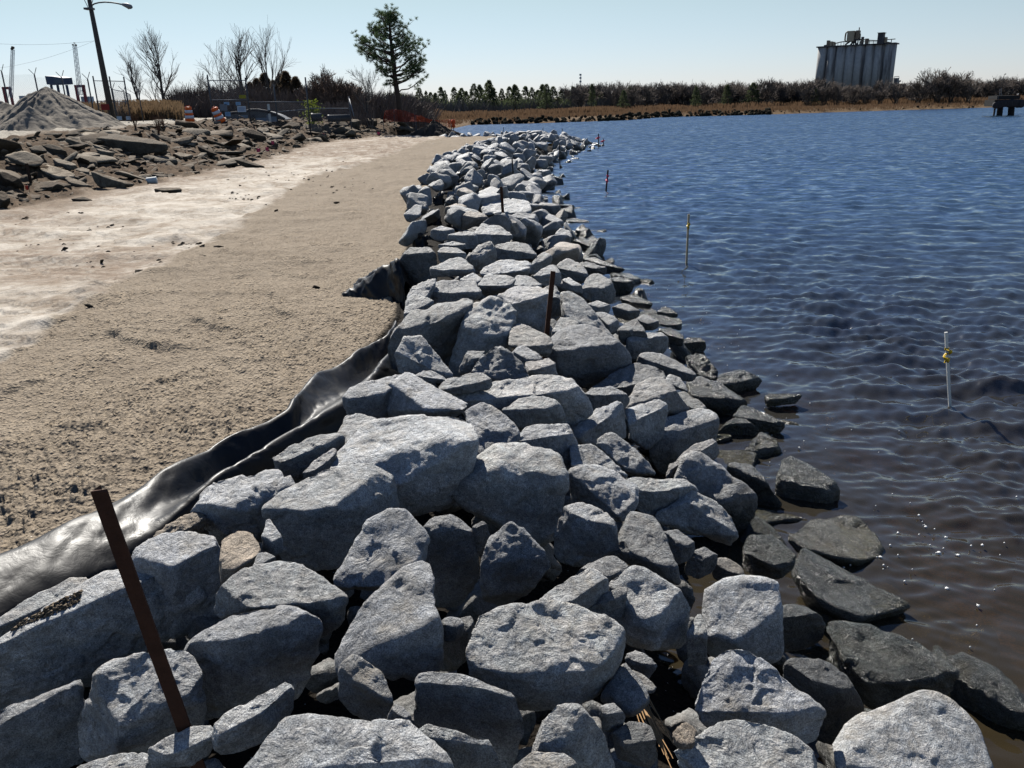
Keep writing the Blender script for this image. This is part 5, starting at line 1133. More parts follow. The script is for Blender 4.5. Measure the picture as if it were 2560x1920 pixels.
def cable(p, q, sag, label):
    p, q = np.array(p), np.array(q); m = MB(); m.tube([p + (q - p) * t + np.array([0, 0, -4 * sag * t * (1 - t)]) for t in np.linspace(0, 1, 24)], .006, 5); tag(m.build('cable', M['cable'], None, True), label, 'cable', 'overhead cables')
cable(at_y(-160, 92, 60), at_y(238, 102, Yl), .35, 'upper overhead cable running left from the lamp post'); cable(at_y(-100, 176, 75), at_y(239, 101, Yl), .5, 'lower overhead cable slanting down left from the lamp post')

# fences: posts, rails, chain link
def chain(m, P, Q, z0P, z1P, z0Q, z1Q, sp=.14, r=.0032):
    """diagonal wires of a chain link panel between two posts"""
    P, Q = np.array(P), np.array(Q); W = np.linalg.norm((Q - P)[:2]); H = .5 * (z1P - z0P + z1Q - z0Q); n = int((W + H) / sp)
    at = lambda s, t: np.array([*(P[:2] + (Q - P)[:2] * s / W), (z0P + (z0Q - z0P) * s / W) + t])
    for k in range(n):
        c = k * sp
        a0, a1 = max(0, c - H), min(W, c)
        if a1 - a0 > .02: m.tube([at(a0, c - a0), at(a1, c - a1)], r, 3, False); m.tube([at(a0, H - (c - a0)), at(a1, H - (c - a1))], r, 3, False)
def fence(name, posts, Y, label, rails, links, arms=(), cat='fence', mat=None, pr=.05):
    """posts: list of (u,v) of tops; vertical posts down to the ground at depth Y(list)"""
    Ys = Y if hasattr(Y, '__len__') else [Y] * len(posts); T = [at_y(u, v, y) for (u, v), y in zip(posts, Ys)]
    B = [np.array([t[0], t[1], gz(t[0], t[1]) - .1]) for t in T]; e = empty(name, B[0], label, cat); o0 = B[0]
    for i, (t, b) in enumerate(zip(T, B)):
        m = MB(); m.tube([b - o0, t - o0], pr, 8); q = m.build('post', mat or M['galv_dark'], e, True)
        if i in arms:
            m = MB(); t0 = t - np.array([0, 0, 0]); m.tube([t0 - o0, t0 - o0 + np.array([-.36, .05, .38])], .022, 5); m.tube([t0 - o0, t0 - o0 + np.array([.26, -.05, .48])], .022, 5); m.build('barb_arm', mat or M['galv_dark'], q)
    for (i, j, va, vb) in rails:
        pa = at_y(posts[i][0], va, Ys[i]); pb = at_y(posts[j][0], vb, Ys[j]); pa = np.array([T[i][0], T[i][1], pa[2]]); pb = np.array([T[j][0], T[j][1], pb[2]])
        m = MB(); m.tube([pa - o0, pb - o0], .03, 6); m.build('rail', M['galv'], e, True)
    if links:
        m = MB()
        for (i, j, vt) in links:
            zi, zj = at_y(posts[i][0], vt[0], Ys[i])[2], at_y(posts[j][0], vt[1], Ys[j])[2]
            chain(m, T[i] - o0, T[j] - o0, B[i][2] + .15 - o0[2], zi - o0[2], B[j][2] + .15 - o0[2], zj - o0[2])
        m.build('chain_link', M['galv'], e)
    return e
fence('barbed_fence', [(-70, 180), (4, 179), (86, 187), (154, 194), (219, 198)], 62, 'chain link fence with Y shaped barbed arms behind the sand heap', [], [(0, 1, (185, 182)), (1, 2, (183, 190)), (2, 3, (190, 197)), (3, 4, (197, 201))], (0, 1, 2, 3, 4))
fence('tall_gate', [(232, 190), (273, 191), (309, 192)], 61, 'tall steel gate frame just right of the lamp post', [(0, 1, 202, 202.5), (1, 2, 202.5, 203.5), (0, 1, 253, 254), (1, 2, 254, 255)], [(0, 1, (203, 203)), (1, 2, (203, 204))], (), 'gate')
fence('chain_fence', [(281, 224), (309, 228), (325, 236), (345, 222), (352, 250)], [63, 66, 70, 60, 75], 'low chain link fence receding behind the tall gate frame', [(0, 1, 224, 229), (1, 2, 229, 236)], [(0, 1, (225, 230)), (1, 2, (230, 237))], (0, 1), 'fence', None, .035)
G = fence('chain_link_gate', [(518, 187), (613, 194), (684, 211), (763, 193), (872, 240)], [56, 56, 56.5, 57, 61], 'chain link gate with many small signs behind the tilted drum', [(0, 1, 201, 201), (0, 1, 250, 250), (1, 3, 255, 255), (2, 3, 280, 273), (3, 4, 271, 271)], [(0, 1, (202, 202)), (1, 2, (256, 256)), (2, 3, (256, 256)), (3, 4, (272, 272))], (), 'gate')
pa = at_y(872, 243, 61); pb = at_y(885, 291, 60); m = MB(); m.tube([pa, pb], .035, 6); tag(m.build('steel_prop', M['galv'], None, True), 'slanting steel prop at the right end post of the gate fence', 'prop')
M['sign_white'] = simple('white_sign', (.62, .68, .74), .5, .06, 5); M['sign_blue'] = simple('pale_blue_sign', (.30, .48, .66), .5, .1, 5); M['sign_grey'] = simple('grey_board', (.20, .22, .25), .6, .2, 5); M['sign_yellow'] = simple('yellow_sign', (.30, .27, .02), .5, .15, 5); M['sign_red'] = simple('red_sign', (.22, .018, .014), .6, .2, 5); M['ink'] = simple('faded_blue_print', (.12, .22, .42), .6)
def sign(u0, v0, u1, v1, Y, mat, label, lines=0, posts=False):
    a = at_y(u0, v1, Y); b = at_y(u1, v0, Y); w, h = b[0] - a[0], b[2] - a[2]; c = .5 * (a + b); e = empty('sign', c, label, 'sign')
    m = MB(); m.box((0, 0, 0), (w, .012, h), Matrix.Rotation(R(ROLL), 3, 'Y')); m.build('board', mat, e)
    if lines:
        m = MB(); rg_ = random.Random(lines)
        for k in range(lines): m.box((rg_.uniform(-.06, .06) * w, -.009, h * (.36 - .72 * (k + .5) / lines)), (w * rg_.uniform(.6, .8), .004, h * .36 / lines * .9))
        m.build('faded_print', M['ink'], e)
    m = MB()
    if posts: m.box((-w * .4, .03, -h * .5 - .45), (.05, .04, 1.2)); m.box((w * .4, .03, -h * .5 - .45), (.05, .04, 1.2)); m.build('post', M['pole'], e)
nx, ny = lambda a: a / 6.9125 + 480, lambda b: b / 6.9125 + 180
for (a, b, c, d, mt, lab, ln) in ((490,555,600,672,'sign_grey','blank grey board on the gate behind the tilted drum',0),(555,518,640,572,'sign_blue','small blue sign on the gate above the grey board',2),(760,515,836,577,'sign_blue','small blue sign on the gate above the large white one',2),
        (790,588,925,695,'sign_white','large white sign with faded blue print on the gate',5),(578,688,660,766,'sign_blue','small blue sign low on the gate beside the tilted drum',3),(820,395,925,458,'sign_yellow','dull yellow sign high on the gate',0)):
    sign(nx(a), ny(b), nx(c), ny(d), 55.9, M[mt], lab, ln)
sign(254, 260, 272, 275.5, 57.6, M['sign_red'], 'dark red board on posts at the foot of the lamp post', 0, True)
sign(293, 290.5, 304, 300, 60.7, M['sign_white'], 'small white notice low on the tall gate, left one'); sign(316, 290.5, 326, 300, 60.7, M['sign_white'], 'small white notice low on the tall gate, right one')
# white marker post
p, q = down(670.5, 260, 58); m = MB(); m.box((0, 0, 0), (.0, .0, .0)); e = empty('marker_post', q, 'white and black marker post standing behind the gate', 'post')
m = MB(); m.box((0, 0, (p[2] - q[2]) * .5), (.14, .10, p[2] - q[2])); m.build('shaft', M['white_paint'], e); m = MB(); m.box((0, 0, (p[2] - q[2]) * .6), (.16, .12, .22)); m.build('dark_band', M['dark_steel'], e)
# derelict hull behind the gate
M['hull'] = simple('weathered_hull', (.13, .14, .155), .7, .3, 3); M['hull_dark'] = simple('dark_hull_edge', (.05, .052, .06), .6, .3, 3); M['hull_blue'] = simple('pale_blue_panel', (.22, .28, .35), .6, .2, 3)
Yb = 58.6; hp = [(575,720),(640,712),(760,700),(900,690),(1000,655),(1150,655),(1300,680),(1450,730),(1560,790),(1605,815)]
top = [at_y(nx(a), ny(b), Yb) for a, b in hp]; g0 = gz(top[4][0], Yb); org = np.array([top[4][0], Yb, g0]); e = empty('derelict_boat', org, 'grey derelict boat hull lying behind the chain link gate', 'boat')
n = len(top); V = []
for t in top: V += [t - org + np.array([0, 0, -.06]), np.array([t[0] - org[0], .08, -.1]), t - org + np.array([0, 2.0, -.06]), np.array([t[0] - org[0], 1.9, -.1])]
Fs = []
for i in range(n - 1):
    a, b = 4 * i, 4 * i + 4; Fs += [(a, a+1, b+1, b), (a, b, b+2, a+2), (a+2, b+2, b+3, a+3)]
Fs += [(0, 2, 3, 1), (4*n-4, 4*n-3, 4*n-1, 4*n-2)]; mesh_obj('hull', V, Fs, M['hull'], e, False)
m = MB(); m.tube([t - org + np.array([0, -.03, 0]) for t in top], .09, 6); m.build('gunwale', M['hull_dark'], e, True)
for (a, b, c, d, mt, nm) in ((1040,735,1078,800,'hull_dark','hatch'),(1110,790,1285,862,'hull_blue','panel'),(1300,740,1360,860,'hull_blue','panel'),(1375,770,1480,858,'hull_blue','panel'),(820,745,960,800,'hull_blue','panel')):
    p0, p1 = at_y(nx(a), ny(d), Yb) - org, at_y(nx(c), ny(b), Yb) - org; m = MB(); m.box((.5*(p0[0]+p1[0]), .035 if True else 0, .5*(p0[2]+p1[2])), (p1[0]-p0[0], .12, p1[2]-p0[2])); m.build(nm, M[mt], e)
# dark pipes and lumps right of the gate
M['pipe'] = simple('dark_pipe', (.045, .048, .055), .55, .3, 4)
def pipe(u0, v0, u1, v1, Y, label):
    a, b = at_y(u0, v1, Y), at_y(u1, v0, Y); r = .5 * (b[2] - a[2]); z = max(a[2] + r, gz(a[0], Y) + r * .9); m = MB(); L = b[0] - a[0]
    m.lathe([(r, 0), (r * 1.06, .02), (r * 1.06, .15), (r, .17), (r, L), (r * .86, L), (r * .84, .05)], 22); o = m.build('concrete_pipe', M['pipe'], None, True, (a[0], Y, z)); o.rotation_euler = (0, R(90), R(12)); tag(o, label, 'pipe')
pipe(779, 283, 803, 304, 59, 'short dark pipe piece just right of the gate corner post'); pipe(820, 286, 873, 305, 60, 'long dark pipe lying under the right end of the gate fence')
# cranes and port gear far off
M['crane'] = simple('pale_lattice', (.30, .36, .42), .5, .1, 3); M['crane_red'] = simple('crane_red', (.20, .025, .035), .6, .15, 3); M['crane_white'] = simple('crane_house', (.48, .54, .60), .6, .1, 3)
def crane(ut, vt, ub, vb, w, redbox, label, houses, heads):
    Y = 330.0; b = at_y(ub, vb, Y); t = at_y(ut, vt, Y); g0 = np.array([b[0], Y, gz(b[0], Y)]); e = empty('harbour_crane', g0, label, 'crane', 'harbour cranes on the horizon'); k = Y / F_PX; W = w * k
    m = MB(); N_ = 22; ax = t - b; 
    for sx in (-.5, .5):
        for sy in (-.5, .5): m.tube([b - g0 + np.array([sx * W, sy * W, 0]), t - g0 + np.array([sx * W * .75, sy * W * .75, 0])], .11, 4)
    for i in range(N_):
        p, q = b + ax * i / N_ - g0, b + ax * (i + 1) / N_ - g0; s = 1 if i % 2 else -1
        for sy in (-.5, .5): m.tube([p + np.array([-s * W * .5, sy * W, 0]), q + np.array([s * W * .45, sy * W, 0])], .06, 3)
    m.build('lattice_boom', M['crane'], e)
    m = MB()
    for (u, v, rr) in heads: c = at_y(u, v, Y) - g0; m.tube([c - np.array([0, .4, 0]), c + np.array([0, .4, 0])], rr * k, 10)
    m.build('sheave_head', M['dark_steel'], e)
    u0, v0, u1, v1 = redbox; p0, p1 = at_y(u0, v1, Y) - g0, at_y(u1, v0, Y) - g0; m = MB(); wd = p1[0] - p0[0]
    for xx in (p0[0] + wd * .12, p1[0] - wd * .12): m.box((xx, 1.5, .5 * p1[2]), (wd * .24, .8, p1[2]))
    m.box((.5*(p0[0]+p1[0]), 1.5, p1[2] - .4), (wd, 1.0, .9)); m.build('portal', M['crane_red'], e)
    for (u0, v0, u1, v1) in houses:
        p0, p1 = at_y(u0, v1, Y) - g0, at_y(u1, v0, Y) - g0; m = MB(); m.box((.5*(p0[0]+p1[0]), 4, .5*p1[2]), (p1[0]-p0[0], 4, p1[2])); m.build('machine_house', M['crane_white'], e)
crane(32, 124, 27, 244, 6.5, (6, 217, 20, 247), 'pale lattice crane boom at the far left horizon', [(42, 239, 68, 252)], [(32, 119, 3), (30, 122.5, 2.4)])
crane(186.5, 113, 201, 238, 7.5, (187, 212, 206, 243), 'pale lattice crane boom just left of the lamp post', [(198, 241, 215, 258)], [(182.5, 112, 1.6), (189.5, 112.5, 1.8), (186, 107.5, 1.2)])
# blue hopper behind the heap
M['hopper'] = simple('dark_blue_steel', (.035, .065, .13), .55, .3, 4); Yp = 66.0
hq = [(112,190),(134,191.5),(157,195),(160,212),(134,213),(117,211)]; P = [at_y(u, v, Yp) for u, v in hq]; org = np.array([P[1][0], Yp, gz(P[1][0], Yp)]); e = empty('hopper', org, 'dark blue steel hopper box rising behind the sand heap', 'hopper')
V = [p - org for p in P] + [p - org + np.array([.1, 1.2, .05]) for p in P]; mesh_obj('box', V, [(0,5,4,1),(1,4,3,2),(0,1,7,6),(1,2,8,7),(2,3,9,8),(3,4,10,9),(4,5,11,10),(5,0,6,11),(6,7,10,11),(7,8,9,10)], M['hopper'], e, False)
p0, p1 = at_y(137, 209, Yp) - org, at_y(155, 197, Yp) - org; m = MB(); m.box((.5*(p0[0]+p1[0]), -.03, .5*(p0[2]+p1[2])), (p1[0]-p0[0], .05, (p1[2]-p0[2])*.85)); m.build('side_panel', simple('slate_panel', (.06, .10, .15), .4), e)
m = MB()
for u in (119, 135, 158): q = at_y(u, 212, Yp) - org; m.box((q[0], .5, q[2] * .5), (.14, .14, q[2]))
m.build('leg_frame', M['hopper'], e)

# orange netting
M['net'] = simple('orange_net', (.80, .10, .02), .6, .12, 6); M['net_shaded'] = simple('orange_net_shaded', (.42, .05, .02), .7, .25, 3)  # second net colour is a darkened copy, the pine's shade painted in
def netting(pts, label, mat, sp=.085):
    """pts: list of (u, v_bottom, v_top, Y)"""
    B = np.array([at_y(u, vb, Y) for u, vb, vt, Y in pts]); T = np.array([at_y(u, vt, Y) for u, vb, vt, Y in pts]); n = 60; s = np.linspace(0, len(pts) - 1, n)
    f = lambda A: np.stack([np.interp(s, np.arange(len(pts)), A[:, k]) for k in range(3)], 1); b, t = f(B), f(T); e = empty('safety_netting', b[0], label, 'netting', 'orange safety netting'); o = b[0]; m = MB(); g = np.random.default_rng(2)
    rows = max(4, int(np.linalg.norm(T - B, axis=1).max() / sp)); wob = .04 * g.normal(size=(rows + 1, n))
    L = lambda k, i: b[i] + (t[i] - b[i]) * k / rows + np.array([0, wob[k, i], 0]) - o
    for k in range(rows + 1): m.tube([L(k, i) for i in range(n)], .016, 3, False)
    for i in range(0, n): m.tube([L(k, i) for k in range(rows + 1)], .011, 3, False)
    m.build('net', mat, e)
    m = MB()
    for u, vb, vt, Y in pts[::2]: p = at_y(u, vt, Y) - o; m.tube([np.array([p[0], p[1], p[2] - 1.2]), p + np.array([0, 0, .08])], .025, 5)
    m.build('post', M['galv_dark'], e)
netting([(958,303,302,66),(962,304,278,66),(984,304,273,66.5),(1012,304,277,67),(1036,304,286,67.5),(1050,303,292,68)], 'dark red orange netting in the shade of the pine', M['net_shaded'])
netting([(1040,302,292,64),(1052,304,288,64),(1064,305,296,64.5),(1080,308,300,64.5),(1098,314,301,65),(1120,318,300,65),(1128,319,300,65)], 'bright orange netting sagging along the earth mound', M['net'])
pn = at_y(1134, 319, 64); ptp = at_y(1134, 299, 64); m = MB()
e = empty('net_roll', pn, 'bright orange rolled end of the netting at the water', 'netting'); H_ = ptp[2] - pn[2]; m.lathe([(.10, 0), (.15, .1 * H_), (.11, .4 * H_), (.16, .7 * H_), (.13, H_)], 12); m.build('roll', M['net'], e, True); m = MB(); m.tube([(0, 0, -.3), (0, 0, H_ + .1)], .03, 5); m.build('post', M['galv_dark'], e)
# dark earth mound under it
M['earth'] = simple('dark_earth', (.045, .035, .026), .95, .5, 3, 0, .8, 9)
pm = at_z(1085, 326, 1.0); heap('earth_mound', at_y(1085, 320, 63.5)[0], 63.5, [(0, 0, at_y(1085, 303, 63.5)[2] - gz(at_y(1085, 320, 63.5)[0], 63.5), .42), (1.1, -.2, .8, .5), (-1.6, .4, .75, .4)], 3.2, 'dark mound of earth at the end of the sand under the orange netting', 15, M['earth'], 'mound', 1.3)

# ---------------------------------------------------------------- trees and plants
M['bark'] = simple('grey_bark', (.085, .070, .060), .9, .3, 8); M['twig'] = simple('bare_twigs', (.17, .14, .12), .9, .25, 4); M['twig_red'] = simple('reddish_twigs', (.22, .150, .115), .9, .35, 1.2); M['pine_bark'] = simple('pine_bark', (.075, .052, .040), .9, .35, 7)
def leafmat(name, a, b, sc=1.2):
    m = NT(name); v = m.obj(); m.base(m.mix(m.ramp(m.noise(v, sc, 4, .6), [(.35, 0.0), (.65, 1.0)]), a, b)); m.rough(.7); m.spec(.25)
    tr = m.n('BsdfTranslucent'); tr.inputs[0].default_value = (*[min(1, k * 1.3) for k in b], 1); mx = m.n('MixShader'); mx.inputs[0].default_value = .25; m.l(m.b.outputs[0], mx.inputs[1]); m.l(tr.outputs[0], mx.inputs[2]); m.l(mx.outputs[0], m.out.inputs[0]); return m.m
M['needles'] = leafmat('pine_needles', (.038, .072, .034), (.085, .130, .056)); M['needles_far'] = leafmat('far_pine_needles', (.058, .082, .046), (.115, .14, .068), .5); M['cedar'] = leafmat('winter_cedar', (.075, .056, .036), (.135, .098, .062), .8); M['ivy'] = leafmat('ivy', (.04, .06, .02), (.16, .20, .03), 1.5)
M['reed'] = leafmat('dry_reed', (.092, .053, .030), (.165, .104, .062), .15); M['reed_tan'] = leafmat('tan_reed', (.10, .064, .036), (.19, .128, .074), .6); M['twig_far'] = simple('far_twigs', (.19, .155, .13), .9, .25, 2)
def branchy(g, mb, p, d, L, r, lev, maxlev, nk, spread, up, tips, minr=.006):
    n = 4 if lev < 2 else 3; pts = [np.array(p)]; dd = np.array(d, float)
    for i in range(n):
        dd = dd + g.normal(0, .15, 3) + np.array([0, 0, up * .10]); dd /= np.linalg.norm(dd); pts.append(pts[-1] + dd * L / n)
    mb.tube(pts, [max(minr, r * (1 - .55 * i / n)) for i in range(n + 1)], 6 if lev == 0 else 4 if lev < 2 else 3, False)
    if lev == maxlev: tips.append((pts[-1], dd)); return
    k = nk[lev]
    for i in range(k):
        t = g.uniform(.35 if lev == 0 else .2, 1.0) if i < k - 1 else 1.0
        q = pts[0] + (pts[-1] - pts[0]) * 0; s = t * n; j = min(int(s), n - 1); q = pts[j] + (pts[j + 1] - pts[j]) * (s - j)
        ax = g.normal(size=3); ax -= dd * (ax @ dd); ax /= np.linalg.norm(ax) + 1e-9; a = g.uniform(.5, 1.0) * spread
        nd = dd * math.cos(a) + ax * math.sin(a); nd[2] += up * .25; nd /= np.linalg.norm(nd)
        branchy(g, mb, q, nd, L * g.uniform(.5, .82) * (1.0 if t < .7 else .85), max(minr, r * .55 * (1 - .4 * t)), lev + 1, maxlev, nk, spread, up, tips, minr)
def bare_tree(name, base, height, label, seed, nk=(7, 6, 5, 4), spread=.75, up=.6, lean=(0, 0), r=.12, twig=None, trunkfrac=.42, minr=.008, group=None, cat='tree', stems=1):
    g = np.random.default_rng(seed); e = empty(name, base, label, cat, group); tr, cr = MB(), MB(); tips = []
    for s in range(stems):
        off = np.array([g.normal() * .25 * (stems > 1), g.normal() * .25 * (stems > 1), -.2]); dd = np.array([lean[0] + g.normal() * .18 * (stems > 1), lean[1] + g.normal() * .18 * (stems > 1), 1.0]); dd /= np.linalg.norm(dd)
        pts = [off]; n = 6; H = height * g.uniform(.85, 1) if stems > 1 else height
        for i in range(n): dd = dd + g.normal(0, .06, 3); dd[2] = abs(dd[2]); dd /= np.linalg.norm(dd); pts.append(pts[-1] + dd * H * .72 / n)
        rad = [r * (1 - .8 * i / n) for i in range(n + 1)]; tr.tube(pts, rad, 7)
        for i in range(nk[0]):
            t = trunkfrac + (1 - trunkfrac) * (i + g.random() * .8) / nk[0]; t = min(t, .999); j = min(int(t * n), n - 1); q = pts[j] + (pts[j + 1] - pts[j]) * (t * n - j)
            a = g.uniform(0, 6.28); el = spread * g.uniform(.7, 1.15); nd = np.array([math.cos(a) * math.sin(el), math.sin(a) * math.sin(el), math.cos(el)]) + .4 * dd * t; nd /= np.linalg.norm(nd)
            branchy(g, cr, q, nd, H * g.uniform(.26, .40) * (1.15 - .6 * (t - trunkfrac)), max(minr, r * .5 * (1.1 - t * .7)), 1, len(nk) - 1, nk, spread * .8, up, tips, minr)
    tr.build('trunk', M['bark'], e, True); cr.build('crown', twig or M['twig'], e, True)
    return e, tips
def tree_px(name, ub, ut, vt, Y, label, seed, **kw):
    b = at_y(ub, 290, Y); t = at_y(ut, vt, Y); z = gz(b[0], Y); H = t[2] - z; lean = ((t[0] - b[0]) / H * 1.25, 0)
    return bare_tree(name, (b[0], Y, z), H, label, seed, lean=lean, **kw)
BT_ = 'bare winter trees behind the fence'
tree_px('bare_tree', 360, 332, 140, 74, 'crooked bare tree leaning left, first right of the lamp post', 41, r=.14, group=BT_, nk=(8, 6, 5, 4))
tree_px('bare_tree', 420, 398, 76, 78, 'tallest bare tree with a wide vase shaped crown', 42, r=.20, group=BT_, nk=(10, 6, 6, 5), spread=.6, trunkfrac=.30)
tree_px('bare_tree', 388, 392, 185, 80, 'slim low bare tree just left of the tallest bare one', 43, r=.07, group=BT_, nk=(7, 5, 4, 3))
tree_px('bare_tree', 478, 484, 178, 82, 'bushy bare tree left of the chain link gate', 44, r=.12, group=BT_, nk=(9, 6, 5, 4), spread=.9, trunkfrac=.2)
tree_px('bare_tree', 556, 541, 120, 76, 'thin bare tree rising behind the left gate post', 45, r=.09, group=BT_, nk=(8, 5, 4, 3), spread=.6, trunkfrac=.35)
tree_px('bare_tree', 616, 606, 84, 79, 'tall forked bare tree above the sign covered gate', 46, r=.19, group=BT_, nk=(10, 6, 6, 5), spread=.62, trunkfrac=.34)
tree_px('bare_tree', 690, 664, 88, 80, 'tall slender bare tree right of the forked one', 47, r=.15, group=BT_, nk=(10, 6, 5, 5), spread=.5, trunkfrac=.34)
tree_px('bare_tree', 920, 908, 172, 68, 'small bare tree standing left of the big pine', 48, r=.10, group=BT_, nk=(9, 6, 5, 4), spread=.75, trunkfrac=.3)
tree_px('bare_tree', 585, 570, 165, 84, 'dark tangled bare tree behind the gate signs', 57, r=.15, group=BT_, nk=(9, 7, 5, 4), spread=.95, trunkfrac=.15)
def thicket(ub, vt, Y, label, seed, w=1.0, twig='twig_red', stems=5):
    b = at_y(ub, 290, Y); z = gz(b[0], Y); H = at_y(ub, vt, Y)[2] - z
    e, _ = bare_tree('bare_shrub', (b[0], Y, z), H, label, seed, nk=(10, 7, 6, 4), spread=.95, r=.07, twig=M[twig], trunkfrac=.08, minr=.014, group='dense bare shrubs behind the gate fence', cat='shrub', stems=stems); e.scale = (w, w, 1)
thicket(810, 160, 78, 'large dense reddish brown bare shrub between gate fence and pine', 61, 1.15)
thicket(855, 185, 76, 'second reddish bare shrub nearer the pine', 62, 1.0)
thicket(772, 205, 82, 'lower bare shrub at the corner post of the gate fence', 63, .95)
thicket(895, 200, 80, 'bare brown shrub behind the small bare tree', 64, 1.0)
thicket(1040, 240, 84, 'low grey brown shrub right of the pine foot', 65, 1.2, 'twig')
thicket(700, 215, 86, 'bare shrub among the brown cedars', 66, .9)
thicket(545, 200, 88, 'dense bare shrub behind the left gate post', 67, .9, 'twig')
def blades(n, cen, g, L, w, aim=None):
    """n needle blades around a centre: thin quads"""
    d = g.normal(size=(n, 3)); d /= np.linalg.norm(d, axis=1)[:, None]
    if aim is not None: d = d * .8 + aim; d /= np.linalg.norm(d, axis=1)[:, None]
    s = np.cross(d, g.normal(size=(n, 3))); s /= np.linalg.norm(s, axis=1)[:, None] + 1e-9; l = L * g.uniform(.6, 1.1, (n, 1))
    a, b = cen + d * .02, cen + d * l; return np.stack([a - s * w, a + s * w, b + s * w * .5, b - s * w * .5], 1).reshape(-1, 3)
def quads(name, Vs, mat, parent=None):
    V = np.vstack(Vs); return mesh_obj(name, V, np.arange(len(V)).reshape(-1, 4), mat, parent, False)
# the big pine
def big_pine():
    Y = 70.0; b = at_y(1012, 290, Y); z0 = gz(b[0], Y); base = np.array([b[0], Y, z0]); e = empty('pine_tree', base, 'tall open crowned green pine standing behind the orange netting', 'pine tree'); g = np.random.default_rng(5)
    kx = lambda a, c: at_y(a / 3.073 + 600, c / 3.073, Y) - base
    spine = np.array([kx(1240, 880), kx(1215, 760), kx(1190, 600), kx(1172, 450), kx(1160, 320), kx(1150, 200), kx(1140, 90)]); spine[0, 2] = -.3
    m = MB(); m.tube(spine, [.26, .22, .19, .16, .12, .08, .03], 10); m.build('trunk', M['pine_bark'], e, True)
    prof_ = [(100, 1105, 1170), (160, 1040, 1215), (240, 1030, 1290), (300, 940, 1330), (360, 880, 1385), (420, 885, 1410), (480, 940, 1395), (540, 990, 1400), (600, 1080, 1390), (650, 1110, 1395)]
    lim, tufts = MB(), []
    for k in range(74):
        v = g.uniform(105, 660); t = np.interp(v, [90, 880], [1, 0]); u0, u1 = np.interp(v, [p[0] for p in prof_], [p[1] for p in prof_]), np.interp(v, [p[0] for p in prof_], [p[2] for p in prof_])
        sv = np.interp(v, [90, 200, 320, 450, 600, 760, 880], np.arange(7)[::1]); i = int(min(5, sv)); vz = spine[::-1]; q = vz[i] + (vz[i + 1] - vz[i]) * (sv - i)
        a = g.uniform(0, 6.28) if k > 26 else (0 if k % 2 else math.pi) + g.normal(0, .45); wl = (1160 - u0 if math.cos(a) < 0 else u1 - 1160) / 3.073 * Y / F_PX; wl = max(wl, .5)
        if v > 560 and g.random() < .3: continue
        L = wl * g.uniform(.72, 1.02); d = np.array([math.cos(a), math.sin(a), g.uniform(.0, .35)]); pts = [q]; n = 5; q0 = q - np.array([0, 0, .25 * L])
        pts = [q0 + d * L * s + np.array([0, 0, .30 * L * s * s]) + g.normal(0, .05, 3) * (s > 0) for s in np.linspace(0, 1, n + 1)]
        lim.tube(pts, [.055 * (1 - .75 * s) + .008 for s in np.linspace(0, 1, n + 1)], 5, False)
        for s in np.linspace(.5, 1, int(3 + 2.6 * L)):
            c = q0 + d * L * s + np.array([0, 0, .30 * L * s * s]); sub = int(g.integers(1, 4))
            for _ in range(sub):
                off = g.normal(0, 1, 3) * np.array([.24, .24, .17]) + np.array([0, 0, .12]); tp_ = c + off; lim.tube([c, tp_], [.012, .006], 3, False); tufts.append((tp_, off / (np.linalg.norm(off) + 1e-9)))
    for k in range(22): c = spine[-1] + g.normal(0, 1, 3) * np.array([.25, .25, .5]) - np.array([0, 0, .45]); tufts.append((c, np.array([0, 0, 1.0])))
    lim.build('limbs', M['pine_bark'], e, True)
    quads('crown', [blades(30, c, g, .26, .011, .5 * d + np.array([0, 0, .35])) for c, d in tufts], M['needles'], e); print('tufts', len(tufts))
big_pine()
def far_pine(seed, H=5.0, W=1.5, n=150, mat='needles_far', shape='pine'):
    g = np.random.default_rng(seed); tr = MB(); tr.tube([(0, 0, -.3), (0.02, 0, H * .5), (0, 0, H)], [.11, .07, .015], 6); out = []
    for k in range(n):
        t = g.uniform(.12, 1) ** .8; rad = W * (1 - t) ** .75 * (.55 + .45 * abs(math.sin(t * 17 + seed))) + .08; a = g.uniform(0, 6.28); r_ = rad * g.uniform(.5, 1.05)
        c = np.array([math.cos(a) * r_, math.sin(a) * r_, H * t + .12 * r_]); out.append(blades(22, c, g, .30, .022, np.array([.6 * math.cos(a), .6 * math.sin(a), .45])))
    return tr, out
def far_tree_things(kind, protos, spots, name, cat, group, labels, mat):
    first = []
    for tr, out in protos:
        e = empty(name, (0, 0, 0), 'x', cat, group); tr.build('trunk', M['pine_bark'], e, True); quads('crown', out, mat, e); first.append(e)
    for i, (u, vt, Y, sc) in enumerate(spots):
        b = at_y(u, 262, Y); z = gz(b[0], Y); H = at_y(u, vt, Y)[2] - z; k = i % len(first)
        e = first[k] if i < len(first) else dup(first[k]); e.location = (b[0], Y, z - .1); e.rotation_euler.z = random.uniform(0, 6.28); e.scale = (H / 5.0 * sc, H / 5.0 * sc, H / 5.0); e['label'] = labels(i, u)
def pos_word(u):
    return ('just right of the big pine' if u < 1180 else 'above the marsh behind the berm end' if u < 1420 else 'behind the middle of the rock groin' if u < 1720 else 'left of the silos')
size_w = lambda vt: 'tall' if vt < 214 else 'middling' if vt < 222 else 'short'
g = np.random.default_rng(31); spots = []
u = 1050
while u < 1985:
    vt = 222 + g.normal() * 7 - (6 if 1180 < u < 1300 or 1340 < u < 1380 else 0) + (0 if u < 1520 else -2); spots.append((u, vt, g.uniform(148, 178), g.uniform(.8, 1.25))); u += g.uniform(8, 26) if u < 1560 else g.uniform(18, 50)
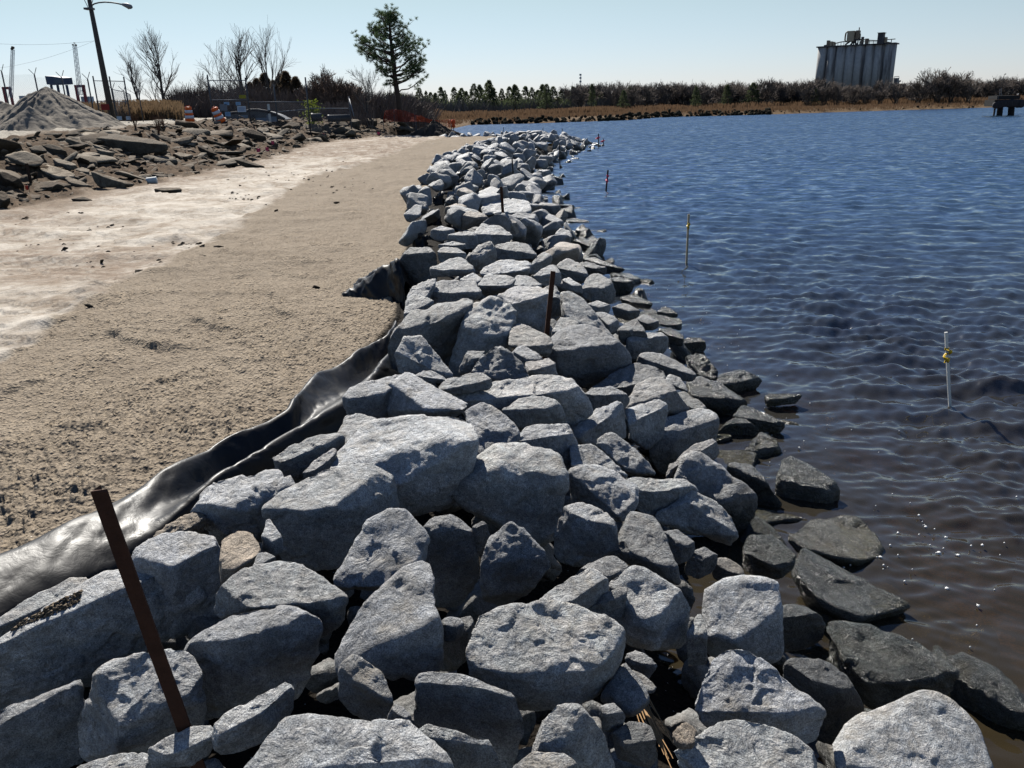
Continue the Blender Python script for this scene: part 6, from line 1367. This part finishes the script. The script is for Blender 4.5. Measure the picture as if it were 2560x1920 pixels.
for s in ((1090,232,150,1.2),(1150,228,150,1.2),(1200,213,152,1.0),(1225,212,150,1.0),(1288,212,150,1.1),(1367,211,148,1.0),(1356,212,152,1.1),(1880,207,150,1.1),(1815,212,150,1.0),(2037,222,146,1.1)): spots.append(s)
far_tree_things('pine', [far_pine(70 + k, 5, (1.9, 1.5, 2.2, 1.7)[k], (230, 190, 260, 210)[k]) for k in range(4)], spots, 'young_pine', 'pine tree', 'young pines behind the marsh',
                lambda i, u: f"{('dark','olive','deep green')[i % 3]} {size_w(spots[i][1])} young pine {('with a pointed top','with a ragged crown','with a bushy crown','narrow in outline')[i % 4]} {pos_word(u)}", M['needles_far'])
cs = [(648,196,86,1.1),(668,183,88,1.2),(708,186,87,1.2),(722,178,86,1.1),(745,192,85,1.2),(690,200,84,1.0),(630,205,84,1.0),(602,215,90,1.1)]
far_tree_things('cedar', [far_pine(90 + k, 5, 1.55, 480) for k in range(2)], cs, 'cedar_tree', 'cedar tree', 'brown winter cedars behind the gate',
                lambda i, u: ('brown green cedar behind the right gate leaf', 'broad dark cedar left of the pair', 'left one of the pair of tall cedars', 'tallest pointed brown cedar', 'rightmost cedar by the corner post', 'low cedar in front of the pair', 'low dark cedar behind the forked bare tree', 'small cedar behind the yellow sign')[i], M['cedar'])
def far_bare(seed, H=5.0):
    g = np.random.default_rng(seed); cr, tr = MB(), MB(); tips = []
    for s in range(4):
        dd = np.array([g.normal() * .35, g.normal() * .35, 1]); dd /= np.linalg.norm(dd); tr.tube([(0, 0, -.3), dd * H * .3, dd * H * .6], [.12, .08, .04], 5)
        for i in range(7):
            q = dd * H * g.uniform(.06, .62); a = g.uniform(0, 6.28); el = g.uniform(.3, 1.1); nd = np.array([math.cos(a) * math.sin(el), math.sin(a) * math.sin(el), math.cos(el)]); branchy(g, cr, q, nd, H * g.uniform(.22, .36), .045, 1, 3, (0, 7, 6, 3), .75, .6, tips, .020)
    return tr, cr
protos = []
for k in range(4):
    tr, cr = far_bare(120 + k); e = empty('bare_tree', (0, 0, 0), 'x', 'tree', 'bare grey trees on the far shore'); tr.build('trunk', M['bark'], e, True); cr.build('crown', M['twig_far'] if k % 2 else M['twig'], e, True); protos.append(e)
sp2 = []; u = 1420
while u < 2640:
    base_v = np.interp(u, [1420, 1560, 1700, 1900, 2000, 2040, 2120, 2250, 2330, 2360, 2400, 2450, 2560, 2700], [222, 216, 214, 212, 208, 210, 216, 216, 212, 188, 203, 207, 199, 195]); sp2.append((u, base_v + g.normal() * 4, g.uniform(150, 172), g.uniform(.9, 1.35))); u += g.uniform(9, 21)
for uu in (2020, 2060, 2090, 2130, 2165, 2200, 2240, 2290, 2345, 2375, 2420): sp2.append((uu, np.interp(uu, [2020, 2060, 2200, 2345, 2375, 2420], [206, 212, 222, 187, 189, 205]) + g.normal() * 3, 146, 1.2))
for i, (u, vt, Y, sc) in enumerate(sp2):
    b = at_y(u, 258, Y); z = gz(b[0], Y); H = at_y(u, vt, Y)[2] - z; e = protos[i] if i < 4 else dup(protos[i % 4]); e.location = (b[0], Y, z - .1); e.rotation_euler.z = random.uniform(0, 6.28); e.scale = (H / 4.4 * sc, H / 4.4 * sc, H / 4.4)
    wh = 'among the young pines' if u < 1720 else 'left of the silos' if u < 2030 else 'in front of the silos' if u < 2240 else 'between the silos and the black platform' if u < 2480 else 'behind the black platform'
    e['label'] = f"{('grey','reddish')[(i + 1) % 2]} {('low','broad','spreading','dense','rounded')[i % 5]} bare tree on the far shore {wh}"
# masses: undergrowth, reeds, marsh grass
def strip(name, n, urange, yfun, hrange, w, mat, label, seed, kindtag='grass', lean=.18, plume=0, dens=None):
    g = np.random.default_rng(seed); u = g.uniform(*urange, n); Y = yfun(u, g); x = (u - 1280) / F_PX * Y * 1.06; keep = np.ones(n, bool)
    z, t, b = ground_z(x, Y); keep &= (t > .8)
    if dens is not None: keep &= dens(x, Y, g)
    x, Y, z = x[keep], Y[keep], z[keep]; k = len(x); h = g.uniform(*hrange, k) * (.8 + .3 * noise2(x * .25, Y * .25, seed)); a = g.uniform(0, 6.28, k); ln = g.normal(0, lean, (k, 2)) * h[:, None]
    s = np.stack([np.cos(a), np.sin(a) * .4, np.zeros(k)], 1) * w; B = np.stack([x, Y, z - .05], 1); T = B + np.stack([ln[:, 0], ln[:, 1], h], 1); Mi = .5 * (B + T); Mi[:, :2] -= .15 * ln
    V = np.stack([B - s * .6, B + s * .6, Mi + s, Mi - s, Mi - s, Mi + s, T + s * (.3 + plume), T - s * (.3 + plume)], 1).reshape(-1, 3)
    return tag(mesh_obj(name, V, np.arange(len(V)).reshape(-1, 4), mat, None, False), label, kindtag, kind='stuff')
shoreY = lambda u: np.interp(u, [1000, 1175, 1650, 2200, 2900], [104, 104, 124, 131, 139])
strip('marsh_grass', 26000, (985, 2900), lambda u, g: shoreY(u) + 1.5 + 20 * g.random(len(u)) ** 1.2, (.35, .65), .05, M['reed'], 'brown marsh grass along the far shore', 201)
strip('reeds', 22000, (1000, 2900), lambda u, g: shoreY(u) + 16 + 22 * g.random(len(u)), (.75, 1.25), .06, M['reed'], 'taller brown reeds behind the marsh grass', 202, 'reeds', .10, .5)
strip('reeds', 9000, (330, 560), lambda u, g: g.uniform(63.5, 74, len(u)), (.8, 1.5), .030, M['reed_tan'], 'tan reed bed behind the traffic drums', 203, 'reeds', .12, .6)
strip('reeds', 5000, (690, 985), lambda u, g: g.uniform(66, 78, len(u)), (.5, 1.3), .030, M['twig_red'], 'brown weeds under the shrubs right of the gate', 204, 'reeds', .2, .3)
strip('undergrowth', 20000, (540, 1120), lambda u, g: g.uniform(76, 96, len(u)), (1.6, 3.2), .035, M['twig_red'], 'dark tangled undergrowth beneath the shrubs and cedars', 205, 'undergrowth', .35)
strip('undergrowth', 40000, (1020, 2950), lambda u, g: shoreY(u) + 38 + 24 * g.random(len(u)), (1.3, 2.9), .06, M['twig_far'], 'grey brown undergrowth beneath the far trees', 206, 'undergrowth', .35)
strip('undergrowth', 16000, (1020, 1980), lambda u, g: shoreY(u) + 44 + 18 * g.random(len(u)), (1.2, 2.8), .08, M['needles_far'], 'dark green undergrowth beneath the young pines', 207, 'undergrowth', .35)
def weed(u, v, label, seed, h=.9, n=26):
    p = hit(u, v); g = np.random.default_rng(seed); e = empty('dry_weed', p, label, 'weed', 'dry reddish weeds on the rubble'); m = MB()
    for k in range(n): d = g.normal(0, .35, 2); q = np.array([d[0] * h * .5, d[1] * h * .5, h * g.uniform(.5, 1)]); m.tube([(0, 0, 0), q * np.array([.4, .4, .6]), q], [.008, .006, .003], 3, False); m.tube([q * np.array([.5, .5, .7]), q * .8 + np.array([g.normal() * .1, 0, .1])], .004, 3, False)
    m.build('stems', simple('dry_red_stems' , (.20, .09, .05), .9) if 'weed_m' not in M else M['weed_m'], e)
M['weed_m'] = simple('dry_red_weed', (.20, .09, .05), .9)
weed(340, 325, 'dry reddish weed behind the long thick slab, left one', 5); weed(398, 338, 'bushy dry reddish weed right above the long thick slab', 6, 1.0, 60); weed(410, 322, 'dry weed tuft on top of the rubble below the upright drum', 7, .7, 30)
def ivy():
    g = np.random.default_rng(9); b = at_y(782, 290, 60.5); z = gz(b[0], 60.5); out = []
    for k in range(500): c = np.array([g.normal() * .28, g.normal() * .2, g.uniform(.1, 1.9)]); out.append(blades(1, c, g, .13, .06))
    e = empty('ivy_bush', (b[0], 60.5, z), 'yellow green ivy bush at the corner post of the gate fence', 'bush'); quads('foliage', out, M['ivy'], e); m = MB(); m.tube([(0, 0, 0), (.05, 0, 1.5)], .03, 5); m.build('stem', M['bark'], e)
ivy()
# rocks lining the far shore
def groin():
    g = np.random.default_rng(44); prs = base_rocks(6, 3, seed0=720); vs, fs_, nb = [], [], 0
    for i in range(len(fs) - 1):
        a, b = np.array(fs[i]), np.array(fs[i + 1]); L = np.linalg.norm(b - a); gap = 0
        for k in range(int(L * (6 if i in (0, 1, 3) else 2.5 if i < 4 else .5))):
            t = g.random(); q = a + (b - a) * t + np.array([g.normal() * .2, g.uniform(-.8, 2.0)]); s = g.uniform(.45, .95) * (1 if i < 4 else .5); V, Fc = prs[int(g.integers(6))]
            vs.append((V * s) @ np.array(rot_rand(g, .6)).T + np.array([q[0], q[1], .15 + .22 * max(0, q[1] - (a + (b - a) * t)[1]) + g.normal() * .08])); fs_.append(Fc + nb); nb += len(V)
    o = mesh_obj('far_shore_rocks', np.vstack(vs), np.vstack(fs_), simple('weedy_dark_rock', (.032, .030, .022), 1.0, .5, 1.5)); o.data.materials[0].node_tree.nodes['Principled BSDF'].inputs['Specular IOR Level'].default_value = .03; tag(o, 'dark line of rocks edging the far marsh shore', 'rocks', kind='stuff')
groin()

# ---------------------------------------------------------------- silos and the platform in the water
def silo_material():
    m = NT('stained_concrete_silo'); v = m.obj(); mp = m.n('Mapping'); m.l(v, mp.inputs[0]); mp.inputs['Scale'].default_value = (1, 1, .10); s = m.noise(mp.outputs[0], .35, 5, .6); f = m.noise(v, .6, 5, .6)
    c = m.mix(m.ramp(f, [(.3, 0.0), (.7, 1.0)]), (.36, .36, .35), (.45, .45, .435)); c = m.mix(m.math('MULTIPLY', m.ramp(s, [(.50, 0.0), (.64, 1.0)]), .8), c, (.085, .08, .085)); m.base(c); m.rough(.9); m.spec(.15); return m.m
M['silo'] = silo_material(); M['beige'] = simple('beige_sheet', (.45, .38, .27), .7, .15, 1); M['dark_sheet'] = simple('dark_sheet', (.06, .065, .075), .7, .2, 1); M['tan_sheet'] = simple('tan_sheet', (.24, .19, .14), .7, .15, 1)
def silos():
    Y0 = 470.0; k = Y0 / F_PX; cL, cR = at_y(2034, 228, Y0 + 10), at_y(2222, 228, Y0 - 12); g0 = min(0.6, .6); org = np.array([cL[0], cL[1], .5]); ax = (cR - cL); ax[2] = 0; L = np.linalg.norm(ax); ax /= L; yaw = math.atan2(ax[1], ax[0])
    e = empty('silo_block', org, 'grey stained concrete silo block rising over the far trees', 'silo', None, yaw); Ht = at_y(2041, 117, Y0)[2] - .5; S = L / 1565
    X = lambda px: (px - 172) * S * .985; Z = lambda py, px: Ht + ((475 - (px - 170) * .0575) - py) * S * 1.0
    n = 8; r = L / n / 2
    for i in range(n):
        m = MB(); N_ = 26; m.lathe([(r * 1.14, 0), (r * 1.14, Ht)], N_, (r * (2 * i + 1), r, 0)); m.lathe([(r * 1.02, 0), (r * 1.02, Ht)], N_, (r * (2 * i + 1), r * 2.9, 0)); m.build('silo_cell', M['silo'], e, True)
    m = MB(); m.box((L / 2, r * 1.9, Ht + .3), (L + 1.2, r * 4.3, .6)); roof = m.build('roof_slab', M['dark_sheet'], e)
    def bx(name, x0, z1, x1, z0, mat, dep=5.0, y=2.5, par=None):
        m = MB(); a, b = X(x0), X(x1); c, d = Z(z0, x0), Z(z1, x0); m.box(((a+b)/2, y, (c+d)/2), (b-a, dep, d-c)); return m.build(name, mat, par or e)
    bx('roof_box', 345, 325, 395, 445, M['tan_sheet'], 3); bx('vent', 412, 345, 460, 440, M['beige'], 3); bx('vent', 480, 352, 508, 440, M['beige'], 3)
    bx('filter_house', 778, 140, 920, 345, M['beige'], 6); m = MB(); P = lambda a, b, y=1.5: (X(a), y, Z(b, a))
    m.tube([P(790, 148), P(755, 152), P(732, 175), P(724, 250), P(726, 320), P(745, 345), P(785, 345)], .40, 8); m.build('duct', M['tan_sheet'], e, True)
    bx('elevator_head', 945, 125, 1010, 300, M['tan_sheet'], 4); bx('mast', 985, 62, 998, 130, M['tan_sheet'], 1); m = MB(); m.tube([P(1010, 165), P(1034, 200), P(1036, 290)], .35, 8); m.build('duct', M['beige'], e, True)
    bx('gallery_frame', 850, 300, 1040, 330, M['dark_sheet'], 4); 
    for a in (860, 900, 940, 985, 1030): bx('column', a, 330, a + 14, 420, M['dark_sheet'], 1.5)
    m = MB()
    for (a, b, c, d) in ((740, 410, 850, 330), (850, 410, 920, 340), (900, 330, 1000, 410), (290, 435, 345, 425)): m.tube([P(a, b), P(c, d)], .45, 6)
    m.build('chute', M['dark_sheet'], e)
    m = MB(); m.tube([P(510, 388), P(640, 355), P(765, 340), P(900, 322), P(1040, 300)], .28, 6); m.tube([P(1040, 300), P(1240, 318), P(1420, 325)], .28, 6); m.tube([P(1040, 345), P(1420, 350)], .18, 6)
    for a in (540, 585, 650, 710, 1085, 1240, 1320): m.tube([P(a, np.interp(a, [510, 765, 1040, 1420], [388, 340, 300, 325])), P(a, 455)], .14, 5)
    m.build('conveyor_rail', M['tan_sheet'], e)
    bx('post_box', 1060, 250, 1105, 400, M['dark_sheet'], 2); bx('roof_box', 1148, 285, 1205, 400, M['tan_sheet'], 3)
    t = bx('stair_tower', 1425, 185, 1535, 400, M['dark_sheet'], 5, 0); bx('tower_cap', 1415, 175, 1552, 186, M['dark_sheet'], 6, 0, None); bx('roof_box', 1540, 255, 1580, 385, M['beige'], 3)
    m = MB(); m.tube([P(1600, 303), P(1755, 290)], .22, 5); m.tube([P(1680, 297), P(1680, 385)], .2, 5); m.build('davit', M['dark_sheet'], e)
    for a, b in ((1590, 345), (1625, 350)): bx('vent', a, b, a + 30, 390, M['tan_sheet'], 2)
    # low plant building beside it
    p0 = at_y(2216, 228, Y0 - 5); o2 = np.array([p0[0], p0[1], .5]); kk = Y0 / F_PX / 8.193
    f = empty('plant_building', o2, 'low dark plant building with a small tower right of the silos', 'building'); h = lambda py: at_y(2230, 60 + py / 8.193, Y0)[2] - .5; x = lambda px: (px - 1605) * kk
    m = MB(); m.box((x(1790), 4, h(1240) / 2), (x(1970) - x(1610), 8, h(1240))); m.build('hall', M['dark_sheet'], f); m = MB(); m.box((x(1780), 3, (h(1110) + h(1240)) / 2), (x(1830) - x(1730), 5, h(1110) - h(1240))); tw = m.build('tower', M['silo'], f)
    m = MB(); m.box((x(1945), 3, (h(1225) + h(1240)) / 2), (3, 4, h(1225) - h(1240))); m.tube([(x(1735), 1, h(1110)), (x(1735), 1, h(1085)), (x(1830), 1, h(1080)), (x(1830), 1, h(1110))], .15, 4); m.build('roof_rail', M['tan_sheet'], f)
    m = MB(); m.tube([(x(1845), 2, h(1240)), (x(1850), 2, h(1195))], .5, 6); m.tube([(x(1825), 2, h(1185)), (x(1885), 2, h(1172))], .45, 6); m.build('roof_vent', M['dark_sheet'], f)
silos()
M['tarred'] = simple('tarred_timber', (.008, .008, .008), .8, .4, 4); M['deck_grey'] = simple('dark_deck_concrete', (.018, .018, .02), .85, .3, 3); M['gull'] = simple('gull_white', (.75, .75, .74), .6)
def platform():
    Y = at_z(2515, 288.5, 0)[1]; Q = lambda a, b, dy=0: at_y(a / 12.76 + 2440, b / 12.76 + 170, Y + dy); org = Q(1000, 1500); org[2] = 0; e = empty('mooring_platform', org, 'black mooring platform on piles with a light pole at the right edge', 'platform'); q = lambda a, b, dy=0: Q(a, b, dy) - org
    for (ta, ba, r) in ((690, 655, .10), (860, 845, .30), (1215, 1240, .33)):
        for dy in (0, 1.1):
            m = MB(); t = q(ta, 1230, dy); b = q(ba, 1500, dy); b[2] = -1.5; t[1] = dy + .5; b[1] = dy + .5; m.tube([b, t], r, 12); m.build('pile', M['tarred'], e, True)
    g = np.random.default_rng(3); z0, z1 = q(900, 1260)[2], q(900, 1010)[2]; x0, x1 = q(560, 1200)[0], q(1560, 1200)[0]
    m = MB(); m.box(((x0+x1)/2, 1.2, (z0+z1)/2 + .05), (x1 - x0 - .3, 2.0, (z1 - z0) * .8)); m.build('deck_beam', M['tarred'], e)
    for i in range(9):
        xx = x0 + .35 + (x1 - x0 - .7) * i / 8; m = MB(); rr = .5 * (z1 - z0) * g.uniform(.92, 1.08); m.lathe([(rr * .5, -.15), (rr * .95, -.13), (rr, 0), (rr * .95, .13), (rr * .5, .15)], 16); o = m.build('tyre_fender', M['rubber'], e, True); o.location = (xx, .15, (z0+z1)/2 - .08 * (i in (0, 1, 7, 8)) + g.normal() * .03); o.rotation_euler = (R(90), 0, g.normal() * .1)
    m = MB(); a, b = q(715, 1010), q(1470, 870); m.box(((a[0]+b[0])/2, 1.2, (a[2]+b[2])/2), (b[0]-a[0], 1.8, b[2]-a[2])); m.build('deck', M['deck_grey'], e)
    m = MB(); m.tube([q(785, 880, .6), q(830, 640, .6), q(868, 440, .6), q(910, 205, .6)], [.03, .028, .024, .022], 6); m.tube([q(905, 205, .6), q(955, 188, .6)], [.04, .06], 6); m.build('light_pole', M['dark_steel'], e, True)
    m = MB(); m.tube([q(690, 1050, .3), q(722, 880, .3)], .02, 5); m.tube([q(760, 870, .4), q(765, 680, .4)], .02, 5); m.tube([q(810, 870, .4), q(815, 640, .4)], .02, 5)
    for v in (680, 760, 830): m.tube([q(760, v, .4), q(812, v, .4)], .016, 5)
    m.build('ladder', M['galv'], e)
    m = MB(); m.lathe([(.14, 0), (.11, .14), (.06, .18), (.08, .3), (.1, .33), (.04, .38)], 12, tuple(q(1060, 860, 1.2))); m.tube([q(985, 850, 1.0), q(1065, 690, 1.0), q(1125, 850, 1.0)], .03, 5); m.build('bollard', M['tarred'], e, True)
    for (a, b, lab) in ((1330, 835, 'white gull standing on the black platform'), (1195, 815, 'dark gull standing on the black platform')):
        c = Q(a, b + 40, 1.2); f = empty('gull', c, lab, 'bird'); f.scale = (.6, .6, .6); m = MB(); m.tube([(-.22, 0, .16), (-.10, 0, .17), (.05, 0, .20), (.13, 0, .26), (.17, 0, .31), (.22, 0, .30)], [.015, .06, .08, .05, .045, .012], 8); m.tube([(.0, .02, 0), (.0, .02, .14)], .008, 4); m.tube([(.02, -.02, 0), (.02, -.02, .14)], .008, 4); m.build('body', M['gull'] if 'white' in lab else M['deck_grey'], f, True)
platform()
# far radio mast over the trees
pm = at_y(1451, 262, 420); pt = at_y(1452, 194, 420); m = MB(); m.tube([(0, 0, 0), (pt - pm)], [.35, .15], 5); e = empty('radio_mast', (pm[0], 420, gz(pm[0], 420)), 'faint radio mast far behind the young pines', 'mast'); m.build('mast', M['crane'], e); m = MB()
for v in (196, 204, 213): c = at_y(1451, v, 420) - pm; m.box(tuple(c), (1.0, .6, .8))
m.build('antenna', M['crane'], e)
